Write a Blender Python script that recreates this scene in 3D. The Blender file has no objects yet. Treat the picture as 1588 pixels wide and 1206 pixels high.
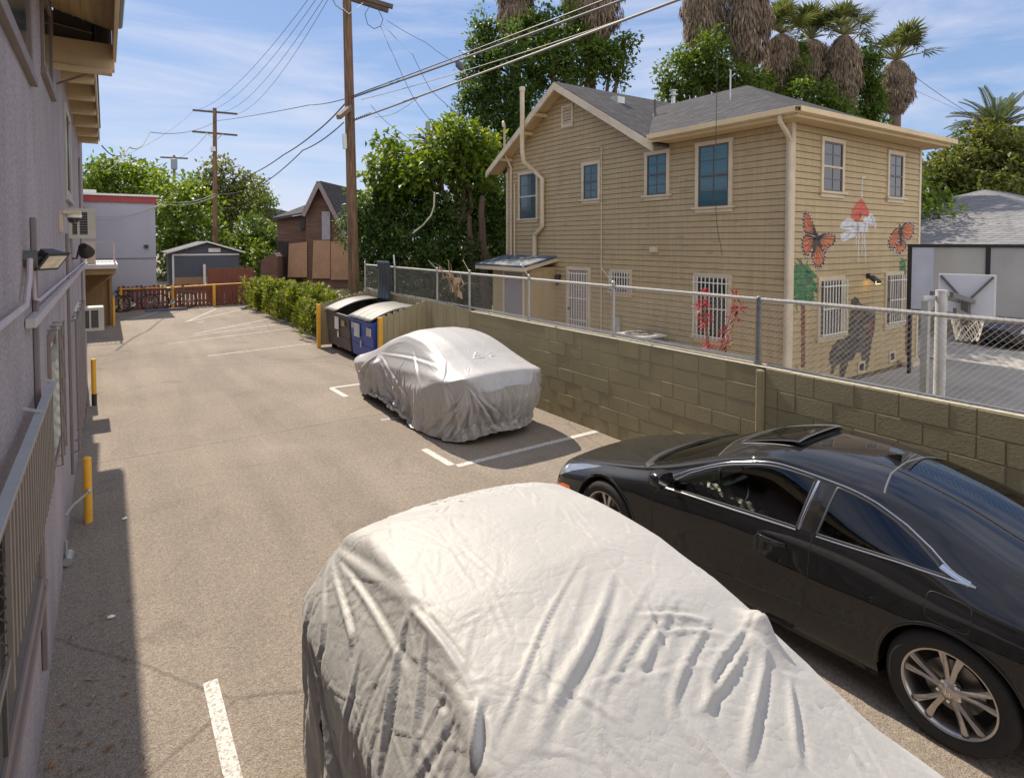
import bpy, bmesh, math, random
import numpy as np
from mathutils import Vector, Matrix
from mathutils.geometry import delaunay_2d_cdt
# ------------------------------------------------------------------ camera, sky, sun, exposure
scene = bpy.context.scene
col = scene.collection
R = math.radians
CAM_H = 2.81
cam_d = bpy.data.cameras.new('camera'); cam = bpy.data.objects.new('camera', cam_d); col.objects.link(cam)
cam_d.sensor_width = 36.0
cam_d.lens = 940.0 / 1588.0 * 36.0
cam_d.shift_y = -(603.0 - 407.8) / 1588.0
cam_d.clip_start = 0.05; cam_d.clip_end = 2000
cam.location = (0, 0, CAM_H)
cam.rotation_euler = (R(88.0), 0, R(-33.8))
scene.camera = cam
scene.render.resolution_x = 1024; scene.render.resolution_y = 777
scene.render.engine = 'CYCLES'
SUN = Vector((-0.035, 0.95, 1.0)).normalized()
world = bpy.data.worlds.new('World'); scene.world = world; world.use_nodes = True
nt = world.node_tree; nt.nodes.clear()
def N(t, nodes, **kw):
    n = nodes.new(t)
    for k, v in kw.items():
        if k in n.inputs: n.inputs[k].default_value = v
        else: setattr(n, k, v)
    return n
wn = nt.nodes; wl = nt.links.new
sky = wn.new('ShaderNodeTexSky'); sky.sky_type = 'NISHITA'; sky.sun_disc = False
sky.sun_elevation = math.asin(SUN.z); sky.sun_rotation = math.atan2(SUN.x, SUN.y)
sky.air_density = 1.0; sky.dust_density = 0.6; sky.ozone_density = 1.6; sky.altitude = 100
tc = wn.new('ShaderNodeTexCoord'); mp = wn.new('ShaderNodeMapping'); mp.inputs['Scale'].default_value = (1.0, 1.6, 7.5)
mp.inputs['Rotation'].default_value = (0.0, R(9), R(30))
wl(tc.outputs['Generated'], mp.inputs['Vector'])
n1 = N('ShaderNodeTexNoise', wn, Scale=1.7, Detail=9.0, Roughness=0.58, Distortion=0.5)
wl(mp.outputs[0], n1.inputs['Vector'])
cr = wn.new('ShaderNodeValToRGB'); cr.color_ramp.elements[0].position = 0.38; cr.color_ramp.elements[1].position = 0.66
cr.color_ramp.elements[0].color = (0.0, 0.0, 0.0, 1); cr.color_ramp.elements[1].color = (0.8, 0.8, 0.8, 1)
wl(n1.outputs['Fac'], cr.inputs['Fac'])
mx = wn.new('ShaderNodeMix'); mx.data_type = 'RGBA'
sp0 = wn.new('ShaderNodeSeparateXYZ'); wl(tc.outputs['Generated'], sp0.inputs[0])
gr = wn.new('ShaderNodeValToRGB'); gr.color_ramp.elements[0].position = 0.0; gr.color_ramp.elements[0].color = (1.50, 2.15, 3.25, 1); gr.color_ramp.elements[1].position = .55; gr.color_ramp.elements[1].color = (.62, 1.18, 2.6, 1)
wl(sp0.outputs['Z'], gr.inputs['Fac'])
ms = wn.new('ShaderNodeMix'); ms.data_type = 'RGBA'; ms.inputs['Factor'].default_value = .86
wl(sky.outputs[0], ms.inputs['A']); wl(gr.outputs[0], ms.inputs['B'])
wl(cr.outputs['Color'], mx.inputs['Factor']); wl(ms.outputs['Result'], mx.inputs['A'])
mx.inputs['B'].default_value = (3.3, 3.45, 4.1, 1)
# bright unseen cloud bank added behind the camera to fill surfaces facing it
mr0 = wn.new('ShaderNodeMapRange'); mr0.inputs['From Min'].default_value = .05; mr0.inputs['From Max'].default_value = -.55; mr0.inputs['To Min'].default_value = 0.0; mr0.inputs['To Max'].default_value = .8; wl(sp0.outputs['Y'], mr0.inputs['Value'])
mb0 = wn.new('ShaderNodeMix'); mb0.data_type = 'RGBA'; mb0.inputs['B'].default_value = (6.4, 6.2, 6.2, 1); wl(mr0.outputs[0], mb0.inputs['Factor']); wl(mx.outputs['Result'], mb0.inputs['A'])
bg = N('ShaderNodeBackground', wn, Strength=0.12)
wo = wn.new('ShaderNodeOutputWorld')
wl(mb0.outputs['Result'], bg.inputs['Color']); wl(bg.outputs[0], wo.inputs['Surface'])
sd = bpy.data.lights.new('sun', 'SUN'); sd.energy = 3.2; sd.angle = R(0.55); sd.color = (1.0, 0.90, 0.76)
so = bpy.data.objects.new('sun', sd); col.objects.link(so)
so.rotation_euler = SUN.to_track_quat('Z', 'Y').to_euler(); so.location = (0, 0, 30)
scene.view_settings.view_transform = 'Standard'; scene.view_settings.look = 'None'
scene.view_settings.exposure = 0.95; scene.view_settings.gamma = 1.0
# ------------------------------------------------------------------ helpers
def at(px, py, Z):
    """a pixel of the photograph at depth Z (metres) -> world point"""
    T = R(2.0); a = (px - 794.) / 940.; b = -(py - 407.8) / 940.; yw = R(33.8)
    fw = Vector((math.sin(yw) * math.cos(T), math.cos(yw) * math.cos(T), -math.sin(T)))
    rt = Vector((math.cos(yw), -math.sin(yw), 0)); up = Vector((math.sin(yw) * math.sin(T), math.cos(yw) * math.sin(T), math.cos(T)))
    return Vector((0, 0, CAM_H)) + (fw + a * rt + b * up) * Z
def tag(o, label=None, cat=None, group=None, kind=None):
    if label: o['label'] = label
    if cat: o['category'] = cat
    if group: o['group'] = group
    if kind: o['kind'] = kind
    return o
def thing(name, label, cat, loc=(0, 0, 0), rotz=0, group=None):
    o = bpy.data.objects.new(name, None); col.objects.link(o); o.empty_display_size = 0.2
    o.location = loc; o.rotation_euler = (0, 0, rotz)
    return tag(o, label, cat, group)
def copy_tree(o, parent=None):
    c = o.copy(); col.objects.link(c); c.parent = parent
    for ch in list(o.children): copy_tree(ch, c)
    return c
class MB:
    """collects shapes, links them as ONE mesh object"""
    def __init__(s, tf=None): s.v = []; s.f = []; s.m = []; s.tf = tf
    def add(s, vs, fs, mi=0):
        o = len(s.v)
        s.v += [tuple(s.tf(*p)) if s.tf else tuple(p) for p in vs]
        s.f += [tuple(i + o for i in f) for f in fs]; s.m += [mi] * len(fs); return s
    def box(s, x0, x1, y0, y1, z0, z1, mi=0):
        if x0 > x1: x0, x1 = x1, x0
        if y0 > y1: y0, y1 = y1, y0
        if z0 > z1: z0, z1 = z1, z0
        return s.add([(x0,y0,z0),(x1,y0,z0),(x1,y1,z0),(x0,y1,z0),(x0,y0,z1),(x1,y0,z1),(x1,y1,z1),(x0,y1,z1)],
            [(0,3,2,1),(4,5,6,7),(0,1,5,4),(1,2,6,5),(2,3,7,6),(3,0,4,7)], mi)
    def bar(s, p, q, w, h=None, mi=0, up=(0, 0, 1)):
        p = Vector(p); q = Vector(q); h = h or w; d = (q - p)
        if d.length < 1e-6: return s
        d.normalize(); u = Vector(up)
        if abs(d.dot(u)) > .98: u = Vector((1, 0, 0))
        a = d.cross(u).normalized() * w / 2; b = d.cross(a).normalized() * h / 2
        vs = [p-a-b, p+a-b, p+a+b, p-a+b, q-a-b, q+a-b, q+a+b, q-a+b]
        return s.add(vs, [(3,2,1,0),(4,5,6,7),(0,1,5,4),(1,2,6,5),(2,3,7,6),(3,0,4,7)], mi)
    def tube(s, pts, r, n=8, mi=0, cap=True):
        pts = [Vector(p) for p in pts]; m = len(pts)
        rs = r if hasattr(r, '__len__') else [r] * m
        vs = []; d0 = None; a = None
        for i, p in enumerate(pts):
            d = (pts[min(i+1, m-1)] - pts[max(i-1, 0)]).normalized()
            if a is None:
                u = Vector((0,0,1)) if abs(d.z) < .9 else Vector((1,0,0)); a = d.cross(u).normalized()
            else: a = (a - d * a.dot(d)).normalized()
            b = d.cross(a)
            for k in range(n):
                t = 2 * math.pi * k / n; vs.append(p + (a * math.cos(t) + b * math.sin(t)) * rs[i])
        fs = [(i*n+k, i*n+(k+1)%n, (i+1)*n+(k+1)%n, (i+1)*n+k) for i in range(m-1) for k in range(n)]
        if cap: fs += [tuple(range(n-1, -1, -1)), tuple((m-1)*n+k for k in range(n))]
        return s.add(vs, fs, mi)
    def cyl(s, p, q, r, n=12, mi=0, r2=None): return s.tube([p, q], [r, r if r2 is None else r2], n, mi)
    def lathe(s, prof, c=(0,0,0), n=20, axis='z', mi=0):
        vs = []
        for (r, z) in prof:
            for k in range(n):
                t = 2*math.pi*k/n; a, b = r*math.cos(t), r*math.sin(t)
                p = {'z': (a, b, z), 'x': (z, a, b), 'y': (a, z, b)}[axis]
                vs.append((p[0]+c[0], p[1]+c[1], p[2]+c[2]))
        m = len(prof)
        fs = [(i*n+k, i*n+(k+1)%n, (i+1)*n+(k+1)%n, (i+1)*n+k) for i in range(m-1) for k in range(n)]
        return s.add(vs, fs, mi)
    def quad(s, a, b, c, d, mi=0): return s.add([a, b, c, d], [(0,1,2,3)], mi)
    def slab(s, poly, t, mi=0):
        """polygon (3D points) thickened downwards along -normal by t"""
        ps = [Vector(p) for p in poly]; n = Vector((0,0,0))
        for i in range(len(ps)): n += ps[i].cross(ps[(i+1) % len(ps)])
        n.normalize(); k = len(ps)
        vs = ps + [p - n*t for p in ps]
        fs = [tuple(range(k)), tuple(range(2*k-1, k-1, -1))] + [(i, i+k, (i+1)%k+k, (i+1)%k) for i in range(k)]
        return s.add(vs, fs, mi)
    def sphere(s, c, r, n=10, mi=0, sc=(1,1,1)):
        vs = []; m = n
        for i in range(m+1):
            ph = math.pi*i/m
            for k in range(n*2):
                t = math.pi*k/n; vs.append((c[0]+r*sc[0]*math.sin(ph)*math.cos(t), c[1]+r*sc[1]*math.sin(ph)*math.sin(t), c[2]+r*sc[2]*math.cos(ph)))
        q = n*2
        return s.add(vs, [(i*q+k, (i+1)*q+k, (i+1)*q+(k+1)%q, i*q+(k+1)%q) for i in range(m) for k in range(q)], mi)
    def build(s, name, mats, parent=None, world=True, smooth=False, sharp=35, bevel=0):
        me = bpy.data.meshes.new(name)
        vs = np.array(s.v, dtype=float).reshape(-1, 3)
        if parent is not None and world:
            M = parent_mat(parent).inverted(); A = np.array(M)
            vs = vs @ A[:3,:3].T + A[:3,3]
        me.from_pydata(vs.tolist(), [], s.f)
        if not isinstance(mats, (list, tuple)): mats = [mats]
        for m in mats: me.materials.append(m)
        if len(mats) > 1: me.polygons.foreach_set('material_index', s.m)
        me.validate(); me.update()
        o = bpy.data.objects.new(name, me); col.objects.link(o)
        if parent is not None: o.parent = parent
        if smooth:
            me.polygons.foreach_set('use_smooth', [True]*len(me.polygons)); me.set_sharp_from_angle(angle=R(sharp))
        if bevel:
            b = o.modifiers.new('bevel', 'BEVEL'); b.width = bevel; b.segments = 2; b.limit_method = 'ANGLE'; b.angle_limit = R(40)
        return o
def parent_mat(p):
    M = Matrix.LocRotScale(p.location, p.rotation_euler, p.scale)
    return parent_mat(p.parent) @ M if p.parent else M
def npmesh(name, V, F, mat, parent=None, smooth=False, world=True):
    """V (n,3) numpy, F (m,k) numpy, all faces k-gons"""
    V = np.asarray(V, dtype=np.float32); F = np.asarray(F, dtype=np.int32)
    if parent is not None and world:
        A = np.array(parent_mat(parent).inverted()); V = V @ A[:3,:3].T + A[:3,3]
    me = bpy.data.meshes.new(name); k = F.shape[1]
    me.vertices.add(len(V)); me.vertices.foreach_set('co', V.astype(np.float32).ravel())
    me.loops.add(F.size); me.loops.foreach_set('vertex_index', F.ravel())
    me.polygons.add(len(F)); me.polygons.foreach_set('loop_start', np.arange(0, F.size, k, dtype=np.int32))
    me.polygons.foreach_set('loop_total', np.full(len(F), k, dtype=np.int32))
    if smooth: me.polygons.foreach_set('use_smooth', np.ones(len(F), dtype=bool))
    me.update(calc_edges=True)
    for m in (mat if isinstance(mat, (list, tuple)) else [mat]): me.materials.append(m)
    o = bpy.data.objects.new(name, me); col.objects.link(o)
    if parent is not None: o.parent = parent
    return o
def struct(o): o['kind'] = 'structure'; return o
# ------------------------------------------------------------------ materials
def mat(name, c, rough=0.75, var=0.12, scale=3.0, bump=0.0, bscale=60.0, metal=0.0, coat=0.0, spec=0.5, stain=None, stain_amt=0.0, stretch=(1,1,1), detail=6.0, trans=0.0, emit=None, es=0.0):
    m = bpy.data.materials.new(name); m.use_nodes = True; t = m.node_tree; n = t.nodes; L = t.links.new
    b = n['Principled BSDF']; b.inputs['Roughness'].default_value = rough; b.inputs['Metallic'].default_value = metal
    b.inputs['Coat Weight'].default_value = coat; b.inputs['Specular IOR Level'].default_value = spec
    b.inputs['Base Color'].default_value = (*c, 1)
    tcn = n.new('ShaderNodeTexCoord'); mpn = n.new('ShaderNodeMapping'); mpn.inputs['Scale'].default_value = stretch
    L(tcn.outputs['Object'], mpn.inputs['Vector'])
    src = None
    if var > 0:
        no = N('ShaderNodeTexNoise', n, Scale=scale, Detail=detail, Roughness=0.6); L(mpn.outputs[0], no.inputs['Vector'])
        mr = N('ShaderNodeMapRange', n); mr.inputs['From Min'].default_value = .25; mr.inputs['From Max'].default_value = .75
        mr.inputs['To Min'].default_value = 1 - var; mr.inputs['To Max'].default_value = 1 + var; L(no.outputs['Fac'], mr.inputs['Value'])
        hs = N('ShaderNodeHueSaturation', n); hs.inputs['Color'].default_value = (*c, 1); L(mr.outputs[0], hs.inputs['Value'])
        src = hs.outputs[0]
    if stain is not None:
        n2 = N('ShaderNodeTexNoise', n, Scale=scale*.35, Detail=8.0, Roughness=0.65, Distortion=.6); L(mpn.outputs[0], n2.inputs['Vector'])
        rp = n.new('ShaderNodeValToRGB'); rp.color_ramp.elements[0].position = .48; rp.color_ramp.elements[1].position = .68
        L(n2.outputs['Fac'], rp.inputs['Fac'])
        ml = N('ShaderNodeMath', n, operation='MULTIPLY'); ml.inputs[1].default_value = stain_amt; L(rp.outputs[0], ml.inputs[0])
        mi = n.new('ShaderNodeMix'); mi.data_type = 'RGBA'; mi.inputs['B'].default_value = (*stain, 1)
        if src: L(src, mi.inputs['A'])
        else: mi.inputs['A'].default_value = (*c, 1)
        L(ml.outputs[0], mi.inputs['Factor']); src = mi.outputs['Result']
    if src: L(src, b.inputs['Base Color'])
    if bump > 0:
        n3 = N('ShaderNodeTexNoise', n, Scale=bscale, Detail=5.0, Roughness=0.6); L(mpn.outputs[0], n3.inputs['Vector'])
        bp = N('ShaderNodeBump', n, Strength=bump, Distance=0.01); L(n3.outputs['Fac'], bp.inputs['Height']); L(bp.outputs[0], b.inputs['Normal'])
    if trans: b.inputs['Transmission Weight'].default_value = trans
    if emit: b.inputs['Emission Color'].default_value = (*emit, 1); b.inputs['Emission Strength'].default_value = es
    return m
def leaf_mat(name, c1, c2, c3=None, tr=0.35, rough=0.5):
    """leaf colours vary from leaf to leaf and clump to clump; light passes through the leaves"""
    m = bpy.data.materials.new(name); m.use_nodes = True; t = m.node_tree; n = t.nodes; L = t.links.new
    b = n['Principled BSDF']; out = n['Material Output']
    g = n.new('ShaderNodeNewGeometry'); tcn = n.new('ShaderNodeTexCoord')
    no = N('ShaderNodeTexNoise', n, Scale=0.9, Detail=3.0); L(tcn.outputs['Object'], no.inputs['Vector'])
    ad = N('ShaderNodeMath', n, operation='ADD'); L(g.outputs['Random Per Island'], ad.inputs[0]); L(no.outputs['Fac'], ad.inputs[1])
    mr = N('ShaderNodeMapRange', n); mr.inputs['From Min'].default_value = .3; mr.inputs['From Max'].default_value = 1.7; L(ad.outputs[0], mr.inputs['Value'])
    r = n.new('ShaderNodeValToRGB'); r.color_ramp.elements[0].color = (*c1, 1); r.color_ramp.elements[1].color = (*c2, 1)
    r.color_ramp.elements[0].position = .15; r.color_ramp.elements[1].position = .8
    if c3: e = r.color_ramp.elements.new(.97); e.color = (*c3, 1)
    L(mr.outputs[0], r.inputs['Fac']); L(r.outputs[0], b.inputs['Base Color']); b.inputs['Roughness'].default_value = rough
    b.inputs['Specular IOR Level'].default_value = .35
    tr_ = n.new('ShaderNodeBsdfTranslucent'); gm = N('ShaderNodeHueSaturation', n, Value=1.9, Saturation=1.1); gm.inputs['Hue'].default_value = .485
    L(r.outputs[0], gm.inputs['Color']); L(gm.outputs[0], tr_.inputs['Color'])
    ms = n.new('ShaderNodeMixShader'); ms.inputs[0].default_value = tr
    L(b.outputs[0], ms.inputs[1]); L(tr_.outputs[0], ms.inputs[2]); L(ms.outputs[0], out.inputs['Surface'])
    return m
def node_mat(name):
    m = bpy.data.materials.new(name); m.use_nodes = True
    return m, m.node_tree.nodes, m.node_tree.links.new, m.node_tree.nodes['Principled BSDF']
def asphalt_mat():
    m, n, L, b = node_mat('asphalt'); b.inputs['Roughness'].default_value = .9; b.inputs['Specular IOR Level'].default_value = .25
    tcn = n.new('ShaderNodeTexCoord'); P = tcn.outputs['Object']
    def noise(sc, det=5., ro=.6, dis=0.):
        q = N('ShaderNodeTexNoise', n, Scale=sc, Detail=det, Roughness=ro, Distortion=dis); L(P, q.inputs['Vector']); return q.outputs['Fac']
    def ramp(f, p0, c0, p1, c1):
        r = n.new('ShaderNodeValToRGB'); e = r.color_ramp.elements; e[0].position = p0; e[0].color = (*c0, 1); e[1].position = p1; e[1].color = (*c1, 1); L(f, r.inputs['Fac']); return r.outputs[0]
    def mix(a, bb, f, mode='MIX'):
        x = n.new('ShaderNodeMix'); x.data_type = 'RGBA'; x.blend_type = mode
        if isinstance(f, float): x.inputs['Factor'].default_value = f
        else: L(f, x.inputs['Factor'])
        L(a, x.inputs['A']); L(bb, x.inputs['B']); return x.outputs['Result']
    base = ramp(noise(.32, 8, .6, .5), .3, (.235, .20, .162), .7, (.335, .290, .236))
    streak = N('ShaderNodeMapping', n); streak.inputs['Scale'].default_value = (1.6, .16, 1); L(P, streak.inputs['Vector'])
    q = N('ShaderNodeTexNoise', n, Scale=1.3, Detail=7.0, Roughness=.6, Distortion=.4); L(streak.outputs[0], q.inputs['Vector'])
    base = mix(base, ramp(q.outputs['Fac'], .38, (.88, .875, .87), .62, (1.05, 1.04, 1.03)), .8, 'MULTIPLY')
    # aggregate: light and dark stones
    vo = N('ShaderNodeTexVoronoi', n, Scale=135.0); L(P, vo.inputs['Vector'])
    base = mix(base, ramp(vo.outputs['Color'], .2, (.6, .6, .61), .85, (1.35, 1.32, 1.27)), .7, 'MULTIPLY')
    base = mix(base, ramp(noise(26, 6, .75), .3, (.72, .72, .72), .7, (1.25, 1.22, 1.2)), .8, 'MULTIPLY')
    # dark oil / tar stains
    st = ramp(noise(.85, 9, .6, 1.2), .58, (1, 1, 1), .70, (.74, .73, .73))
    base = mix(base, st, .8, 'MULTIPLY')
    # cracks
    wv = N('ShaderNodeTexNoise', n, Scale=1.2, Detail=5.0); L(P, wv.inputs['Vector'])
    vm = n.new('ShaderNodeMix'); vm.data_type = 'RGBA'; vm.inputs['Factor'].default_value = .12; L(P, vm.inputs['A']); L(wv.outputs['Color'], vm.inputs['B'])
    vc = N('ShaderNodeTexVoronoi', n, Scale=.21, feature='DISTANCE_TO_EDGE'); L(vm.outputs['Result'], vc.inputs['Vector'])
    crk = ramp(vc.outputs['Distance'], .0, (.45, .44, .43), .0035, (1, 1, 1))
    base = mix(base, crk, .6, 'MULTIPLY')
    L(base, b.inputs['Base Color'])
    bp = N('ShaderNodeBump', n, Strength=.7, Distance=.006); L(vo.outputs['Distance'], bp.inputs['Height'])
    bp2 = N('ShaderNodeBump', n, Strength=.5, Distance=.02); L(noise(9, 6, .7), bp2.inputs['Height']); L(bp.outputs[0], bp2.inputs['Normal'])
    L(bp2.outputs[0], b.inputs['Normal'])
    return m
def paint_line_mat():
    m, n, L, b = node_mat('worn_line_paint'); b.inputs['Roughness'].default_value = .75
    tcn = n.new('ShaderNodeTexCoord')
    q = N('ShaderNodeTexNoise', n, Scale=42.0, Detail=6.0, Roughness=.75); L(tcn.outputs['Object'], q.inputs['Vector'])
    r = n.new('ShaderNodeValToRGB'); e = r.color_ramp.elements; e[0].position = .40; e[0].color = (.30, .26, .21, 1); e[1].position = .52; e[1].color = (.62, .60, .55, 1)
    L(q.outputs['Fac'], r.inputs['Fac']); L(r.outputs[0], b.inputs['Base Color'])
    return m
def shingle_mat(name, c1, c2):
    m, n, L, b = node_mat(name); b.inputs['Roughness'].default_value = .92; b.inputs['Specular IOR Level'].default_value = .15
    tcn = n.new('ShaderNodeTexCoord'); sp = n.new('ShaderNodeSeparateXYZ'); L(tcn.outputs['Object'], sp.inputs[0])
    cmb = n.new('ShaderNodeCombineXYZ'); ad = N('ShaderNodeMath', n, operation='ADD'); L(sp.outputs['X'], ad.inputs[0]); L(sp.outputs['Y'], ad.inputs[1])
    L(ad.outputs[0], cmb.inputs['X']); zz = N('ShaderNodeMath', n, operation='MULTIPLY'); zz.inputs[1].default_value = 2.2; L(sp.outputs['Z'], zz.inputs[0]); L(zz.outputs[0], cmb.inputs['Y'])
    br = n.new('ShaderNodeTexBrick'); br.inputs['Scale'].default_value = 1.0; br.inputs['Brick Width'].default_value = .30; br.inputs['Row Height'].default_value = .14
    br.inputs['Mortar Size'].default_value = .007; br.inputs['Color1'].default_value = (*c1, 1); br.inputs['Color2'].default_value = (*c2, 1); br.inputs['Mortar'].default_value = (.03, .03, .03, 1)
    br.inputs['Bias'].default_value = 0; L(cmb.outputs[0], br.inputs['Vector'])
    q = N('ShaderNodeTexNoise', n, Scale=9.0, Detail=8.0, Roughness=.7); L(tcn.outputs['Object'], q.inputs['Vector'])
    mx = n.new('ShaderNodeMix'); mx.data_type = 'RGBA'; mx.blend_type = 'MULTIPLY'; mx.inputs['Factor'].default_value = .8
    r = n.new('ShaderNodeValToRGB'); r.color_ramp.elements[0].position = .3; r.color_ramp.elements[0].color = (.6, .6, .6, 1); r.color_ramp.elements[1].position = .75; r.color_ramp.elements[1].color = (1.3, 1.27, 1.22, 1)
    L(q.outputs['Fac'], r.inputs['Fac']); L(br.outputs['Color'], mx.inputs['A']); L(r.outputs[0], mx.inputs['B']); L(mx.outputs['Result'], b.inputs['Base Color'])
    bp = N('ShaderNodeBump', n, Strength=.9, Distance=.02); L(br.outputs['Fac'], bp.inputs['Height']); bp.invert = True; L(bp.outputs[0], b.inputs['Normal'])
    return m
def siding_mat():
    m, n, L, b = node_mat('tan_siding_paint'); b.inputs['Roughness'].default_value = .62
    tcn = n.new('ShaderNodeTexCoord')
    def nz(sc, st, det=7., ro=.62):
        mp_ = N('ShaderNodeMapping', n); mp_.inputs['Scale'].default_value = st; L(tcn.outputs['Object'], mp_.inputs['Vector'])
        q = N('ShaderNodeTexNoise', n, Scale=sc, Detail=det, Roughness=ro); L(mp_.outputs[0], q.inputs['Vector']); return q.outputs['Fac']
    def rp(f, a, ca, b_, cb):
        r = n.new('ShaderNodeValToRGB'); e = r.color_ramp.elements; e[0].position = a; e[0].color = (*ca, 1); e[1].position = b_; e[1].color = (*cb, 1); L(f, r.inputs['Fac']); return r.outputs[0]
    def mul(a, c, f):
        x = n.new('ShaderNodeMix'); x.data_type = 'RGBA'; x.blend_type = 'MULTIPLY'; x.inputs['Factor'].default_value = f; L(a, x.inputs['A']); L(c, x.inputs['B']); return x.outputs['Result']
    base = rp(nz(.5, (1, 1, 1)), .3, (.41, .31, .165), .7, (.48, .37, .20))
    base = mul(base, rp(nz(2.2, (1.2, 1.2, 8.0)), .56, (1, 1, 1), .70, (.66, .62, .56)), .75)   # grey worn patches that follow the boards
    base = mul(base, rp(nz(3, (6, 6, .25)), .35, (.86, .84, .82), .65, (1.08, 1.07, 1.05)), .7)  # rain streaks
    base = mul(base, rp(nz(40, (1, 1, 5)), .3, (.88, .88, .88), .7, (1.06, 1.06, 1.06)), .6)
    L(base, b.inputs['Base Color'])
    bp = N('ShaderNodeBump', n, Strength=.25, Distance=.005); L(nz(60, (.5, .5, 6)), bp.inputs['Height']); L(bp.outputs[0], b.inputs['Normal'])
    return m
def stucco_mat():
    m, n, L, b = node_mat('mauve_stucco'); b.inputs['Roughness'].default_value = .9
    tcn = n.new('ShaderNodeTexCoord')
    def nz(sc, st, det=7., ro=.62):
        mp_ = N('ShaderNodeMapping', n); mp_.inputs['Scale'].default_value = st; L(tcn.outputs['Object'], mp_.inputs['Vector'])
        q = N('ShaderNodeTexNoise', n, Scale=sc, Detail=det, Roughness=ro); L(mp_.outputs[0], q.inputs['Vector']); return q.outputs['Fac']
    def rp(f, a, ca, b_, cb):
        r = n.new('ShaderNodeValToRGB'); e = r.color_ramp.elements; e[0].position = a; e[0].color = (*ca, 1); e[1].position = b_; e[1].color = (*cb, 1); L(f, r.inputs['Fac']); return r.outputs[0]
    def mul(a, c, f):
        x = n.new('ShaderNodeMix'); x.data_type = 'RGBA'; x.blend_type = 'MULTIPLY'; x.inputs['Factor'].default_value = f; L(a, x.inputs['A']); L(c, x.inputs['B']); return x.outputs['Result']
    base = rp(nz(.8, (1, 1, .5)), .3, (.365, .32, .335), .7, (.475, .425, .44))
    base = mul(base, rp(nz(2.0, (1.4, 1.4, .55)), .30, (.74, .73, .74), .68, (1.08, 1.08, 1.08)), .85)
    base = mul(base, rp(nz(48, (1, 1, 1)), .38, (.62, .62, .62), .62, (1.2, 1.2, 1.2)), .8)
    L(base, b.inputs['Base Color'])
    bp = N('ShaderNodeBump', n, Strength=.9, Distance=.008); L(nz(110, (1, 1, 1), 4), bp.inputs['Height'])
    bp2 = N('ShaderNodeBump', n, Strength=.5, Distance=.02); L(nz(14, (1, 1, 1), 5), bp2.inputs['Height']); L(bp.outputs[0], bp2.inputs['Normal']); L(bp2.outputs[0], b.inputs['Normal'])
    return m
M = {}
M['asphalt'] = asphalt_mat(); M['line'] = paint_line_mat()
M['siding'] = siding_mat(); M['stucco'] = stucco_mat()
M['shingle'] = shingle_mat('grey_brown_shingle', (.07, .07, .078), (.105, .102, .105))
M['shingle_light'] = shingle_mat('light_grey_shingle', (.21, .21, .22), (.28, .28, .285))
M['trim'] = mat('cream_trim', (.60, .50, .36), .55, .10, 4, .15, 30, stain=(.35, .27, .17), stain_amt=.35)
M['fascia'] = mat('tan_fascia', (.62, .48, .28), .6, .10, 2, .15, 30, stain=(.4, .3, .18), stain_amt=.35)
M['sash'] = mat('dark_sash', (.09, .075, .065), .5, .1, 5)
M['glass_dark'] = mat('window_glass', (.02, .025, .03), .06, 0, spec=.9)
M['glass_blue'] = mat('teal_curtained_glass', (.022, .095, .12), .08, .5, 3, spec=.9, stretch=(.4, .4, 11))
M['white_metal'] = mat('white_painted_iron', (.72, .68, .60), .5, .1, 10)
M['white'] = mat('white_paint', (.78, .77, .73), .5, .08, 5)
M['galv'] = mat('galvanised_steel', (.50, .50, .48), .42, .15, 12, .1, 80, metal=.65)
M['galv_pale'] = mat('weathered_wire', (.42, .40, .37), .5, .12, 12, metal=.3)
M['concrete'] = mat('driveway_concrete', (.36, .34, .31), .9, .12, 1.5, .4, 50, stain=(.22, .2, .18), stain_amt=.5)
M['dirt'] = mat('dry_dirt', (.20, .155, .11), .95, .25, 2, .6, 20, stain=(.12, .1, .06), stain_amt=.5)
M['block'] = mat('olive_block_paint', (.255, .215, .115), .72, .12, 2.2, .7, 42, stain=(.31, .26, .15), stain_amt=.35)
M['mortar'] = mat('olive_mortar_paint', (.31, .27, .165), .8, .12, 2.2, .4, 60)
M['olive_board'] = mat('olive_board_paint', (.33, .28, .165), .7, .12, 3, .3, 40, stretch=(3, 3, .6), stain=(.2, .17, .1), stain_amt=.5)
M['yellow'] = mat('yellow_paint', (.80, .42, .035), .5, .12, 6, .1, 30, stain=(.5, .3, .1), stain_amt=.4)
M['pole'] = mat('creosote_pole_wood', (.18, .105, .06), .85, .6, 4, .8, 20, stretch=(6, 6, .4), stain=(.045, .03, .022), stain_amt=.9)
M['pole_grey'] = mat('grey_pole_wood', (.22, .16, .12), .9, .3, 3, .5, 20, stretch=(6, 6, .4))
M['arm'] = mat('dark_crossarm_wood', (.10, .075, .06), .85, .25, 3, .4, 20)
M['wire'] = mat('black_cable', (.05, .05, .052), .6, 0)
M['wire_pale'] = mat('grey_cable', (.33, .31, .28), .6, 0)
M['bark'] = mat('bark', (.14, .10, .07), .95, .3, 6, .8, 25, stretch=(2, 2, .5))
M['black_plastic'] = mat('black_plastic', (.025, .025, .027), .5, .1, 10, .1, 60)
M['rubber'] = mat('tyre_rubber', (.020, .019, .018), .85, .15, 20, .3, 80)
M['redwood'] = mat('red_brown_picket', (.20, .065, .04), .8, .2, 4, .2, 30, stretch=(3, 3, .6))
M['oldwood'] = mat('weathered_brown_siding', (.15, .085, .062), .88, .35, 2, .4, 30, stretch=(.5, .5, 7), stain=(.07, .045, .035), stain_amt=.7)
M['osb'] = mat('tan_board', (.40, .24, .14), .8, .15, 2, .15, 30, stain=(.28, .17, .10), stain_amt=.5)
M['rubble'] = mat('pale_plastic', (.85, .86, .85), .4, .1, 9)
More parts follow.
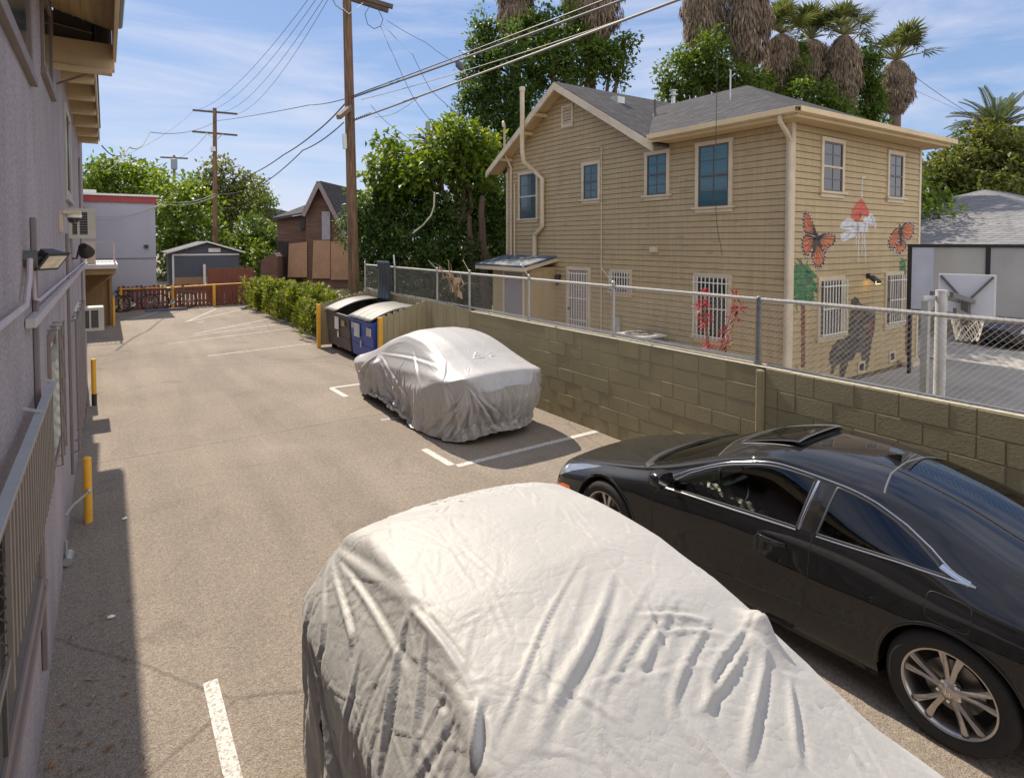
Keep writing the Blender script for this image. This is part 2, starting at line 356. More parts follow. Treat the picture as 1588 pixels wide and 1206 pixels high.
# ------------------------------------------------------------------ the setting
rng = random.Random(7); nr = np.random.RandomState(11)
def sheet(name, poly, z, m, parent=None):
    b = MB(); b.add([(x, y, z) for x, y in poly], [tuple(range(len(poly)))]); o = b.build(name, m); struct(o); return o
sheet('ground', [(-300, -120), (500, -120), (500, 700), (-300, 700)], -0.02, M['dirt'])
sheet('parking_lot', [(-.5, -8), (6.05, -8), (6.05, 16.2), (5.4, 17), (5.9, 20.5), (6.0, 25), (5.6, 29.4), (-2.2, 29.4), (-2.2, 17), (-.5, 15)], 0.0, M['asphalt'])
sheet('driveway', [(6.2, -9), (60, -9), (60, 10.5), (16.6, 10.5), (16.6, 6.4), (10.4, 6.2), (6.2, 6.4)], 0.004, M['concrete'])
sheet('side_yard_path', [(6.2, 6.45), (10.5, 6.25), (10.5, 16.5), (6.2, 16.5)], 0.004, M['concrete'])
M['line_faded'] = mat('faded_line_paint', (.40, .37, .325), .8, .35, 14, stain=(.26, .22, .175), stain_amt=.8)
def stripe(p, q, w=.10):
    p = Vector((*p, 0)); q = Vector((*q, 0)); d = (q - p).normalized(); n = Vector((-d.y, d.x, 0)) * w / 2
    b = MB(); k = max(2, int((q-p).length / .5)); z = .004
    for i in range(k):
        a = p + (q-p)*i/k; c = p + (q-p)*(i+1)/k
        b.add([(a-n).to_tuple()[:2] + (z,), (a+n).to_tuple()[:2] + (z,), (c+n).to_tuple()[:2] + (z,), (c-n).to_tuple()[:2] + (z,)], [(0, 3, 2, 1)])
    struct(b.build('parking_stripe', M['line_faded'] if p.y > 14 else M['line']))
stripe((.50, 4.22), (.50, .4), .085); stripe((3.60, 6.62), (6.0, 6.70)); stripe((3.56, 6.68), (3.53, 7.42)); stripe((3.52, 11.55), (4.9, 11.56)); stripe((3.54, 11.5), (3.57, 10.74))
stripe((3.55, 9.02), (3.95, 8.95), .06)
stripe((2.03, 16.5), (5.0, 17.0)); stripe((1.36, 19.1), (5.8, 20.55)); stripe((2.16, 20.7), (5.3, 23.6)); stripe((2.05, 20.3), (5.6, 21.9)); stripe((2.29, 24.0), (3.75, 27.8)); stripe((2.4, 24.1), (5.0, 27.5))
stripe((.5, 25.4), (1.75, 28.2)); stripe((1.2, 26.0), (1.5, 26.1)); stripe((2.6, 23.6), (2.85, 23.9), .08)
# ------------------------------------------------------------------ stucco apartment building on the left
VW = -.36
ab = thing('apartment_building', 'mauve stucco apartment building with tan eaves along the left of the parking lot', 'building', (VW, 0, 0))
b = MB(); b.box(-9, VW, -6, 14.8, 0, 4.88); wall = b.build('wall', M['stucco'], ab)
M['soffit'] = mat('tan_soffit', (.55, .40, .21), .75, .15, 2, .2, 20, stretch=(14, .4, 1), stain=(.25, .17, .09), stain_amt=.5)
b = MB(); b.add([(VW, -6, 4.90), (.085, -6, 4.78), (.085, 6.85, 4.78), (VW, 6.85, 4.90)], [(0, 1, 2, 3)]); b.add([(VW, 6.95, 4.80), (-.06, 6.95, 4.76), (-.10, 13.2, 4.76), (VW, 13.2, 4.80)], [(0, 1, 2, 3)])
for i in range(1, 6): x = VW+.445*i/6; b.box(x-.003, x+.003, -6, 6.85, 4.76+.12*(1-i/6)-.004+.012, 4.772+.12*(1-i/6))
b.build('soffit', M['soffit'], ab)
b = MB(); b.box(.085, .115, -6, 6.98, 4.52, 4.95); b.build('fascia', M['fascia'], ab, bevel=.004)
b = MB(); b.box(VW, .083, 7.0, 7.015, 4.64, 4.95); b.build('eave_gap_shade', M['sash'], ab)  # dark closing piece stands in for the shaded gap under the eave
b = MB(); b.box(-.075, -.055, 7.0, 13.3, 4.62, 4.86); b.build('fascia', M['fascia'], ab, bevel=.004)
b = MB(); b.tube([(.145, -6, 4.88), (.145, 7.0, 4.88)], .03, 8); b.build('gutter', mat('blue_grey_gutter', (.16, .19, .23), .4, .1, 4), ab)
b = MB(); b.box(-9, .14, -6, 7.02, 4.955, 5.02); b.box(-9, -.04, 7.02, 13.4, 4.87, 4.93); b.box(-9, -.30, 13.4, 14.85, 4.885, 4.93); b.build('roof', M['shingle'], ab)
b = MB(); b.box(VW-.02, .10, 6.87, 6.99, 4.42, 4.66); b.box(VW-.02, .08, 6.85, 6.97, 4.38, 4.42); b.build('rafter', M['fascia'], ab, bevel=.006)
for y in (8.2, 9.2, 10.2, 11.3, 12.3, 13.15):
    b = MB(); b.box(VW-.02, -.078, y, y+.09, 4.56, 4.74); b.build('rafter', M['fascia'], ab, bevel=.006)
b = MB(); b.bar((VW, 7.2, 4.30), (.04, 7.15, 4.50), .018); b.build('eave_brace', M['pole_grey'], ab)
def ab_window(y0, y1, z0, z1, fr, ns=1):
    b = MB(); w = .07
    b.box(VW, VW+.02, y0, y1, z0, z0+w); b.box(VW, VW+.02, y0, y1, z1-w, z1); b.box(VW, VW+.02, y0, y0+w, z0+w, z1-w); b.box(VW, VW+.02, y1-w, y1, z0+w, z1-w)
    b.box(VW, VW+.035, y0-.05, y1+.05, z0-.05, z0-.001)
    f = b.build('window_frame', fr, ab, bevel=.003)
    g = MB(); g.box(VW, VW+.008, y0+w, y1-w, z0+w, z1-w); g.build('pane', M['glass_side'], f)
    for i in range(ns): s = MB(); yy = y0 + (y1-y0)*(i+1)/(ns+1); s.box(VW, VW+.016, yy-.02, yy+.02, z0+w, z1-w); s.build('mullion', M['sash'], f)
M['glass_side'] = mat('grey_green_glass', (.05, .06, .055), .12, .3, 2, spec=.8)
M['frame_mauve'] = mat('brown_grey_window_frame', (.22, .17, .15), .6, .15, 5)
ab_window(1.2, 4.66, 3.80, 4.70, M['frame_mauve'], 2); ab_window(5.5, 6.45, 4.05, 4.75, M['frame_mauve'], 0); ab_window(8.3, 9.5, 3.32, 4.35, mat('pale_frame', (.45, .42, .36), .6), 1)
ab_window(1.4, 4.45, .80, 1.80, M['frame_mauve'], 1)
ab_window(5.35, 6.0, 1.25, 2.15, M['frame_mauve'], 0); ab_window(9.6, 10.8, .7, 1.95, mat('white_side_frame', (.6, .6, .58), .5), 1)
# grey conduit, downspouts
b = MB(); b.tube([(VW+.03, -2, 2.50), (VW+.03, 3.75, 2.50), (VW+.03, 3.95, 2.62), (VW+.03, 4.0, 2.72)], .014, 8); b.tube([(VW+.03, 4.15, 2.72), (VW+.03, 4.2, 2.50), (VW+.03, 4.45, 2.47), (VW+.03, 14.8, 2.45)], .010, 8)
b.build('conduit', M['stucco_pipe'] if 'stucco_pipe' in M else mat('mauve_painted_conduit', (.46, .40, .42), .5, .12, 8), ab, smooth=True)
b = MB(); b.box(VW+.003, VW+.05, 4.0, 14.8, 2.36, 2.41); b.build('wire_trough', M['conduit'] if 'conduit' in M else mat('grey_wire_trough', (.48, .43, .44), .5, .12, 8, .1), ab, bevel=.004)
for y, z0, z1, w in ((4.40, .30, 2.95, .05), (8.0, .3, 2.9, .045), (12.4, .3, 4.2, .05)):
    b = MB(); b.box(VW+.002, VW+.03, y, y+w*.8, z0, z1); b.build('downspout', mat('mauve_brown_downspout', (.20, .165, .165), .5, .1, 6), ab, bevel=.006)
b = MB()
for y in (8.5, 9.0, 9.5, 10.0, 10.6, 11.2): b.tube([(VW, y, 1.9), (VW+.06, y, 1.93), (VW+.06, y, .42), (VW, y, .40)], .014, 8)
b.build('wall_pipe', mat('brown_grey_pipe', (.22, .19, .19), .5), ab, smooth=True)
# window guard with louvre-like pickets
wg = thing('window_guard', 'long brown iron window guard of flat vertical bars on the mauve wall, nearest the camera', 'window guard', (VW, 3.5, 1.4))
M['guard'] = mat('brown_guard_paint', (.20, .165, .14), .5, .15, 8)
b = MB(); b.box(-.300, -.275, 1.5, 4.62, 1.925, 1.95); b.box(-.30, -.29, 1.5, 4.62, 1.40, 1.43); b.build('rail', M['guard'], wg)
b = MB(); b.box(-.312, -.272, 1.5, 4.60, 1.951, 1.957); b.build('top_plate', mat('galvanised_top', (.45, .47, .48), .45, .1, 9, metal=.4), wg)
for i in range(22):
    y = 2.58 + i*.093; b = MB(); b.box(-.298, -.284, y, y+.035, 1.36 if i else 1.30, 1.925); b.build('picket', M['guard'], wg)
for y in (3.8, 4.6): b = MB(); b.bar((VW, y, 1.99), (-.28, y, 1.96), .012); b.build('bracket', M['galv'], wg)
b = MB()
for i in range(7):
    z = 1.36 + i*.08
    b.bar((VW, 2.60, z), (-.29, 2.60, z+.08), .004); b.bar((VW, 2.60, z+.08), (-.29, 2.60, z), .004)
b.build('end_mesh', M['guard'], wg)
# second small guard with shingled glass slats
g2 = thing('window_guard', 'small iron window guard with crossing bars over a jalousie window, past the long guard', 'window guard', (VW, 5.7, 1.3))
b = MB()
for y in (5.4, 5.65, 5.9): b.tube([(VW, y, 2.18), (VW+.07, y, 2.18), (VW+.07, y, 1.2), (VW, y, 1.2)], .008, 6)
for i in range(5): b.bar((VW+.07, 5.38, 1.22 + i*.2), (VW+.07, 5.95, 1.38 + i*.2), .012)
b.build('bar', M['guard'], g2)
b = MB()
for i in range(9): b.add([(VW+.01, 5.4, 1.3+i*.09), (VW+.01, 5.95, 1.3+i*.09), (VW+.035, 5.95, 1.22+i*.09), (VW+.035, 5.4, 1.22+i*.09)], [(0, 1, 2, 3)])
b.build('glass_slat', mat('pale_green_slat', (.30, .38, .34), .2, .15, 9), g2)
# floodlights, camera dome, air conditioners
def flood(name, label, loc, s=1.0, yaw=0):
    t = thing(name, label, 'floodlight', loc, yaw); x, y, z = 0, 0, 0
    def B(n, mb, m): return mb.build(n, m, t, world=False, bevel=.002)
    b = MB(); b.cyl((0, 0, 0), (.07*s, 0, 0), .055*s, 14); B('junction_box', b, mat('grey_green_box', (.10, .11, .10), .5))
    b = MB(); b.cyl((.06*s, 0, 0), (.12*s, .05*s, .0), .015*s, 8); B('knuckle', b, M['black_plastic'])
    b = MB(); c = Vector((.12*s, .09*s, 0)); d = Vector((.62, -.42, -.62)).normalized(); r = d.cross(Vector((0, 0, 1))).normalized(); u = r.cross(d)
    def box(mb, a0, a1, w, h, w2=None, h2=None):
        w2 = w2 or w; h2 = h2 or h
        vs = [c+d*a0+r*(-w)+u*(-h), c+d*a0+r*w+u*(-h), c+d*a0+r*w+u*h, c+d*a0-r*w+u*h, c+d*a1-r*w2-u*h2, c+d*a1+r*w2-u*h2, c+d*a1+r*w2+u*h2, c+d*a1-r*w2+u*h2]
        mb.add(vs, [(3, 2, 1, 0), (4, 5, 6, 7), (0, 1, 5, 4), (1, 2, 6, 5), (2, 3, 7, 6), (3, 0, 4, 7)])
    box(b, -.05*s, .02*s, .05*s, .04*s, .085*s, .06*s); box(b, .02*s, .035*s, .095*s, .07*s); h = B('lamp_housing', b, M['black_plastic'])
    b = MB(); box(b, .035*s, .038*s, .075*s, .05*s); b.build('lens', mat('silver_reflector', (.75, .70, .58), .15, .3, 20, metal=.5), h, world=False)
    return t
flood('floodlight', 'black square floodlight with silver lens on a grey junction box above the conduit', (VW+.0, 4.05, 2.72), .85)
f2 = thing('floodlight', 'small dark bullet floodlight at the far end of the conduit below the window air conditioner', 'floodlight', (VW, 9.4, 2.6))
b = MB(); b.lathe([(0, -.1), (.05, -.09), (.085, 0), (.09, .06), (.0, .06)], (0, 0, 0), 12, 'y'); o = b.build('lamp_head', M['black_plastic'], f2, world=False, smooth=True); o.location = (.14, .05, .1); o.rotation_euler = (R(-35), 0, R(-20))
b = MB(); b.tube([(0, 0, 0), (.05, 0, 0), (.07, 0, .1), (.12, 0, .12)], .012, 8); b.build('arm', M['black_plastic'], f2, world=False)
cd = thing('security_camera', 'cream dome security camera on a bracket above the small window air conditioner', 'camera', (VW, 7.1, 3.05))
b = MB(); b.box(VW, VW+.03, 7.0, 7.12, 2.9, 3.10); b.box(VW+.03, VW+.17, 6.98, 7.14, 3.07, 3.10); b.build('bracket', M['trim'], cd, bevel=.004)
b = MB(); b.lathe([(.065, .0), (.065, -.03), (.05, -.035)], (VW+.11, 7.06, 3.07), 16); b.build('collar', M['white'], cd, smooth=True)
b = MB(); b.lathe([(.05, 0), (.048, -.02), (.035, -.045), (0, -.055)], (VW+.11, 7.06, 3.035), 16); b.build('dome', M['glass_dark'], cd, smooth=True)
def ac(label, y, z0, z1, out, depth):
    t = thing('window_air_conditioner', label, 'air conditioner', (VW, y, z0)); m = mat('ac_cream', (.48, .46, .39), .55, .08, 6)
    b = MB(); x0, x1 = VW, VW+out; d = .035
    b.box(x0, x1, y+.02, y+depth, z0, z1); b.build('case', m, t, bevel=.01)
    b = MB(); b.box(x0, x1+.01, y, y+.02, z0-.01, z0+d); b.box(x0, x1+.01, y, y+.02, z1-d, z1+.01); b.box(x1-.07, x1+.01, y, y+.02, z0+d, z1-d); b.box(x0, x0+.03, y, y+.02, z0+d, z1-d)
    xm = (x0+x1-.07)/2; b.box(xm-.012, xm+.012, y, y+.02, z0+d, z1-d); b.build('rim', m, t)
    b = MB(); b.box(x0+.03, x1-.07, y+.016, y+.019, z0+d, z1-d); b.build('grille_shadow', M['black_plastic'], t)
    b = MB()
    for i in range(9): z = z0+d + (z1-z0-2*d)*(i+.5)/9; b.box(x0+.03, x1-.07, y+.008, y+.016, z-.003, z+.003)
    b.build('grille_slat', mat('grey_slat', (.25, .24, .23), .5), t)
ac('cream window air conditioner high on the mauve wall beside the dome camera', 8.9, 2.86, 3.20, .25, .5)
ac('white window air conditioner low on the mauve wall in front of the brown stair wall', 12.3, 1.33, 1.70, .30, .5)
# brown stair wall, balcony
sb = thing('balcony_extension', 'brown board wall carrying a small white balcony at the far end of the mauve building', 'balcony', (-.3, 24, 0))
M['brownwall'] = mat('brown_board_wall', (.30, .19, .085), .8, .12, 2, .2, 20, stretch=(8, 8, .5))
b = MB(); b.box(-3.0, .06, 24.6, 29.0, 0, 2.0)
for i in range(18): b.box(-.02-i*.16, 0-i*.16, 24.585, 24.6, 0, 2.0)
b.box(.06, .14, 24.5, 24.62, 0, 2.05); b.build('wall', M['brownwall'], sb)
b = MB(); b.box(-3.0, .24, 22.6, 27, 1.80, 1.98); b.bar((-.62, 24.5, 1.05), (.18, 24.0, 1.78), .09, .09); b.build('beam', mat('ochre_beam', (.34, .22, .10), .7, .15, 3), sb)
b = MB(); b.box(-3.0, .29, 22.45, 29, 1.98, 2.11); b.build('deck', mat('white_deck_edge', (.52, .48, .47), .5, .08, 5), sb)
b = MB(); b.box(.20, .235, 22.5, 22.535, 2.11, 2.86); b.box(-.7, .235, 22.505, 22.53, 2.80, 2.83); b.box(.205, .23, 22.5, 27, 2.80, 2.83); b.box(-.7, .235, 22.505, 22.53, 2.18, 2.2)
for i in range(9): b.box(-.62+i*.1, -.61+i*.1, 22.51, 22.52, 2.18, 2.80)
for i in range(40): b.box(.214, .224, 22.6+i*.11, 22.61+i*.11, 2.11, 2.80)
b.build('railing', mat('pinkish_rail', (.50, .42, .41), .5), sb)
b = MB(); b.box(-.72, -.28, 23.3, 23.34, 2.11, 2.83); b.build('privacy_panel', mat('tan_panel', (.52, .42, .29), .7), sb)
b = MB(); b.box(-5, -.8, 15.2, 30, 0, 5.0); b.box(-5, -.62, 15.2, 30, 4.05, 4.15); b.build('rear_wall', M['stucco'], sb)
# grey-lilac building with red parapet
pb = thing('lilac_building', 'plain grey lilac stucco building with a dark red parapet band behind the bicycles', 'building', (-2, 32, 0))
M['lilac'] = mat('grey_lilac_stucco', (.40, .40, .47), .9, .06, 1.2, .15, 40, stain=(.46, .42, .44), stain_amt=.3)
b = MB(); b.box(-12, 1.78, 30.2, 44, 0, 4.45); b.build('wall', M['lilac'], pb)
b = MB(); b.box(-12, 1.84, 30.14, 44.06, 4.45, 4.72); b.build('parapet', mat('dark_red_band', (.33, .05, .05), .6, .1, 3), pb)
b = MB(); b.box(-12, 1.92, 30.08, 44.1, 4.72, 4.80); b.build('coping', M['white'], pb)
b = MB(); b.box(-12, 1.79, 30.17, 30.2, 2.10, 2.13); b.build('joint_line', mat('joint', (.2, .2, .25), .9), pb)
b = MB(); b.box(1.35, 1.5, 30.1, 30.2, 2.55, 2.68); b.build('wall_lamp', M['black_plastic'], pb)
b = MB(); b.box(-.9, -.3, 31, 31.6, 4.8, 5.0); b.build('roof_vent', M['galv'], pb)
b = MB()
for k, (z0, z1) in enumerate(((3.9, 4.3), (3.7, 4.35))):
    b.tube([(-1 + i*.29, 29.9, z0 + (z1-z0)*i/10 - .25*math.sin(i/10*math.pi)) for i in range(11)], .012, 5)
tag(b.build('service_wire', M['wire_pale']), 'pair of pale service wires drooping across the lilac wall', 'wire')
# grey shed
sh = thing('storage_shed', 'dark grey gabled shed with white trim behind the red picket fence', 'shed', (4.8, 41, 0))
M['shed'] = mat('dark_blue_grey_board', (.10, .11, .14), .8, .1, 3, .2, 20, stretch=(8, 8, .5))
x0, x1, y0 = 3.15, 6.7, 39.8; hw = 2.15; hp = 2.72; xm = (x0+x1)/2
b = MB(); b.add([(x0, y0, 0), (x1, y0, 0), (x1, y0, hw), (xm, y0, hp), (x0, y0, hw)], [(0, 1, 2, 3, 4)]); b.box(x0, x1, y0+.01, y0+4, 0, hw); b.build('wall', M['shed'], sh)
b = MB(); b.slab([(x0-.3, y0-.25, hw-.02), (xm, y0-.25, hp+.06), (xm, y0+4.2, hp+.06), (x0-.3, y0+4.2, hw-.02)], -.06); b.slab([(xm, y0-.25, hp+.06), (x1+.3, y0-.25, hw-.02), (x1+.3, y0+4.2, hw-.02), (xm, y0+4.2, hp+.06)], -.06); b.build('roof', M['shingle_light'], sh)
b = MB(); b.box(x0, x1, y0-.04, y0-.005, hw-.14, hw-.05); b.box(x0-.02, x0+.08, y0-.05, y0-.005, 0, hw-.14); b.bar((x0-.3, y0-.27, hw+.02), (xm, y0-.27, hp+.1), .03, .09); b.bar((xm, y0-.27, hp+.1), (x1+.3, y0-.27, hw+.02), .03, .09); b.build('trim', M['white'], sh)
b = MB(); b.box(xm+.1, xm+.75, y0-.05, y0-.01, hw+.05, hw+.28); b.build('gable_vent', M['white'], sh)
b = MB(); b.box(x0+.1, x1-1.2, y0-.03, y0-.006, .1, .75); b.build('patch_board', M['osb'], sh)
b = MB(); b.box(xm-.25, xm-.12, y0-.5, y0-.4, .2, 1.5); b.sphere((xm-.18, y0-.5, .3), .12, 8); tag(b.build('garden_post', M['white']), 'thin post with a white lamp in front of the grey shed', 'post')
# picket fence with yellow rail
pf = thing('picket_fence', 'low red brown picket fence across the end of the lot', 'fence', (3, 29.4, 0))
b = MB(); x = .35; i = 0
while x < 5.5:
    h = .98 + .03*math.sin(i*1.7); b.add([(x, 29.55, 0), (x+.12, 29.55, 0), (x+.12, 29.55, h-.04), (x+.09, 29.55, h), (x+.03, 29.55, h), (x, 29.55, h-.04)], [(0, 1, 2, 3, 4, 5)])
    x += .155; i += 1
o = b.build('picket', M['redwood'], pf)
sm = o.modifiers.new('thick', 'SOLIDIFY'); sm.thickness = .02
b = MB(); b.box(.35, 5.5, 29.57, 29.61, .2, .28); b.box(.35, 5.5, 29.57, 29.61, .75, .83); b.build('rail', M['redwood'], pf)
b = MB(); b.box(.3, 5.6, 29.62, 29.8, 0, .10); b.build('kerb', M['concrete'], pf)
yr = thing('barrier_rail', 'yellow pipe barrier rail with posts in front of the low picket fence', 'barrier', (3, 29.3, 0))
for x in (.45, 2.3, 3.9, 5.42):
    b = MB(); b.cyl((x, 29.35, 0), (x, 29.35, .93 if x < 5 else .98), .065 if x < 5 else .035, 10); b.build('post', M['yellow'], yr, smooth=True)
b = MB(); b.tube([(.45, 29.35, .88), (2.3, 29.35, .88), (3.9, 29.35, .93), (5.42, 29.35, .96)], .025, 8); b.build('rail', M['yellow'], yr, smooth=True)
tf = thing('board_fence', 'taller solid red brown board fence panel beside the grey shed', 'fence', (4.6, 30.2, 0))
b = MB()
for i in range(14): b.box(3.75+i*.14, 3.88+i*.14, 30.1, 30.13, 0, 1.62 - .01*(i % 3))
b.build('board', M['redwood'], tf)
# bicycles against the barrier
def bicycle(label, x, y, flip=1, dark=True):
    t = thing('bicycle', label, 'bicycle', (x, y, 0), 0, 'bicycles leaning on the barrier rail'); s = flip; fm = mat('bike_paint', (.03, .03, .05) if dark else (.10, .10, .09), .35)
    B = lambda mb, n, m, p=t: mb.build(n, m, p, world=False, smooth=True)
    for wx in (-.52, .52):
        b = MB(); b.lathe([(.32+.022*math.cos(a), .022*math.sin(a)) for a in [2*math.pi*k/8 for k in range(9)]], (wx*s, 0, .34), 28, 'y'); w = B(b, 'wheel', M['rubber'])
        b = MB()
        for k in range(14): a = math.pi*2*k/14; b.bar((wx*s, 0, .34), (wx*s+.3*math.cos(a), 0, .34+.3*math.sin(a)), .004)
        b.cyl((wx*s, -.04, .34), (wx*s, .04, .34), .02, 8); B(b, 'spoke', M['galv'], w)
    b = MB()
    hb, st, bb, ra, fa = (.36*s, 0, .78), (-.18*s, 0, .80), (-.08*s, 0, .30), (-.52*s, 0, .34), (.52*s, 0, .34)
    for p, q in ((hb, st), (hb, bb), (st, bb), (ra, bb), (ra, st), (hb, fa), (hb, (.33*s, 0, .92))): b.cyl(p, q, .017, 6)
    B(b, 'frame', fm)
    b = MB(); b.tube([(.28*s, -.28, .95), (.36*s, -.1, .95), (.36*s, .1, .95), (.28*s, .28, .95)], .013, 6); B(b, 'handlebar', M['black_plastic'])
    b = MB(); b.sphere((-.2*s, 0, .86), .1, 6, sc=(1.3, .6, .35)); b.cyl((-.18*s, 0, .78), (-.2*s, 0, .86), .014, 6); B(b, 'saddle', M['black_plastic'])
    b = MB(); b.lathe([(.09, -.01), (.09, .01), (0, .01)], (bb[0], 0, bb[2]), 14, 'y'); b.bar((bb[0]-.1, -.06, bb[2]-.12), (bb[0]+.1, .06, bb[2]+.12), .02); B(b, 'crank', M['galv'])
    return t
bk = bicycle('dark bicycle in the shade by the lilac wall, leftmost at the barrier', .95, 28.75); bk.rotation_euler = (R(-8), 0, R(8))
bk = bicycle('grey bicycle in front of the middle yellow post of the barrier', 2.35, 28.95, 1, False); bk.rotation_euler = (R(-7), 0, R(-2))
bk = bicycle('black bicycle standing end-on beside the brown balcony wall', .22, 28.5, -1); bk.rotation_euler = (R(-5), 0, R(35))
# wheel stops, bollards
for i, (x, y, a, l) in enumerate(((5.35, 23.6, 62, 'white concrete wheel stop nearest the utility pole by the hedge'), (5.0, 27.6, 60, 'white concrete wheel stop at the far end of the hedge'), (2.0, 28.2, 3, 'dark wheel stop in front of the grey bicycle'), (5.8, 20.6, 55, 'white concrete wheel stop behind the bin enclosure'))):
    b = MB(); b.add([(-.75, -.08, 0), (.75, -.08, 0), (.75, .08, 0), (-.75, .08, 0), (-.72, -.05, .11), (.72, -.05, .11), (.72, .05, .11), (-.72, .05, .11)], [(3, 2, 1, 0), (4, 5, 6, 7), (0, 1, 5, 4), (1, 2, 6, 5), (2, 3, 7, 6), (3, 0, 4, 7)])
    o = b.build('wheel_stop', M['concrete'] if i != 2 else M['shed'], bevel=.015); o.location = (x, y, .002); o.rotation_euler = (0, 0, R(a)); tag(o, l, 'wheel stop', 'concrete wheel stops')
for x, y, h, l in ((-.20, 7.35, .66, 'yellow bollard nearest the camera in the shade of the mauve wall'), (-.22, 12.6, .80, 'yellow bollard with a black base halfway along the mauve wall'), (.17, 24.2, .98, 'yellow bollard at the corner of the brown balcony wall')):
    t = thing('bollard', l, 'bollard', (x, y, 0), 0, 'yellow bollards along the mauve building')
    b = MB(); b.lathe([(.037, .0), (.037, h-.012), (.026, h), (0, h)], (0, 0, 0), 14); b.build('post', M['yellow'], t, world=False, smooth=True)
    if y > 12 and y < 13: b = MB(); b.cyl((0, 0, 0), (0, 0, .2), .040, 14); b.build('base_band', M['black_plastic'], t, world=False)
b = MB(); b.tube([(VW, 6.75, .33), (-.30, 7.0, .33), (-.2, 7.25, .33)], .012, 6); b.sphere((-.19, 7.3, .33), .025, 6); tag(b.build('hose_bib', M['galv']), 'small grey pipe and tap reaching the nearest yellow bollard', 'tap')
b = MB(); b.cyl((-.33, 6.40, .05), (-.33, 6.52, .05), .035, 12); b.cyl((-.33, 6.52, .05), (-.33, 6.56, .05), .045, 12); b.cyl((-.34, 6.46, .05), (-.34, 6.46, .22), .012, 8); tag(b.build('gas_valve', M['galv'], smooth=True), 'small grey valve at the foot of the mauve wall', 'valve')
# litter and leaves
b = MB()
for i in range(190):
    if i < 120: x = rng.uniform(-.33, .12); y = abs(rng.gauss(0, 1.3)) + 2.6
    else: x = rng.uniform(-.3, 3.4); y = rng.uniform(1.5, 9)
    a = rng.uniform(0, 6.3); s = rng.uniform(.012, .030) * (.5 if i > 120 else 1); c, d = math.cos(a)*s, math.sin(a)*s; z = .008
    b.add([(x-c, y-d, z), (x+d*.4, y-c*.4, z+.006), (x+c, y+d, z), (x-d*.4, y+c*.4, z+.009)], [(0, 1, 2, 3)], rng.choice((0, 0, 1)))
tag(b.build('fallen_leaves', [mat('dry_leaf', (.30, .13, .045), .8, .3, 40), mat('pale_leaf', (.42, .32, .2), .8)]), 'scattered dry leaves on the asphalt along the mauve wall', 'leaves', kind='stuff')
for i, (x, y, s, l) in enumerate(((-.28, 3.62, .045, 'crumpled white paper scrap at the foot of the mauve wall near the camera'), (-.30, 3.5, .035, 'small blue and white wrapper at the foot of the mauve wall'), (-.02, 5.35, .028, 'white crumpled scrap in the shadow strip midway along the wall'), (.1, 7.2, .03, 'white flat scrap near the edge of the wall shadow'))):
    b = MB(); vs = []
    for k in range(7): a = k/7*6.28; q = s*rng.uniform(.6, 1.2); vs.append((x+q*math.cos(a), y+q*.7*math.sin(a), .012+rng.uniform(0, .012)))
    vs.append((x, y, .03)); b.add(vs, [(k, (k+1) % 7, 7) for k in range(7)])
    tag(b.build('paper_scrap', M['rubble'] if i != 1 else mat('blue_wrap', (.35, .45, .7), .4)), l, 'litter')
# ------------------------------------------------------------------ tan clapboard house
hs = thing('clapboard_house', 'two storey tan clapboard house with grey shingle roof and a painted mural beside the driveway', 'house', (13, 11, 0))
ang = R(1.4)
def frameF(s, d, h): return (10.5 - d, 6.45 + s, h)                         # alley side: s runs away from the camera
def frameM(s, d, h): return (10.5 + s*math.cos(ang) + d*math.sin(ang), 6.45 + s*math.sin(ang) - d*math.cos(ang), h)
CO = .125
M['board_gap'] = mat('shade_in_board_gap', (.13, .095, .055), .9, .3, 5)  # shadow line between boards, put into the colour of the groove
def prof(h): f = (h / CO) % 1.0; return .022 - .017*f
def courses(mb, s_of, h0, h1):
    j = int(round(h0/CO)); n = int(math.ceil(h1/CO))
    for k in range(j, n):
        a, b = k*CO, min((k+1)*CO, h1); (l0, r0), (l1, r1) = s_of(a), s_of(b)
        if r0 <= l0: continue
        if r1 < l1: l1 = r1 = (l1+r1)/2
        g = b-.011; f_ = (g-a)/(b-a); lg, rg = l0+(l1-l0)*f_, r0+(r1-r0)*f_
        mb.add([(l0, .022, a), (r0, .022, a), (rg, .005, g), (lg, .005, g), (l0, 0, a), (r0, 0, a)], [(0, 1, 2, 3), (4, 5, 1, 0)], 0)
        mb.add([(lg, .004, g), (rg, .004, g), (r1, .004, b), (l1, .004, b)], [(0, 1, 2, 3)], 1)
b = MB(frameF)
courses(b, lambda h: (0, 9.5), 0, 5.0)
courses(b, lambda h: (max(0, 6.55-(7.0-h)/.58), min(9.5, 6.55+(7.0-h)/.58)), 5.0, 7.0)
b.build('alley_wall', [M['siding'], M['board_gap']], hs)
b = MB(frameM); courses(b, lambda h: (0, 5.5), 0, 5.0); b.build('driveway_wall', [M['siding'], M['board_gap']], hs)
b = MB(); b.box(10.503, 15.97, 6.62, 15.94, -.02, 4.98); b.add([(10.503, 9.6, 4.98), (10.503, 15.9, 4.98), (10.503, 13, 6.95), (16.0, 9.6, 4.98), (16.0, 15.9, 4.98), (16, 13, 6.95)], [(0, 1, 2), (5, 4, 3), (0, 2, 5, 3), (1, 4, 5, 2)]); b.build('core_wall', M['siding'], hs)
for fr, s0, s1, d in ((frameF, -.03, .09, .028), (frameF, 9.44, 9.53, .028), (frameM, -.03, .09, .030), (frameM, 5.42, 5.52, .03)):
    b = MB(fr); b.box(s0, s1, 0, d, 0, 5.0); b.build('corner_board', M['trim'], hs, bevel=.003)
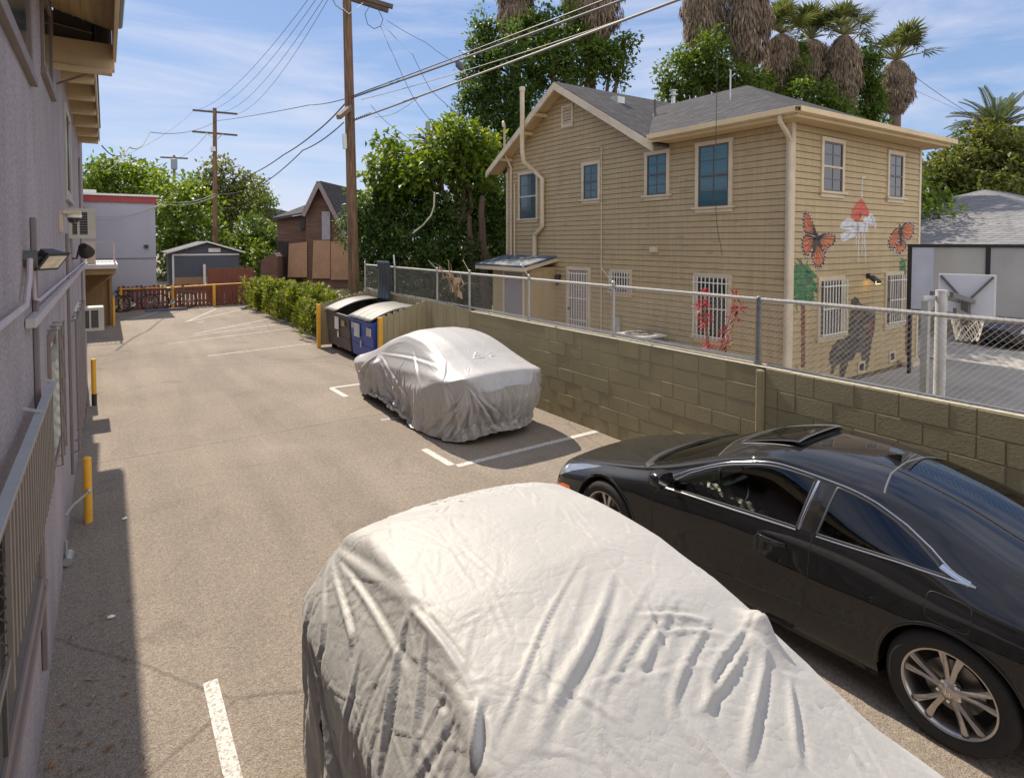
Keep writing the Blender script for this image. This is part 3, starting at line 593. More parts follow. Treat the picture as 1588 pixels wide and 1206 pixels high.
# roofs
b = MB()
ap = (13.2, 9.3, 6.66); rb = (13.2, 12.6, 6.66); e = 5.12
A, B_, C_, D_ = (10.02, 6.08, e), (16.2, 6.14, e), (16.2, 15, e), (10.02, 9.55, e)
b.slab([A, D_, (13.2, 12.35, 6.66), ap][::-1], .07); b.slab([A, ap, B_][::-1], .07); b.slab([B_, ap, (13.2, 12.35, 6.66), (16.2, 15, e)][::-1], .07)
b.build('hip_roof', M['shingle'], hs)
b = MB(); g0, g1 = 10.05, 16.5; rz = 7.10; sl = .585
b.slab([(g0, 13, rz), (g0, 9.35, rz-3.65*sl), (g1, 9.35, rz-3.65*sl), (g1, 13, rz)], .06); b.slab([(g0, 13, rz), (g1, 13, rz), (g1, 16.5, rz-3.5*sl), (g0, 16.5, rz-3.5*sl)], .06)
b.build('gable_roof', M['shingle'], hs)
b = MB()                                       # bargeboards, soffits, fascia
b.slab([(g0-.01, 13, rz-.02), (g0-.01, 16.52, rz-3.52*sl-.02), (g0-.01, 16.52, rz-3.52*sl-.20), (g0-.01, 13, rz-.22)], .05); b.slab([(g0-.01, 13, rz-.02), (g0-.01, 13, rz-.22), (g0-.01, 9.45, rz-3.55*sl-.22), (g0-.01, 9.45, rz-3.55*sl-.02)], .05)
b.build('bargeboard', M['trim'], hs)
b = MB(); b.slab([(g0+.02, 13, rz-.10), (g0+.02, 16.5, rz-3.5*sl-.10), (10.6, 16.5, rz-3.5*sl-.10), (10.6, 13, rz-.10)], .03); b.slab([(g0+.02, 9.5, rz-3.5*sl-.10), (g0+.02, 13, rz-.10), (10.6, 13, rz-.10), (10.6, 9.5, rz-3.5*sl-.10)], .03)
b.box(10.03, 10.52, 6.09, 9.6, 5.00, 5.03); b.box(10.525, 16.19, 6.10, 6.65, 5.00, 5.03); b.box(15.9, 16.19, 6.66, 15, 5.0, 5.03)
b.build('eave_soffit', M['soffit'], hs)
b = MB()
for yy in (15.7, 14.6, 13.9): z = rz-(yy-13)*sl-.14; b.bar((10.06, yy, z-.05), (10.5, yy, z-.05), .07, .09)
b.build('outlooker', M['fascia'], hs)
b = MB(); b.box(10.0, 10.03, 6.085, 9.5, 4.99, 5.16); b.box(10.0, 16.23, 6.06, 6.085, 4.99, 5.16); b.box(16.2, 16.23, 6.085, 15, 4.99, 5.16); b.build('fascia', M['fascia'], hs, bevel=.003)
b = MB()
for p, q in (((9.93, 6.02), (9.93, 9.45)), ((9.93, 6.0), (16.28, 6.0))):
    a = .065; P, Q = Vector((*p, 5.14)), Vector((*q, 5.14))
    b.bar(P, Q, .12, .015); b.bar(P-Vector((0, 0, .09)), Q-Vector((0, 0, .09)), .09, .015)
    dd = (Q-P).normalized(); nn = Vector((-dd.y, dd.x, 0)) if p[1] < 6.01 else Vector((-dd.y, dd.x, 0)); 
    for sgn in (-1, 1): b.bar(P+nn*sgn*.06-Vector((0, 0, .045)), Q+nn*sgn*.06-Vector((0, 0, .045)), .015, .09)
b.build('gutter', M['fascia'], hs)
b = MB(); b.tube([(9.95, 6.35, 5.05), (9.97, 6.35, 4.93), (10.2, 6.38, 4.80), (10.40, 6.42, 4.66), (10.42, 6.43, 4.4), (10.42, 6.43, .1)], .042, 8); b.build('downspout', M['trim'], hs, smooth=True)
# plumbing stacks and roof vents
b = MB(); vy = 14.30; vy2 = 14.1
b.tube([(10.40, 14.35, 2.4), (10.40, 14.35, 3.0), (10.40, 13.98, 3.25), (10.40, 13.98, 4.6), (10.40, 14.35, 4.85), (10.02, 14.35, 5.1), (9.96, 14.35, 5.4), (9.96, 14.35, 7.1)], .065, 10); b.cyl((9.96, 14.35, 7.1), (9.96, 14.35, 7.22), .085, 10)
b.build('flue_pipe', M['trim'], hs, smooth=True)
b = MB(); b.tube([(10.44, 15.65, 1.5), (10.44, 15.65, 5.1), (10.2, 15.65, 5.5), (10.2, 15.65, 6.35), (10.12, 15.6, 6.46), (10.05, 15.5, 6.40), (10.05, 15.48, 6.28)], .035, 8); b.tube([(10.44, 15.45, 1.5), (10.44, 15.45, 4.6)], .025, 8); b.build('service_mast', M['trim'], hs, smooth=True)
b = MB(); b.tube([(10.455, 12.15, 5.25), (10.455, 11.57, 5.22), (10.455, 11.55, 5.1), (10.455, 11.53, .2)], .016, 6); b.build('thin_conduit', M['trim'], hs, smooth=True)
def roof_stack(x, y, h, r, cap, m):
    z = rz - (13-y)*sl if y > 9.6 else 5.12+(x-10.02)*.485
    b = MB(); b.lathe([(r*2.4, z-.02), (r*1.2, z+.08), (r, z+.1), (r, z+h)], (x, y, 0), 12)
    if cap: b.lathe([(0, z+h+.10), (r*1.9, z+h+.08), (r*1.9, z+h+.05), (r*1.2, z+h+.04), (r*1.2, z+h-.02), (r*1.9, z+h-.04), (r*1.9, z+h-.07), (r, z+h-.08)], (x, y, 0), 12)
    b.build('roof_vent', m, hs, smooth=True)
roof_stack(13.6, 12.0, .55, .06, 1, M['galv']); roof_stack(12.1, 11.3, .45, .035, 0, M['sash'])
for x, y in ((11.6, 12.2), (12.6, 10.3)):
    z = rz-(13-y)*sl; b = MB(); b.add([(x-.13, y-.16, z-.12), (x+.13, y-.16, z-.12), (x+.13, y+.14, z+.09), (x-.13, y+.14, z+.09), (x-.13, y-.16, z+.08), (x+.13, y-.16, z+.08), (x+.12, y+.0, z+.13), (x-.12, y+.0, z+.13)], [(0, 1, 5, 4), (4, 5, 6, 7), (7, 6, 2, 3), (0, 4, 7, 3), (1, 2, 6, 5)]); b.build('slant_vent', M['galv'], hs)
b = MB(); b.cyl((12.0, 8.9, 6.0), (12.0, 8.9, 6.75), .02, 6); b.build('antenna_mast', M['galv'], hs)
# windows
def h_window(fr, s0, s1, z0, z1, glass, cols=2, rows=4, bars=None, label=None, cas=.085, midwhite=False):
    b = MB(fr); c = cas
    b.box(s0-c, s0, 0, .045, z0, z1); b.box(s1, s1+c, 0, .045, z0, z1); b.box(s0-c-.01, s1+c+.01, 0, .05, z1, z1+c); b.box(s0-c-.06, s1+c+.06, 0, .085, z0-.045, z0); b.box(s0-c, s1+c, 0, .04, z0-.12, z0-.045)
    w = b.build('window', M['trim'], hs, bevel=.004)
    if label: w['label'] = label
    b = MB(fr); b.box(s0, s1, .001, .022, z0, z1); b.build('pane', glass, w)
    b = MB(fr); f = .035
    b.box(s0, s0+f, .0, .034, z0, z1); b.box(s1-f, s1, .0, .034, z0, z1); b.box(s0+f, s1-f, .0, .034, z0, z0+f); b.box(s0+f, s1-f, .0, .034, z1-f, z1)
    zm = (z0+z1)/2
    for i in range(1, cols): s = s0+(s1-s0)*i/cols; b.box(s-.009, s+.009, 0, .028, z0+f, z1-f)
    for i in range(1, rows):
        if i*2 != rows: z = z0+(z1-z0)*i/rows; b.box(s0+f, s1-f, 0, .0275, z-.009, z+.009)
    b.build('sash', M['sash'], w)
    b = MB(fr); b.box(s0+.001, s1-.001, 0, .040, zm-.02, zm+.02); b.build('meeting_rail', M['trim'] if midwhite else M['sash'], w)
    if bars:
        b = MB(fr); n, o = bars, .11
        for i in range(n): s = s0-.03+(s1-s0+.06)*i/(n-1); b.box(s-.009, s+.009, o, o+.018, z0-.02, z1+.02)
        for z in (z0+.04, z1-.10, (z0+z1)/2 if z1-z0 > .8 and n > 6 else z0+.045): b.box(s0-.06, s1+.06, o+.0185, o+.025, z-.012, z+.012)
        for z in (z0+.04, z1-.10):
            for s in (s0-.05, s1+.05): b.box(s-.008, s+.008, .04, o+.018, z-.009, z+.009)
        b.build('security_bars', M['white_metal'], w)
    return w
GB, GD = M['glass_blue'], M['glass_dark']
M['glass_teal_dark'] = mat('dark_teal_glass', (.03, .075, .085), .08, .3, 3, spec=.9)
h_window(frameF, 7.93, 8.76, 3.50, 4.82, M['glass_teal_dark'], midwhite=True); h_window(frameF, 5.25, 5.80, 3.92, 4.80, M['glass_teal_dark']); h_window(frameF, 2.97, 3.55, 3.88, 4.80, GB); h_window(frameF, 1.33, 2.08, 3.54, 4.82, GB)
h_window(frameF, 4.12, 4.68, 1.58, 2.05, GD, 1, 1, bars=8); h_window(frameF, 1.32, 2.08, .80, 2.06, GD, 1, 2, bars=9)
h_window(frameM, 1.08, 1.80, 3.80, 4.76, GD, 2, 4, midwhite=True); h_window(frameM, 3.86, 4.50, 3.80, 4.74, GD, 2, 4)
h_window(frameM, 1.05, 1.88, .96, 2.04, GD, 1, 2, bars=9); h_window(frameM, 3.86, 4.55, .98, 2.06, GD, 1, 2, bars=8)
# door with iron screen
b = MB(frameF); s0, s1 = 5.52, 6.50
b.box(s0, s0+.1, 0, .05, 0, 2.05); b.box(s1-.1, s1, 0, .05, 0, 2.05); b.box(s0, s1, 0, .055, 2.05, 2.14); dr = b.build('door', M['trim'], hs, bevel=.004)
b = MB(frameF); b.box(s0+.1, s1-.1, 0, .022, 0, 2.05); b.build('door_leaf', mat('mauve_grey_door', (.30, .24, .23), .6, .1, 4), dr)
b = MB(frameF)
for i in range(8): s = s0+.13+(s1-s0-.26)*i/7; b.box(s-.009, s+.009, .04, .055, .05, 2.02)
for z in (.08, .72, 1.30, 1.96): b.box(s0+.11, s1-.11, .0555, .06, z-.015, z+.015)
b.build('screen_bars', M['white_metal'], dr)
b = MB(frameF); b.sphere((6.35, .08, 1.0), .035, 6); b.build('handle', M['sash'], dr)
# lean-to closet with small roof
b = MB(frameF); b.box(7.05, 8.95, .0, .88, 0, 2.10); ln = b.build('lean_to', M['siding'], hs)
b = MB(); X0 = 9.62
for k in range(17):
    z0, z1 = k*CO, min((k+1)*CO, 2.1); b.add([(10.5, 13.48, z0), (X0, 13.48, z0), (X0, 13.494, z1), (10.5, 13.494, z1)], [(0, 1, 2, 3)])
b.build('siding_return', M['siding'], ln)
b = MB(frameF); b.slab([(6.95, .0, 2.36), (6.95, 1.15, 2.10), (9.5, 1.15, 2.10), (9.5, 0, 2.36)], .06); b.build('lean_to_roof', mat('blue_grey_roll_roof', (.07, .10, .13), .8, .3, 3, .3, 20, stain=(.3, .29, .27), stain_amt=.7), ln)
b = MB(frameF); b.bar((6.94, 0, 2.31), (6.94, 1.16, 2.05), .03, .09); b.box(6.95, 9.5, 1.15, 1.17, 2.0, 2.1); b.build('lean_to_fascia', M['trim'], ln)
b = MB(frameF); b.box(7.3, 7.37, .88, .91, 0, 1.95); b.box(8.3, 8.37, .88, .91, 0, 1.95); b.box(7.3, 8.37, .88, .912, 1.95, 2.03); ld = b.build('closet_door_frame', M['trim'], ln)
b = MB(frameF); b.box(7.37, 8.3, .88, .892, 0, 1.95); b.build('closet_door', mat('grey_mauve_leaf', (.28, .25, .25), .6, .1, 4), ld)
b = MB(frameF); b.lathe([(0, 1.92), (.05, 1.90), (.075, 1.8), (.06, 1.79), (.05, 1.62), (.0, 1.6)], (6.8, .13, 0), 8); b.box(6.77, 6.83, 0, .08, 1.78, 1.9); b.build('porch_lantern', M['black_plastic'], hs)
# vents on walls
b = MB(frameF); v0, v1, z0, z1 = 6.25, 6.75, 5.98, 6.50
b.box(v0, v0+.08, 0, .04, z0, z1); b.box(v1-.08, v1, 0, .04, z0, z1); b.box(v0, v1, 0, .042, z0-.06, z0+.04); b.box(v0, v1, 0, .042, z1-.05, z1+.03)
for i in range(5): z = z0+.06+i*.085; b.add([(v0+.08, .03, z), (v1-.08, .03, z), (v1-.08, .005, z+.06), (v0+.08, .005, z+.06)], [(0, 1, 2, 3)])
vn = b.build('gable_vent', M['trim'], hs)
b = MB(frameF); b.box(v0+.08, v1-.08, 0, .003, z0, z1); b.build('vent_opening', M['black_plastic'], vn)
b = MB(frameF); b.box(3.22, 3.38, 0, .12, 2.57, 2.70); b.build('dryer_vent', M['trim'], hs, bevel=.01)
for fr, s, z in ((frameM, 2.62, .03), (frameM, 4.05, .10)):
    b = MB(fr); b.box(s, s+.3, 0, .035, z, z+.05); b.box(s, s+.3, 0, .035, z+.2, z+.25); b.box(s, s+.05, 0, .034, z+.05, z+.2); b.box(s+.25, s+.3, 0, .034, z+.05, z+.2); v = b.build('foundation_vent', M['trim'], hs)
    b = MB(fr); b.box(s+.05, s+.25, 0, .022, z+.05, z+.2); b.build('vent_opening', M['black_plastic'], v)
b = MB(frameM); b.box(4.5, 5.5, .03, .06, .0, .10); b.build('base_trim', M['trim'], hs)
b = MB(frameM); b.box(4.45, 4.75, .1, .35, .0, .1); b.box(4.85, 5.3, .08, .3, .0, .09); tag(b.build('plank', M['trim'], bevel=.01), 'short tan planks lying at the foot of the mural wall', 'plank')
b = MB(frameM); b.tube([(.32, .03, .0), (.32, .03, .45), (.27, .03, .48), (.26, .03, .2)], .012, 6); b.build('wall_pipe', M['fascia'], hs)
wl_ = thing('wall_lamp', 'lit black wall lamp between the two barred windows of the mural wall', 'lamp', frameM(2.98, 0, 2.05))
b = MB(frameM); b.box(2.92, 3.0, .02, .06, 2.02, 2.14); b.bar((2.96, .05, 2.1), (2.97, .16, 2.06), .03); b.add([(2.90, .1, 2.10), (3.08, .1, 2.10), (3.08, .26, 1.98), (2.90, .26, 1.98), (2.88, .08, 2.04), (3.10, .08, 2.04), (3.10, .22, 1.92), (2.88, .22, 1.92)], [(0, 1, 2, 3), (7, 6, 5, 4), (0, 4, 5, 1), (1, 5, 6, 2), (2, 6, 7, 3), (3, 7, 4, 0)]); b.build('lamp_housing', M['black_plastic'], wl_)
b = MB(frameM); b.add([(2.89, .081, 2.035), (3.09, .081, 2.035), (3.09, .219, 1.915), (2.89, .219, 1.915)], [(3, 2, 1, 0)]); b.box(2.885, 3.095, .222, .228, 1.925, 1.985); b.build('lens', mat('lit_lens', (.9, .75, .4), .4, 0, emit=(1, .72, .30), es=1.6), wl_)
# painted mural on the driveway wall (drawn course by course on the boards)
def mur(x, y):
    """coordinates on a close-up of the wall -> (s, h) on the wall plane"""
    px, py = 1220 + x/4.018, 300 + y/4.02
    p = at(px, py, 1.0); o = Vector((0, 0, CAM_H)); d = p - o; n = Vector((math.sin(ang), -math.cos(ang), 0)); O = Vector((10.5, 6.45, 0))
    k = (O-o).dot(n)/d.dot(n); q = o + d*k; a = Vector((math.cos(ang), math.sin(ang), 0)); return ((q-O).dot(a), q.z)
def inside(x, y, P):
    c = False; j = len(P)-1
    for i in range(len(P)):
        if (P[i][1] > y) != (P[j][1] > y) and x < (P[j][0]-P[i][0])*(y-P[i][1])/(P[j][1]-P[i][1])+P[i][0]: c = not c
        j = i
    return c
def paint(mb, P, layer, mi):
    s = [p[0] for p in P]; h = [p[1] for p in P]; a0, a1, h0, h1 = min(s)-.01, max(s)+.01, min(h), max(h)
    V = [Vector(p) for p in P]; E = [(i, (i+1) % len(P)) for i in range(len(P))]
    k = int(math.floor(h0/CO))
    while k*CO < h1+CO:
        for hh in (k*CO, k*CO-.004):
            if h0 < hh < h1: i = len(V); V += [Vector((a0, hh)), Vector((a1, hh))]; E.append((i, i+1))
        k += 1
    try: r = delaunay_2d_cdt(V, E, [], 0, 1e-6)
    except Exception: return
    vs, fs = r[0], r[2]; keep = []
    for f in fs:
        cx = sum(vs[i].x for i in f)/len(f); cy = sum(vs[i].y for i in f)/len(f)
        if inside(cx, cy, P): keep.append(f)
    if not keep: return
    out = []
    for v in vs:
        fr_ = (v.y/CO) % 1.0
        d = .022 if fr_ < .002 or fr_ > .998 else prof(v.y)
        out.append((v.x, d + .0015 + layer*.0009, v.y))
    mb.add(out, keep, mi)
def ins(P, f):
    cx = sum(p[0] for p in P)/len(P); cy = sum(p[1] for p in P)/len(P); return [(cx+(x-cx)*f, cy+(y-cy)*f) for x, y in P]
def stroke(mb, x0, y0, x1, y1, w, layer, mi, w2=None):
    a, b_ = mur(x0, y0), mur(x1, y1); dx, dy = b_[0]-a[0], b_[1]-a[1]; l = math.hypot(dx, dy) or 1; nx, ny = -dy/l*w/2, dx/l*w/2; w2 = w2 if w2 is not None else w; q = w2/w
    paint(mb, [(a[0]+nx, a[1]+ny), (a[0]-nx, a[1]-ny), (b_[0]-nx*q, b_[1]-ny*q), (b_[0]+nx*q, b_[1]+ny*q)], layer, mi)
def mural_mat(n_, c): return mat(n_, c, .72, .28, 9, .2, 60, stain=(.40, .31, .17), stain_amt=.38, stretch=(1, 1, 2.5))
PM = [mural_mat('mural_black', (.035, .03, .035)), mural_mat('mural_orange', (.52, .15, .06)), mural_mat('mural_white', (.58, .58, .60)), mural_mat('mural_green', (.05, .16, .07)), mural_mat('mural_brown', (.15, .05, .035)), mural_mat('mural_red', (.50, .09, .06)), mural_mat('mural_greyhair', (.20, .17, .16)), mural_mat('mural_darkhair', (.07, .058, .052)), mural_mat('mural_lightgreen', (.13, .30, .13))]
def butterfly(wings, label, body):
    mb = MB(frameM)
    for root, W in wings:
        P = [mur(*p) for p in W]; paint(mb, P, 1, 0); cx = sum(p[0] for p in W)/len(W); cy = sum(p[1] for p in W)/len(W)
        I = [(root[0]+(cx-root[0])*.16+(x-root[0])*.80, root[1]+(cy-root[1])*.16+(y-root[1])*.80) for x, y in W]
        I = [(cx+(x-cx)*.80 + (root[0]-cx)*.06, cy+(y-cy)*.80 + (root[1]-cy)*.06) for x, y in W]
        paint(mb, [mur(*p) for p in I], 2, 1)
        for i in range(len(W)):
            x, y = I[i]
            if math.hypot(x-root[0], y-root[1]) > 35: stroke(mb, root[0], root[1], x, y, .020, 3, 0, .012)
            for f in (0, .5):
                j = (i+1) % len(W); ex, ey = W[i][0]*(1-f)+W[j][0]*f, W[i][1]*(1-f)+W[j][1]*f
                if math.hypot(ex-root[0], ey-root[1]) > 62:
                    ex, ey = cx+(ex-cx)*.91, cy+(ey-cy)*.91
                    paint(mb, [mur(ex+4*math.cos(a), ey+5*math.sin(a)) for a in (0, 1.05, 2.1, 3.14, 4.2, 5.2)], 3, 2)
    paint(mb, [mur(*p) for p in body], 4, 0)
    o = mb.build('butterfly_mural', PM, hs); o['label'] = label
butterfly([((176, 262), [(97, 112), (115, 107), (138, 125), (155, 165), (172, 215), (182, 262), (160, 262), (135, 252), (104, 248), (95, 200), (95, 150)]),
           ((170, 275), [(165, 272), (130, 254), (100, 258), (85, 300), (90, 350), (105, 398), (125, 402), (150, 355), (170, 310)]),
           ((188, 275), [(190, 265), (225, 250), (270, 245), (305, 262), (308, 290), (280, 330), (252, 350), (242, 382), (215, 345), (190, 305)]),
           ((180, 305), [(186, 300), (215, 345), (238, 385), (232, 430), (205, 475), (180, 470), (155, 440), (155, 400), (165, 350), (172, 310)])],
          'large orange and black butterfly painted left of the hanging flower', [(176, 248), (188, 244), (194, 270), (186, 310), (168, 360), (150, 402), (146, 395), (165, 320), (172, 270)])
butterfly([((704, 225), [(703, 212), (735, 182), (770, 176), (794, 192), (792, 235), (772, 285), (750, 302), (728, 292), (712, 255)]),
           ((700, 225), [(699, 205), (668, 225), (638, 262), (622, 310), (634, 350), (662, 352), (690, 318), (704, 270)]),
           ((708, 290), [(705, 285), (727, 292), (744, 322), (734, 352), (690, 388), (670, 372), (664, 350), (690, 318)])],
          'smaller orange and black butterfly painted near the right window', [(694, 192), (704, 192), (712, 260), (714, 330), (704, 330), (698, 260)])
mb = MB(frameM)
paint(mb, [mur(*p) for p in [(462, 30), (490, 75), (510, 120), (500, 150), (470, 135), (455, 155), (440, 178), (415, 172), (398, 150), (400, 110), (430, 60)]], 2, 5)
for P in ([(330, 190), (375, 150), (410, 165), (440, 190), (450, 230), (400, 230), (350, 225), (325, 212)], [(330, 255), (370, 235), (440, 225), (432, 262), (390, 282), (350, 302), (330, 288)], [(470, 165), (500, 120), (530, 130), (550, 175), (553, 228), (530, 200), (505, 188), (480, 195)], [(432, 178), (500, 185), (505, 240), (430, 238)]): paint(mb, [mur(*p) for p in P], 1, 2)
for a in ((446, 235, 440, 432), (480, 235, 486, 436), (428, 240, 428, 335), (470, 235, 464, 380)): stroke(mb, *a, .045, 1, 2, .03)
for a in ((485, 180, 478, 260), (410, 200, 350, 215), (400, 245, 345, 285), (520, 140, 545, 210)): stroke(mb, *a, .012, 3, 6)
stroke(mb, 462, 34, 466, -60, .05, 1, 2, .035); stroke(mb, 466, -60, 470, -104, .03, 1, 2); stroke(mb, 470, -104, 484, -100, .03, 1, 2); stroke(mb, 452, 120, 455, 150, .05, 3, 0, .02)
o = mb.build('flower_mural', PM, hs); o['label'] = 'hanging red and white flower painted between the upper windows'
def palm_paint(cx, y0, y1, w, G, label, spikes):
    mb = MB(frameM)
    n = int((y1-y0)/22)
    for i in range(n): paint(mb, [mur(*p) for p in [(cx-w, y0+i*22), (cx+w, y0+i*22), (cx+w*.8, y0+i*22+20), (cx-w*.8, y0+i*22+20)]], 1, 4)
    for P in G: paint(mb, [mur(*p) for p in P], 2, 3)
    for a in spikes: stroke(mb, *a, .055, 3, 3 if len(spikes) < 20 else 8, .008)
    q = random.Random(3)
    for k in range(70 if w > 12 else 10):
        gx, gy = q.uniform(min(p[0] for p in G[0])+12, max(p[0] for p in G[0])-12), q.uniform(min(p[1] for p in G[0])+15, max(p[1] for p in G[0])-15)
        if inside(gx, gy, G[0]): stroke(mb, cx+(gx-cx)*.6, gy-12, gx+(gx-cx)*.25, gy+12, .020, 4, 8 if k % 3 else 0, .004)
    o = mb.build('palm_mural', PM, hs); o['label'] = label
palm_paint(97, 690, 1105, 14, [[(45, 455), (80, 440), (130, 448), (150, 480), (186, 515), (158, 530), (175, 560), (194, 628), (160, 605), (168, 672), (100, 685), (40, 680), (34, 650), (26, 640), (32, 590), (20, 572), (38, 530), (34, 490)]], 'green palm tree painted at the left corner of the mural', [(80, 450, 60, 400), (90, 450, 82, 398), (70, 455, 36, 420), (110, 455, 128, 415), (95, 450, 70, 408), (60, 560, 22, 612), (140, 560, 192, 560), (120, 650, 170, 676), (70, 650, 40, 690), (55, 680, 60, 745)])
palm_paint(742, 745, 1025, 9, [[(700, 425), (720, 402), (736, 430), (738, 520), (715, 505), (698, 480)]], 'partly hidden green palm painted at the right edge of the mural', [(715, 410, 700, 402), (730, 420, 742, 404)])
ANI = [(392, 690), (402, 660), (418, 642), (440, 655), (458, 692), (505, 700), (545, 728), (549, 780), (542, 850), (524, 930), (516, 985), (505, 1065), (480, 1060), (457, 990), (430, 985), (408, 1040), (366, 1100), (350, 1145), (322, 1140), (300, 1075), (270, 1122), (262, 1000), (275, 960), (312, 915), (378, 892), (384, 800)]
mb = MB(frameM)
paint(mb, [mur(*p) for p in [(392, 690), (402, 660), (418, 642), (440, 655), (458, 692), (505, 700), (545, 728), (549, 780), (542, 850), (524, 930), (516, 985), (505, 1065), (492, 1100), (478, 1098), (480, 1060), (462, 1068), (457, 990), (430, 985), (408, 1040), (380, 1045), (366, 1100), (350, 1145), (322, 1140), (325, 1060), (300, 1075), (285, 1122), (270, 1122), (275, 1060), (258, 1058), (262, 1000), (275, 960), (312, 915), (378, 892), (384, 800), (388, 740)]], 1, 7)
q = random.Random(5)
for k in range(190):
    x, y = q.uniform(262, 545), q.uniform(670, 1130)
    if k < 70: x, y = q.uniform(420, 520), q.uniform(790, 980)
    if inside(x, y+15, ANI): stroke(mb, x, y, x+q.uniform(-10, 6), y+q.uniform(18, 42), .017, 2, 6, .003)
paint(mb, [mur(*p) for p in [(500, 800), (535, 790), (532, 850), (510, 900), (496, 850)]], 3, 4)
paint(mb, [mur(*p) for p in [(470, 820), (520, 812), (505, 840), (480, 838)]], 4, 6)
o = mb.build('animal_mural', PM, hs); o['label'] = 'dark shaggy long-tailed animal painted below the wall lamp'
# condenser, meter
cu = thing('condenser_unit', 'grey outdoor air conditioning condenser with a pale top beside the tan house', 'air conditioner', (9.9, 9.65, 0))
b = MB(); b.box(9.5, 10.3, 9.25, 10.05, .05, .70); b.build('case', mat('condenser_grille', (.10, .09, .085), .6, .3, 30, .5, 60), cu, bevel=.03)
b = MB()
for i in range(14): z = .1+i*.042; b.box(9.485, 10.315, 9.235, 10.065, z, z+.008)
b.build('louvre', mat('louvre_grey', (.25, .23, .21), .5), cu)
b = MB(); b.box(9.48, 10.32, 9.23, 10.07, .70, .755); b.build('top_panel', mat('condenser_top', (.55, .52, .46), .5, .1, 5), cu, bevel=.015)
b = MB(); b.lathe([(.33, .757), (.33, .762), (.2, .766), (.2, .758)], (9.9, 9.65, 0), 24); b.lathe([(.06, .757), (.05, .785), (0, .79)], (9.9, 9.65, 0), 12)
for k in range(8): a = k*math.pi/4; b.bar((9.9, 9.65, .765), (9.9+.33*math.cos(a), 9.65+.33*math.sin(a), .765), .008)
b.build('fan_grille', M['sash'], cu)
b = MB(); b.cyl((10.45, 10.9, .45), (10.45, 10.9, .75), .09, 12); b.box(10.4, 10.5, 10.8, 11.0, .75, .95); tag(b.build('utility_meter', M['galv'], smooth=True), 'small grey utility meter on the tan wall left of the condenser', 'meter')
# dangling cable on the house front
b = MB(); pts = [at(1112, 0, 10.2), at(1112, 70, 10.5), at(1112, 130, 10.8), at(1110, 220, 11.2), at(1108, 300, 11.4), at(1112, 350, 11.6), at(1120, 396, 11.7)]
b.tube(pts, .006, 5); tag(b.build('hanging_cable', M['wire']), 'thin black cable hanging loose down in front of the largest upper window', 'cable')
# red plant by the window
def ellip_leaf(V, F, p, d, up, L, W):
    d = d.normalized(); s = d.cross(up).normalized(); n = s.cross(d)
    i = len(V); V += [p, p+d*L*.5+s*W*.5+n*L*.05, p+d*L-n*L*.12, p+d*L*.5-s*W*.5+n*L*.05]; F.append((i, i+1, i+2, i+3))
q = random.Random(21); V, F = [], []; sb_ = MB()
base = Vector((9.30, 7.25, .0))
for k in range(5):
    top = Vector((9.30+q.uniform(-.2, .2), 7.25+q.uniform(-.5, .35), q.uniform(1.3, 2.15))); mid = base.lerp(top, .5)+Vector((q.uniform(-.1, .1), q.uniform(-.1, .1), 0)); sb_.tube([base+Vector((q.uniform(-.05, .05), q.uniform(-.12, .12), 0)), mid, top], [.016, .011, .005], 5)
    for c in [mid.lerp(top, q.random()), mid.lerp(top, q.random())] + ([top, top] if k % 2 else [top]):
        for _ in range(13):
            d = Vector((q.gauss(0, 1), q.gauss(0, 1), q.gauss(.2, .6))); ellip_leaf(V, F, c+d*.02, d, Vector((0, 0, 1)), q.uniform(.10, .20), q.uniform(.03, .055))
rp_ = thing('red_plant', 'thin red leaved shrub growing in front of the barred window of the tan house', 'plant', tuple(base))
npmesh('foliage', [tuple(v) for v in V], F, leaf_mat('red_leaf', (.22, .015, .012), (.42, .05, .03), (.5, .38, .2), .3), rp_)
sb_.build('stem', mat('reddish_stem', (.25, .08, .05), .7), rp_)
# ------------------------------------------------------------------ block wall, chain link fence
bw = thing('block_wall', 'olive painted concrete block wall between the parking lot and the tan house', 'wall', (6.1, 3, 0))
q = random.Random(4)
b = MB(); b.box(6.010, 6.19, 4.06, 10.55, 0, 1.41); b.box(6.005, 6.19, -6, 3.95, 0, 1.415); b.build('core', M['mortar'], bw)
def blocks(y0, y1, x, proud, seed, rnd):
    b = MB(); q = random.Random(seed)
    for c in range(7):
        z0, z1 = c*.2+.004, (c+1)*.2-.004 if c < 6 else 1.418
        y = y0 - (.2 if c % 2 else 0)
        while y < y1:
            w = q.choice((.4, .4, .4, .2, .4)); a, e = max(y+.004, y0), min(y+w-.004, y1)
            if e-a > .02:
                d = x - proud - q.uniform(0, rnd); t = .004
                b.add([(x, a, z0), (x, e, z0), (x, e, z1), (x, a, z1), (d, a+t, z0+t), (d, e-t, z0+t), (d, e-t, z1-t), (d, a+t, z1-t)], [(7, 6, 5, 4), (0, 4, 5, 1), (1, 5, 6, 2), (2, 6, 7, 3), (3, 7, 4, 0)])
            y += w
    return b
blocks(-6, 3.95, 6.005, .006, 8, .007).build('block_face', M['block'], bw)
blocks(4.06, 8.0, 6.010, .003, 9, .005).build('block_face', M['block'], bw); blocks(8.0, 10.55, 6.010, .0015, 12, .002).build('block_face', M['block'], bw)
b = MB(); b.box(5.965, 6.19, 3.955, 4.055, 0, 1.40); b.build('pilaster', M['block'], bw, bevel=.02)
b = MB(); y = -6
while y < 10.5:
    w = q.uniform(.38, .42); b.box(6.003, 6.195, y, min(y+w-.006, 10.55), 1.4185, 1.4255+q.uniform(0, .004)); y += w
b.build('cap_edge', mat('pale_worn_cap', (.40, .36, .27), .85, .3, 12, .4, 50), bw)
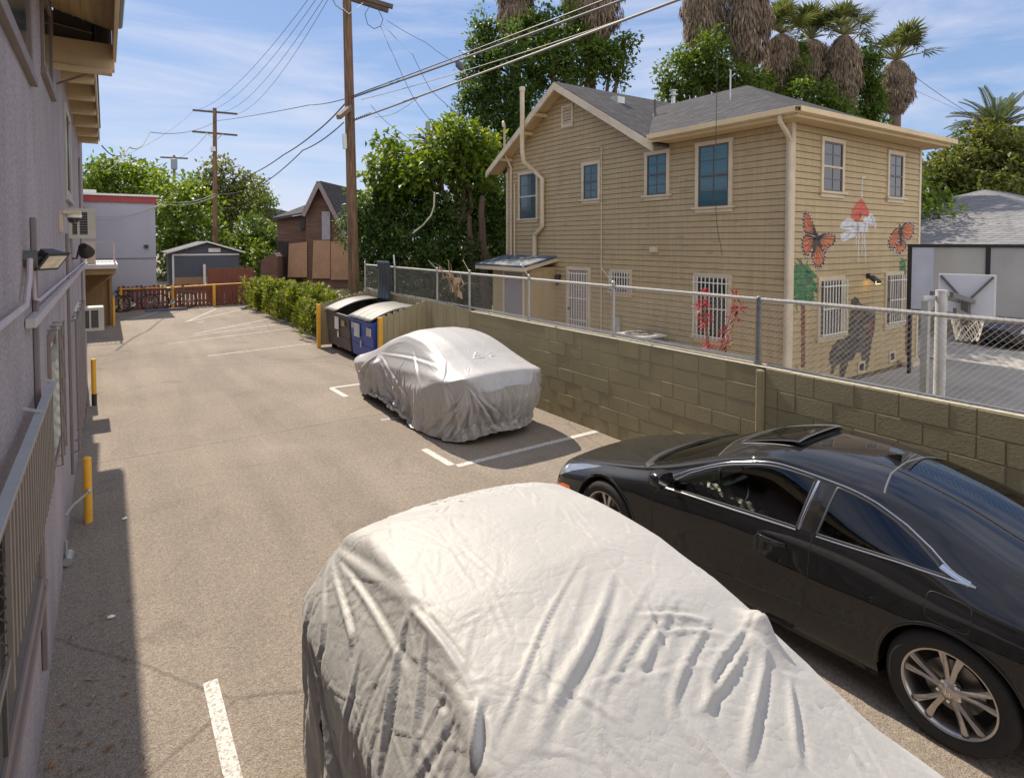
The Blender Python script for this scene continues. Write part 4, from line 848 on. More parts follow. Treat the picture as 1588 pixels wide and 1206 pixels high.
cf = thing('chain_link_fence', 'galvanised chain link fence with barbed wire arms on top of the olive wall', 'fence', (6.1, 5, 1.42))
FX = 6.10
b = MB(); b.tube([(FX, -5, 2.17), (FX, 4.1, 2.165), (FX, 10.5, 2.165), (FX, 16.6, 2.16)], .021, 8); b.build('top_rail', M['galv_pale'], cf, smooth=True)
b = MB(); b.tube([(FX, 4.12, 1.475), (FX, 16.6, 1.50)], .019, 8); b.tube([(FX+.01, -5, 1.44), (FX+.01, 4.0, 1.44)], .010, 6); b.build('bottom_rail', M['galv'], cf, smooth=True)
for y, r, arm, top in ((4.11, .030, None, 2.15), (6.47, .024, (-.13, .10, .22), 2.2), (8.59, .024, (-.15, .02, .22), 2.2), (10.66, .024, (-.12, .05, .24), 2.2), (12.1, .022, (-.16, .12, .20), 2.2), (14.49, .022, (0, .06, .28), 2.2), (16.62, .022, (0, .0, .12), 2.2)):
    b = MB(); b.cyl((FX, y, 1.42), (FX, y, top+.02), r, 10); b.cyl((FX, y, 1.42), (FX, y, 1.47), r*1.5, 10); b.sphere((FX, y, top+.02), r*1.15, 6); p = b.build('post', M['galv'] if y > 4.2 else M['galv_dark'] if 'galv_dark' in M else mat('dark_galv', (.20, .20, .19), .5, .3, 14, metal=.4), cf, smooth=True)
    if arm: a = MB(); a.bar((FX, y, top), (FX+arm[0], y+arm[1], top+arm[2]), .035, .012); a.build('barb_arm', M['galv'], p)
def chain(y0, y1, z0, z1, x, pitch=.056, r=.0013):
    V, F = [], []; H = z1-z0; n = int((y1-y0+H)/pitch)
    def seg(p, q):
        i = len(V); d = (Vector(q)-Vector(p)).normalized(); s = Vector((1, 0, 0)); t = d.cross(s)
        for P in (p, q):
            P = Vector(P)
            for a in (0, 2.09, 4.19): V.append(tuple(P + s*math.cos(a)*r + t*math.sin(a)*r))
        for k in range(3): F.append((i+k, i+(k+1) % 3, i+3+(k+1) % 3, i+3+k))
    for sgn in (1, -1):
        for k in range(n+1):
            c = y0 - H + k*pitch if sgn > 0 else y0 + k*pitch
            # line: y = c + sgn*(z-z0)  (slope 1)
            za = z0; zb = z1; ya, yb = c, c + sgn*H
            if sgn < 0: ya = c; yb = c - H
            if max(ya, yb) < y0 or min(ya, yb) > y1: continue
            def clip(ya, za, yb, zb):
                t0, t1 = 0., 1.
                for lim, s in ((y0, 1), (y1, -1)):
                    f0, f1 = s*(ya-lim), s*(yb-lim)
                    if f0 < 0 and f1 < 0: return None
                    if f0 < 0: t0 = max(t0, f0/(f0-f1))
                    if f1 < 0: t1 = min(t1, f0/(f0-f1))
                return t0, t1
            c_ = clip(ya, za, yb, zb)
            if not c_ or c_[1]-c_[0] < .01: continue
            a, e = c_; xo = x + sgn*.002
            m = 3 if y1 < 5 else 1
            seg((xo, ya+(yb-ya)*a, za+(zb-za)*a), (xo, ya+(yb-ya)*e, za+(zb-za)*e))
    return V, F
V, F = chain(-4.5, 16.6, 1.43, 2.20, FX-.024)
npmesh('wire_mesh', V, F, M['galv_pale'], cf)
# dry branch and gloves caught in the fence
b = MB(); q = random.Random(2)
for k in range(16):
    p = Vector((6.05, 11.3+q.uniform(-.5, .5), 2.05+q.uniform(-.2, .1))); pts = [p]; d = Vector((q.gauss(0, .3), q.gauss(0, 1), q.gauss(0, .9))).normalized()
    for _ in range(5): d = (d+Vector((q.gauss(0, .3), q.gauss(0, .4), q.gauss(0, .4)))).normalized(); p = p+d*q.uniform(.05, .12); pts.append(p)
    b.tube(pts, [.012, .01, .008, .006, .004, .002][:len(pts)], 5)
for k in range(14):
    c = Vector((6.03, 11.2+q.uniform(-.35, .25), 1.97+q.uniform(-.25, .08))); d = Vector((q.gauss(0, 1), q.gauss(0, 1), q.gauss(0, 1)))*.06; e = Vector((q.gauss(0, 1), q.gauss(0, 1), q.gauss(0, 1)))*.04; b.add([c-d, c+e, c+d, c-e], [(0, 1, 2, 3)])
tag(b.build('dry_branch', mat('dry_branch_tan', (.38, .27, .17), .8, .3, 10)), 'tangled dry branch caught in the chain link fence right of the bins', 'branch')
# ------------------------------------------------------------------ bin enclosure
en = thing('bin_enclosure', 'olive board enclosure with yellow corner posts around the two bins', 'fence', (5.5, 14, 0))
def boards(p, q, z0a, z1a, z1b, n, name, seed=1, th=.02):
    p = Vector(p); q = Vector(q); r_ = random.Random(seed); b = MB(); d = (q-p)/n; nn = Vector((-d.y, d.x, 0)).normalized()*th
    for i in range(n):
        a = p+d*i+d*.02; e = p+d*(i+1)-d*.02; z = z1a+(z1b-z1a)*(i+.5)/n; c = d.length*.25; s = d.normalized()*c
        P = [(a.x, a.y, z0a), (e.x, e.y, z0a), (e.x, e.y, z-.03), (e.x-s.x, e.y-s.y, z), (a.x+s.x, a.y+s.y, z), (a.x, a.y, z-.03)]; k = 6; o = r_.uniform(0, .004)
        off = nn*(1+o*30)
        b.add([Vector(v) for v in P] + [Vector(v)+off for v in P], [tuple(range(k-1, -1, -1)), tuple(range(k, 2*k))] + [(j, (j+1) % k, (j+1) % k+k, j+k) for j in range(k)])
    return b.build(name, M['olive_board'], en)
boards((4.98, 12.58, 0), (6.05, 12.50, 0), .06, 1.17, 1.50, 8, 'side_board'); boards((4.68, 16.2, 0), (6.02, 16.1, 0), .06, 1.16, 1.50, 9, 'side_board', 3)
boards((6.03, 10.5, 0), (6.03, 12.5, 0), .03, 1.47, 1.50, 14, 'back_board', 5); boards((6.03, 12.52, 0), (6.03, 16.1, 0), .03, 1.50, 1.50, 24, 'back_board', 6)
for x, y in ((4.94, 12.56), (4.65, 16.18)):
    b = MB(); b.box(x-.045, x+.045, y-.05, y+.05, .0, 1.16); b.build('corner_post', M['yellow'], en, bevel=.005)
def dumpster(label, y0, y1, colr, lid_open):
    t = thing('dumpster', label, 'dumpster', (5.3, (y0+y1)/2, 0)); x0, x1 = 4.80, 5.92
    b = MB(); hf, hb = 1.03, 1.30; zb = .16
    b.add([(x0+.06, y0+.03, zb), (x1-.03, y0+.03, zb), (x1-.03, y1-.03, zb), (x0+.06, y1-.03, zb), (x0, y0, hf), (x1, y0, hb), (x1, y1, hb), (x0, y1, hf), (x0+.03, y0+.03, hf), (x1-.03, y0+.03, hb), (x1-.03, y1-.03, hb), (x0+.03, y1-.03, hf), (x0+.1, y0+.06, .3), (x1-.06, y0+.06, .3), (x1-.06, y1-.06, .3), (x0+.1, y1-.06, .3)],
          [(3, 2, 1, 0), (0, 1, 5, 4), (1, 2, 6, 5), (2, 3, 7, 6), (3, 0, 4, 7), (4, 5, 9, 8), (5, 6, 10, 9), (6, 7, 11, 10), (7, 4, 8, 11), (8, 9, 13, 12), (9, 10, 14, 13), (10, 11, 15, 14), (11, 8, 12, 15), (12, 13, 14, 15)])
    body = b.build('bin_body', colr, t, bevel=.008)
    b = MB()
    b.box(x0-.03, x0+.0, y0-.02, y1+.02, hf-.06, hf+.0)
    for z in (.42, .72): b.box(x0+.002+(hf-z)*.06-.012, x0+.02+(hf-z)*.06, y0+.04, y1-.04, z, z+.035)
    b.box(x0+.3, x0+.9, y0-.03, y0-.0, .75, .87); b.build('rib', colr, t, bevel=.004)
    for x in (x0+.18, x1-.18):
        for y in (y0+.14, y1-.14):
            b = MB(); b.cyl((x, y-.03, .075), (x, y+.03, .075), .072, 14); b.box(x-.03, x+.03, y-.04, y+.04, .12, .17); b.build('caster', M['rubber'], t)
    ym = (y0+y1)/2
    def lid(ya, yb, op, dark):
        n = 12; V = []; b = MB()
        for i in range(n+1):
            f = i/n
            for j in range(13):
                g = j/12; y = ya+(yb-ya)*g; rib = .012*(1 if (j % 3) == 1 else 0)
                if op: X = x1-.06+.06*math.sin(f*3); Z = hb+f*1.02; X2 = X+rib
                else: X = x0-.05+(x1-x0+.05)*f; Z = hf+.015+(hb-hf)*f+.10*math.sin(f*math.pi)*(1-.3*abs(g-.5)); Z += rib; X2 = X
                V.append((X2, y, Z))
        b.add(V, [(i*13+j, i*13+j+1, (i+1)*13+j+1, (i+1)*13+j) for i in range(n) for j in range(12)])
        o = b.build('lid', dark, t, smooth=True, sharp=60); s = o.modifiers.new('th', 'SOLIDIFY'); s.thickness = .02; return o
    return t, lid, ym
M['bin_grey'] = mat('dark_brown_grey_steel', (.075, .062, .055), .55, .25, 3, .2, 20, stain=(.16, .12, .09), stain_amt=.6)
M['bin_blue'] = mat('blue_steel', (.018, .065, .33), .45, .15, 3, .1, 20, stain=(.02, .04, .12), stain_amt=.5)
M['lid_grey'] = mat('faded_grey_lid', (.17, .155, .135), .5, .15, 4, .2, 30, stain=(.15, .14, .13), stain_amt=.6)
M['lid_dark'] = mat('dark_blue_grey_lid', (.035, .05, .065), .4, .2, 5)
t, lid, ym = dumpster('dark brown grey steel dumpster with one lid flipped open against the fence', 14.22, 16.02, M['bin_grey'], True)
lid(15.12, 16.0, False, M['lid_grey']); lid(14.26, 15.08, True, M['lid_dark'])
b = MB(); b.box(4.776, 4.795, 14.95, 15.22, .62, .93); b.build('paper_notice', M['white'], t)
b = MB(); b.box(4.80, 4.812, 15.0, 15.1, .42, .57); b.build('sticker', M['white'], t)
b = MB(); b.box(4.777, 4.797, 14.5, 14.7, .75, .88); b.build('sticker', mat('worn_yellow_label', (.4, .33, .15), .7, .3, 20), t)
t, lid, ym = dumpster('blue steel dumpster with closed grey ribbed lids in the enclosure', 12.68, 14.12, M['bin_blue'], False)
lid(12.70, 14.10, False, M['lid_grey'])
b = MB(); b.box(4.776, 4.796, 13.45, 13.78, .62, .93); b.build('paper_notice', mat('worn_label', (.60, .62, .60), .6, .3, 25), t)
b = MB(); b.box(4.777, 4.797, 12.72, 12.98, .72, .9); b.build('sticker', mat('peeling_label', (.55, .50, .45), .7, .4, 30), t)
b = MB(); b.box(4.777, 4.797, 13.82, 13.95, .8, .93); b.box(4.80, 4.81, 13.38, 13.44, .40, .55); b.build('sticker', mat('red_white_label', (.6, .5, .48), .7, .4, 30), t)
# ------------------------------------------------------------------ basketball hoop behind the wall
bh = thing('basketball_hoop', 'low basketball hoop on a thick white pole seen from behind its clear backboard', 'basketball hoop', (6.76, 2.57, 0))
b = MB(); b.cyl((6.76, 2.57, 0), (6.76, 2.57, 2.34), .050, 16); b.build('pole', M['white_pole'] if 'white_pole' in M else mat('chalky_white_pole', (.50, .475, .45), .5, .2, 8), bh, smooth=True)
b = MB(); b.box(6.60, 6.66, 2.62, 2.68, 0, 2.24); b.bar((6.55, 2.65, 2.27), (6.75, 2.60, 2.27), .03); b.tube([(6.60, 2.66, .9), (6.50, 2.70, .95), (6.50, 2.70, 1.1), (6.6, 2.66, 1.25)], .03, 8); b.build('adjuster_post', M['galv'], bh)
c = Vector((9.15, 3.2, 0)); d = (c-Vector((6.76, 2.57, 0))).normalized(); s = Vector((-d.y, d.x, 0))
def bq(mb, u, v, z0, z1, t=.03, d0=0):
    p = c+s*u+d*d0; q_ = c+s*v+d*d0
    mb.add([(p.x, p.y, z0), (q_.x, q_.y, z0), (q_.x, q_.y, z1), (p.x, p.y, z1)] + [(p.x+d.x*t, p.y+d.y*t, z0), (q_.x+d.x*t, q_.y+d.y*t, z0), (q_.x+d.x*t, q_.y+d.y*t, z1), (p.x+d.x*t, p.y+d.y*t, z1)], [(0, 1, 2, 3), (7, 6, 5, 4), (0, 4, 5, 1), (1, 5, 6, 2), (2, 6, 7, 3), (3, 7, 4, 0)])
b = MB(); bq(b, -.28, .28, 1.82, 2.38, .012); bb = b.build('backboard', mat('milky_acrylic', (.62, .62, .66), .3, .05, 3), bh)
b = MB(); bq(b, -.295, -.28, 1.805, 2.395); bq(b, .28, .295, 1.805, 2.395); bq(b, -.28, .28, 2.38, 2.395); bq(b, -.28, .28, 1.805, 1.82); b.build('board_frame', M['white'], bh)
def B3(u, z, f): p = c+s*u+d*f; return (p.x, p.y, z)
pt = Vector((6.76, 2.57, 2.3))
b = MB(); cc = -.06
for u in (-.08, .08): b.bar(B3(u, 2.05, -.02), (6.76+s.x*u, 2.57+s.y*u, 2.30), .03, .05); b.bar(B3(u, 1.84, -.02), (6.76+s.x*u+d.x*.3, 2.57+s.y*u+d.y*.3, 2.12), .03, .05)
b.bar(B3(-.27, 2.37, -.03), B3(-.04, 2.08, -.05), .028); b.bar(B3(.27, 2.37, -.03), B3(.04, 2.08, -.05), .028); b.bar(B3(0, 2.1, -.06), B3(0, 1.75, -.06), .08)
b.build('arm', mat('grey_steel_arm', (.16, .15, .14), .5, .2, 10, metal=.5), bh)
b = MB(); rc = c+d*.24; z = 1.82
b.tube([(rc.x+.18*math.cos(a), rc.y+.18*math.sin(a), z) for a in [2*math.pi*k/24 for k in range(25)]], .009, 6); b.bar(B3(0, z, 0), B3(0, z, .08), .1, .04); b.build('rim', mat('rim_red', (.35, .06, .04), .5), bh)
b = MB()
for k in range(12):
    for sg in (1, -1):
        pts = [(rc.x+(.18-.06*f)*math.cos(2*math.pi*k/12+sg*f*1.3), rc.y+(.18-.06*f)*math.sin(2*math.pi*k/12+sg*f*1.3), z-.30*f) for f in (0, .25, .5, .75, 1)]
        b.tube(pts, .006, 4)
b.build('net', mat('net_cord', (.62, .57, .48), .9), bh)
# ------------------------------------------------------------------ frosted screen, grey house, parked car area
fs = thing('frosted_screen', 'black framed frosted panel screen standing in front of the grey roofed house', 'screen', (14.2, 1, 0))
b = MB(); X = 14.2
for y in (6.0, 4.62, 3.1, 1.5, -.1, -1.7): b.box(X-.03, X+.03, y-.035, y+.035, 1.38 if y not in (6.0, -1.7) else 1.3, 2.72)
b.box(X-.04, X+.04, -1.74, 6.04, 2.70, 2.76); b.box(X-.035, X+.035, -1.7, 6.0, 1.33, 1.38)
for y in (5.97, -1.66): b.box(X-.03, X+.03, y-.03, y+.03, 0, 1.33)
b.build('frame', M['black_plastic'], fs)
fm = mat('frosted_panel', (.46, .46, .44), .30, .22, .8, spec=.5, trans=.0)
for a, e in ((5.96, 4.66), (4.58, 3.14), (3.06, 1.54), (1.46, -.06), (-.14, -1.66)):
    b = MB(); b.box(X-.008, X+.008, e, a, 1.38, 2.70); b.build('panel', fm, fs)
b = MB(); b.box(X-.02, X-.01, 5.55, 5.95, 1.4, 2.69); b.build('pale_strip', mat('pale_blue_strip', (.55, .60, .72), .4), fs)
b = MB(); b.box(X-.02, X-.01, 4.8, 5.3, 1.46, 1.52); b.build('label_strip', M['white'], fs)
gh = thing('grey_roof_house', 'low neighbouring house with a pale grey shingle hip roof beyond the frosted screen', 'house', (29, 9.5, 0))
b = MB(); b.box(21.6, 36.4, 4.6, 14.4, 0, 2.7); b.build('wall', mat('pale_plaster', (.38, .34, .28), .8, .1, 2), gh)
b = MB(); A = [(21, 4, 2.75), (37, 4, 2.75), (37, 15, 2.75), (21, 15, 2.75)]; r1, r2 = (28.6, 9.5, 4.85), (31, 9.5, 4.85)
for P in ([A[0], A[1], r2, r1], [A[1], A[2], r2], [A[2], A[3], r1, r2], [A[3], A[0], r1]): b.slab(P, .08)
b.build('roof', M['shingle_light'], gh)
b = MB(); b.box(20.97, 37.03, 3.97, 15.03, 2.60, 2.74); b.build('fascia', M['white'], gh)
b = MB(); b.lathe([(.12, 4.2), (.12, 4.9), (.18, 4.9), (.18, 5.0), (0, 5.05)], (28.8, 7.4, 0), 10); b.build('roof_pipe', M['galv'], gh)
# ------------------------------------------------------------------ weathered barn with boarded front
bn = thing('weathered_barn', 'weathered brown wooden barn with steep gable and tan boards nailed over its lower wall', 'barn', tuple(at(480, 445, 37)))
def AP(px, py, Z): return tuple(at(px, py, Z))
Zf = 36.5
def prism(name, pts, Z, dep, m, par, slant=0):
    b = MB(); f = [AP(x, y, Z+slant*(x-470)) for x, y in pts]; fw_ = Vector((math.sin(R(25)), math.cos(R(25)), 0))*dep; k = len(f)
    b.add(f + [tuple(Vector(p)+fw_) for p in f], [tuple(range(k)), tuple(range(2*k-1, k-1, -1))] + [(i, i+k, (i+1) % k+k, (i+1) % k) for i in range(k)]); return b.build(name, m, par)
prism('gable_wall', [(474, 450), (474, 331), (495, 286), (541, 376), (541, 450)], Zf, 8, M['oldwood'], bn)
prism('wing_wall', [(430, 450), (430, 340), (474, 332), (474, 450)], Zf+.6, 7, M['oldwood'], bn)
fw_ = Vector((math.sin(R(40)), math.cos(R(40)), 0))*8
b = MB()
for (a, c_) in (((494, 282), (470, 333)), ((494, 282), (544, 380))):
    P = Vector(AP(*a, Zf-.5)); Q = Vector(AP(*c_, Zf-.5)); b.slab([P, P+fw_, Q+fw_, Q] if a[0] > c_[0] else [P, Q, Q+fw_, P+fw_], -.12)
P, Q = Vector(AP(421, 338, Zf)), Vector(AP(480, 328, Zf)); up_ = Vector((0, 0, .95))+Vector((math.sin(R(30)), math.cos(R(30)), 0))*3; b.slab([P, Q, Q+up_, P+up_*.95+Vector((1.0, 0, 0))], .1)
b.build('roof', M['shingle'], bn)
b = MB(); b.bar(AP(494, 284, Zf-.55), AP(470, 335, Zf-.55), .1, .22); b.bar(AP(494, 284, Zf-.55), AP(544, 382, Zf-.55), .1, .22); b.build('bargeboard', mat('pinkish_grey_barge', (.28, .22, .21), .8, .15, 5), bn)
pr = lambda n, pts, m, off=.12: prism(n, pts, Zf-off, .08, m, bn)
pr('window', [(499, 372), (499, 328), (512, 328), (512, 372)], mat('grey_white_window', (.32, .31, .33), .6, .3, 9)); pr('vent_opening', [(466, 356), (466, 336), (473, 335), (473, 354)], M['black_plastic'], -.45)
for n, P in enumerate(([(446, 430), (448, 378), (476, 375), (476, 430)], [(484, 432), (486, 373), (512, 373), (512, 432)], [(513, 434), (513, 375), (541, 372), (541, 434)])): pr('tan_board', P, M['osb'], .14)
pr('dark_gap', [(430, 430), (430, 373), (446, 375), (445, 430)], mat('dark_plank', (.04, .033, .03), .9, .3, 6), -.46)
# remains of small brown shed left of barn
rs = thing('broken_shed', 'low broken brown plank shed between the red fence and the barn', 'shed', tuple(at(416, 445, 35)))
prism('wall', [(404, 450), (404, 404), (424, 392), (430, 398), (430, 450)], 35, 2, M['oldwood'], rs)
# far house roof behind
fh = thing('far_house', 'distant house with brown grey roof behind the left trees', 'house', tuple(at(410, 400, 62)))
prism('wall', [(385, 420), (385, 343), (430, 343), (430, 420)], 62, 6, mat('far_wall', (.30, .25, .2), .8), fh); prism('roof', [(375, 345), (395, 320), (425, 323), (436, 345)], 61.5, 8, M['shingle'], fh)
# ------------------------------------------------------------------ vegetation
def quads(C, D, U, L, W, fold=.12):
    """diamond leaves: centre base C, direction D, up U, length L, width W (all arrays)"""
    S = np.cross(D, U); S /= np.linalg.norm(S, axis=1, keepdims=True)+1e-9; Nn = np.cross(S, D)
    L = L[:, None]; W = W[:, None]
    V = np.stack([C, C+D*L*.5+S*W*.5+Nn*L*fold, C+D*L-Nn*L*fold, C+D*L*.5-S*W*.5+Nn*L*fold], 1).reshape(-1, 3)
    return V, np.arange(len(V)).reshape(-1, 4)
def unit(a): return a/(np.linalg.norm(a, axis=1, keepdims=True)+1e-9)
def crown(blobs, per_m2, leaf, seed, cl_n=34, cl_r=.35, inner=.45, droop=.25, lumps=.35):
    """leaf clusters spread through the outer part of each blob; blobs are (centre, radii)"""
    r = np.random.RandomState(seed); Cs = []
    for c, rad in blobs:
        rad = np.array(rad, float); n = max(8, int(per_m2*4*3.14*(rad[0]*rad[1]+rad[1]*rad[2]+rad[0]*rad[2])/3))
        d = unit(r.normal(size=(n, 3))); f = inner+(1-inner)*r.rand(n)**.45
        ph = r.rand(4)*6.28; k = 4.0
        lump = 1+lumps*(np.sin(d[:, 0]*k+ph[0])*np.sin(d[:, 1]*k+ph[1])*np.sin(d[:, 2]*k+ph[2])) + lumps*.5*np.sin(d[:, 0]*9+ph[3])*np.sin(d[:, 2]*9+ph[1])
        P = np.array(c)+d*rad*(f*lump)[:, None]
        Cs.append(np.hstack([P, d]))
    Cs = np.vstack(Cs); m = len(Cs)
    P = np.repeat(Cs[:, :3], cl_n, 0); O = np.repeat(Cs[:, 3:], cl_n, 0)
    off = r.normal(size=P.shape)*cl_r*np.array([.55, .55, .45]); P = P+off
    D = unit(O*.5+unit(off)*.6+r.normal(size=P.shape)*.7+np.array([0, 0, -droop])); U = unit(np.array([0, 0, 1.])+r.normal(size=P.shape)*.55+O*.4)
    L = leaf*(.6+.8*r.rand(len(P))); V, F = quads(P, D, U, L, L*.55)
    k = V[:, 2] > .03; F = F[k[F].all(1)]; return V, F
def pb(px, py, Z, rx, ry, rz=None):
    c = at(px, py, Z); a, b_ = rx*Z/940, ry*Z/940; return (tuple(c), (a, (rz or a), b_))
def limb(mb, p, q, r0, r1, seed, seg=5, wob=.08):
    r = random.Random(seed); p, q = Vector(p), Vector(q); L = (q-p).length
    pts = [p.lerp(q, i/seg)+(Vector((r.uniform(-1, 1), r.uniform(-1, 1), r.uniform(-.4, .4)))*wob*L*(0 < i < seg)) for i in range(seg+1)]
    mb.tube(pts, [r0+(r1-r0)*i/seg for i in range(seg+1)], 7); return pts
def tree(label, base, blobs, m, seed, per=2.2, leaf=.22, cl_n=30, cl_r=.4, tr=.25, cat='tree', name='tree', group=None, inner=.45, lumps=.35, bark=None):
    t = thing(name, label, cat, tuple(base), 0, group)
    V, F = crown(blobs, per, leaf, seed, cl_n, cl_r, inner, lumps=lumps); npmesh('crown', V, F, m, t)
    mb = MB(); top = Vector(blobs[0][0]); b0 = Vector(base); fork = b0.lerp(Vector((b0.x, b0.y, top.z)), .55)
    limb(mb, b0-Vector((0, 0, .05)), fork, tr, tr*.7, seed)
    for i, (c, rad) in enumerate(blobs):
        pts = limb(mb, fork, c, tr*.6, tr*.15, seed+i+1)
        for k in range(4): r_ = random.Random(seed*7+k+i*5); limb(mb, pts[3], Vector(c)+Vector((r_.uniform(-1, 1)*rad[0], r_.uniform(-1, 1)*rad[1], r_.uniform(-.3, .9)*rad[2]))*.8, tr*.22, tr*.05, seed+k+50, 3)
    mb.build('trunk', bark or M['bark'], t, smooth=True); return t
GR_BRIGHT = leaf_mat('bright_leaf', (.05, .095, .012), (.15, .22, .03), (.30, .32, .06), .45)
GR_MID = leaf_mat('mid_leaf', (.045, .085, .014), (.11, .17, .03), (.22, .24, .06), .42)
GR_DARK = leaf_mat('ivy_leaf', (.035, .07, .016), (.09, .15, .03), (.18, .22, .05), .38)
GR_OLIVE = leaf_mat('olive_leaf', (.06, .08, .018), (.14, .16, .035), (.24, .23, .07), .42)
GR_HEDGE = leaf_mat('hedge_leaf', (.07, .105, .014), (.20, .23, .03), (.32, .31, .08), .4)
DEAD = leaf_mat('dead_frond', (.17, .13, .095), (.34, .265, .19), (.48, .38, .27), .15, .9)
def ground_under(px, Z): p = at(px, 375, Z); return Vector((p.x, p.y, 0))
# left background
tree('broad green tree behind the lilac building, leftmost of the background trees', ground_under(180, 52), [pb(178, 275, 52, 45, 30), pb(150, 300, 50, 30, 40), pb(222, 275, 54, 30, 26), pb(225, 310, 52, 35, 45)], GR_BRIGHT, 1, .7, .42, 34, .75)
tree('yellow green tree between the lilac building and the far utility pole', ground_under(280, 48), [pb(262, 310, 48, 34, 36), pb(290, 345, 46, 45, 50), pb(262, 385, 45, 28, 50), pb(310, 310, 48, 22, 30)], GR_BRIGHT, 2, .8, .36, 34, .7)
tree('darker round tree behind the far utility pole', ground_under(350, 56), [pb(345, 292, 56, 42, 38), pb(385, 305, 56, 34, 26), pb(320, 325, 54, 35, 45), pb(372, 340, 54, 42, 38)], GR_OLIVE, 3, .8, .38, 34, .8)
tree('small sparse tree right of the darker round tree', ground_under(408, 52), [pb(405, 300, 52, 20, 16), pb(415, 318, 52, 14, 10)], GR_MID, 4, .6, .3, 20, .5, .08)
for i, (px, py, Z, rx, ry, m, l) in enumerate(((392, 365, 47, 30, 34, GR_MID, 'rounded green bush above the red board fence'), (360, 385, 46, 34, 30, GR_BRIGHT, 'dense bright bush behind the grey shed'), (408, 400, 44, 24, 24, GR_BRIGHT, 'light green bush between the grey shed and the barn'), (322, 375, 50, 40, 34, GR_MID, 'bush over the roof of the grey shed'), (423, 362, 46, 12, 20, GR_MID, 'small green bush beside the barn wing'), (252, 432, 44, 16, 18, GR_DARK, 'dark shrub between the lilac building and the grey shed'), (140, 285, 62, 18, 22, GR_BRIGHT, 'small far treetop next to the eave of the mauve building'))):
    t = thing('bush', l, 'bush', tuple(ground_under(px, Z))); b_ = [pb(px, py, Z, rx, ry), pb(px+rx*.5, py+ry*.5, Z-.5, rx*.7, ry*.7), pb(px-rx*.5, py+ry*.6, Z-.3, rx*.7, ry*.7)]
    V, F = crown(b_, 1.3, .28, 40+i, 30, .45, .3); npmesh('foliage', V, F, m, t)
    mb = MB(); g = ground_under(px, Z)
    for k in range(4): limb(mb, g, Vector(b_[k % 3][0]), .08, .02, 90+k+i)
    mb.build('stem', M['bark'], t)
# hedge along the lot
hg = thing('hedge', 'loose yellow green hedge of feathery shrubs along the lot edge behind the bins', 'hedge', (5.9, 23, 0))
r = np.random.RandomState(31); Vs, Fs = [], []; n0 = 0
for k in range(230):
    f = r.rand(); y = 17.6+f*11.2; x = 5.75-.35*abs(f-.4)+r.normal()*.32; h = .85+.35*r.rand()+.15*math.sin(y*2.1); n = 150
    z = h*(.04+.98*r.rand(n)**.8); rad = .30*(1-.8*(z/h))+.04; a = r.rand(n)*6.283
    C = np.stack([x+np.cos(a)*rad*.5, y+np.sin(a)*rad*.5, z], 1); D = unit(np.stack([np.cos(a), np.sin(a), .75+.4*r.rand(n)], 1)+r.normal(size=(n, 3))*.25); L = .10+.12*r.rand(n)
    V, F = quads(C, D, unit(np.array([0, 0, 1.])+r.normal(size=(n, 3))*.4), L, L*.30); Vs.append(V); Fs.append(F+n0); n0 += len(V)
npmesh('foliage', np.vstack(Vs), np.vstack(Fs), GR_HEDGE, hg)
mb = MB(); rr = random.Random(8)
for k in range(70): y = 17.8+rr.random()*10.8; limb(mb, (5.75+rr.uniform(-.3, .3), y, 0), (5.75+rr.uniform(-.3, .3), y+rr.uniform(-.2, .2), 1.0), .015, .005, k, 3)
mb.build('stem', M['bark'], hg)
# ivy mass behind the chain link fence
iv = thing('ivy_thicket', 'dense dark ivy thicket standing like a wall behind the fence left of the tan house', 'thicket', tuple(ground_under(665, 22)))
bl = [pb(x, y, Z, 34, 36, 1.0) for x, y, Z in [(585, 335, 22.5), (628, 330, 22.5), (672, 335, 22), (712, 340, 22.5), (752, 330, 23), (585, 385, 22), (630, 388, 21.6), (675, 392, 21.4), (720, 398, 21.6), (760, 385, 22.6), (590, 440, 21.8), (635, 445, 21.4), (680, 448, 21.4), (725, 450, 21.6), (770, 440, 22.5), (775, 300, 23.5), (568, 350, 23), (800, 360, 24), (800, 420, 24)]]
V, F = crown(bl, 10, .13, 61, 34, .26, .35); npmesh('foliage', V, F, GR_DARK, iv)
mb = MB()
for k, (x0, y0, x1, y1, w) in enumerate(((738, 480, 728, 330, .22), (752, 480, 748, 300, .26), (735, 480, 742, 360, .08), (762, 470, 744, 380, .05), (726, 430, 700, 340, .05))): limb(mb, at(x0, y0, 20.9), at(x1, y1+5, 21.3), w*.8, w*.35, 300+k, 7, .015)
mb.build('trunk', mat('reddish_trunk', (.10, .065, .05), .95, .4, 5, .9, 20, stretch=(4, 4, .6)), iv, smooth=True)
b = MB(); b.tube([at(674, 298, 19.6), at(673, 320, 19.5), at(668, 335, 19.4), at(655, 350, 19.4), at(640, 362, 19.5)], .025, 6); b.build('bare_stem', mat('pale_stem', (.45, .42, .30), .8), iv)
COMP = GR_BRIGHT
tree('bright leaved tree left of the ivy thicket next to the utility pole', ground_under(610, 23), [pb(612, 262, 23, 40, 34), pb(585, 300, 22.8, 26, 36), pb(640, 292, 22.5, 40, 32), pb(600, 225, 23.2, 22, 12)], COMP, 62, 4.5, .24, 22, .34, .14, inner=.3)
tree('tall bright leaved tree over the ivy thicket beside the tan house', ground_under(712, 22), [pb(700, 232, 22, 56, 34), pb(735, 262, 22, 40, 44), pb(672, 270, 21.6, 38, 34), pb(715, 210, 22, 30, 20), pb(752, 228, 22.4, 24, 28)], COMP, 63, 4.5, .24, 22, .34, .18, inner=.3)
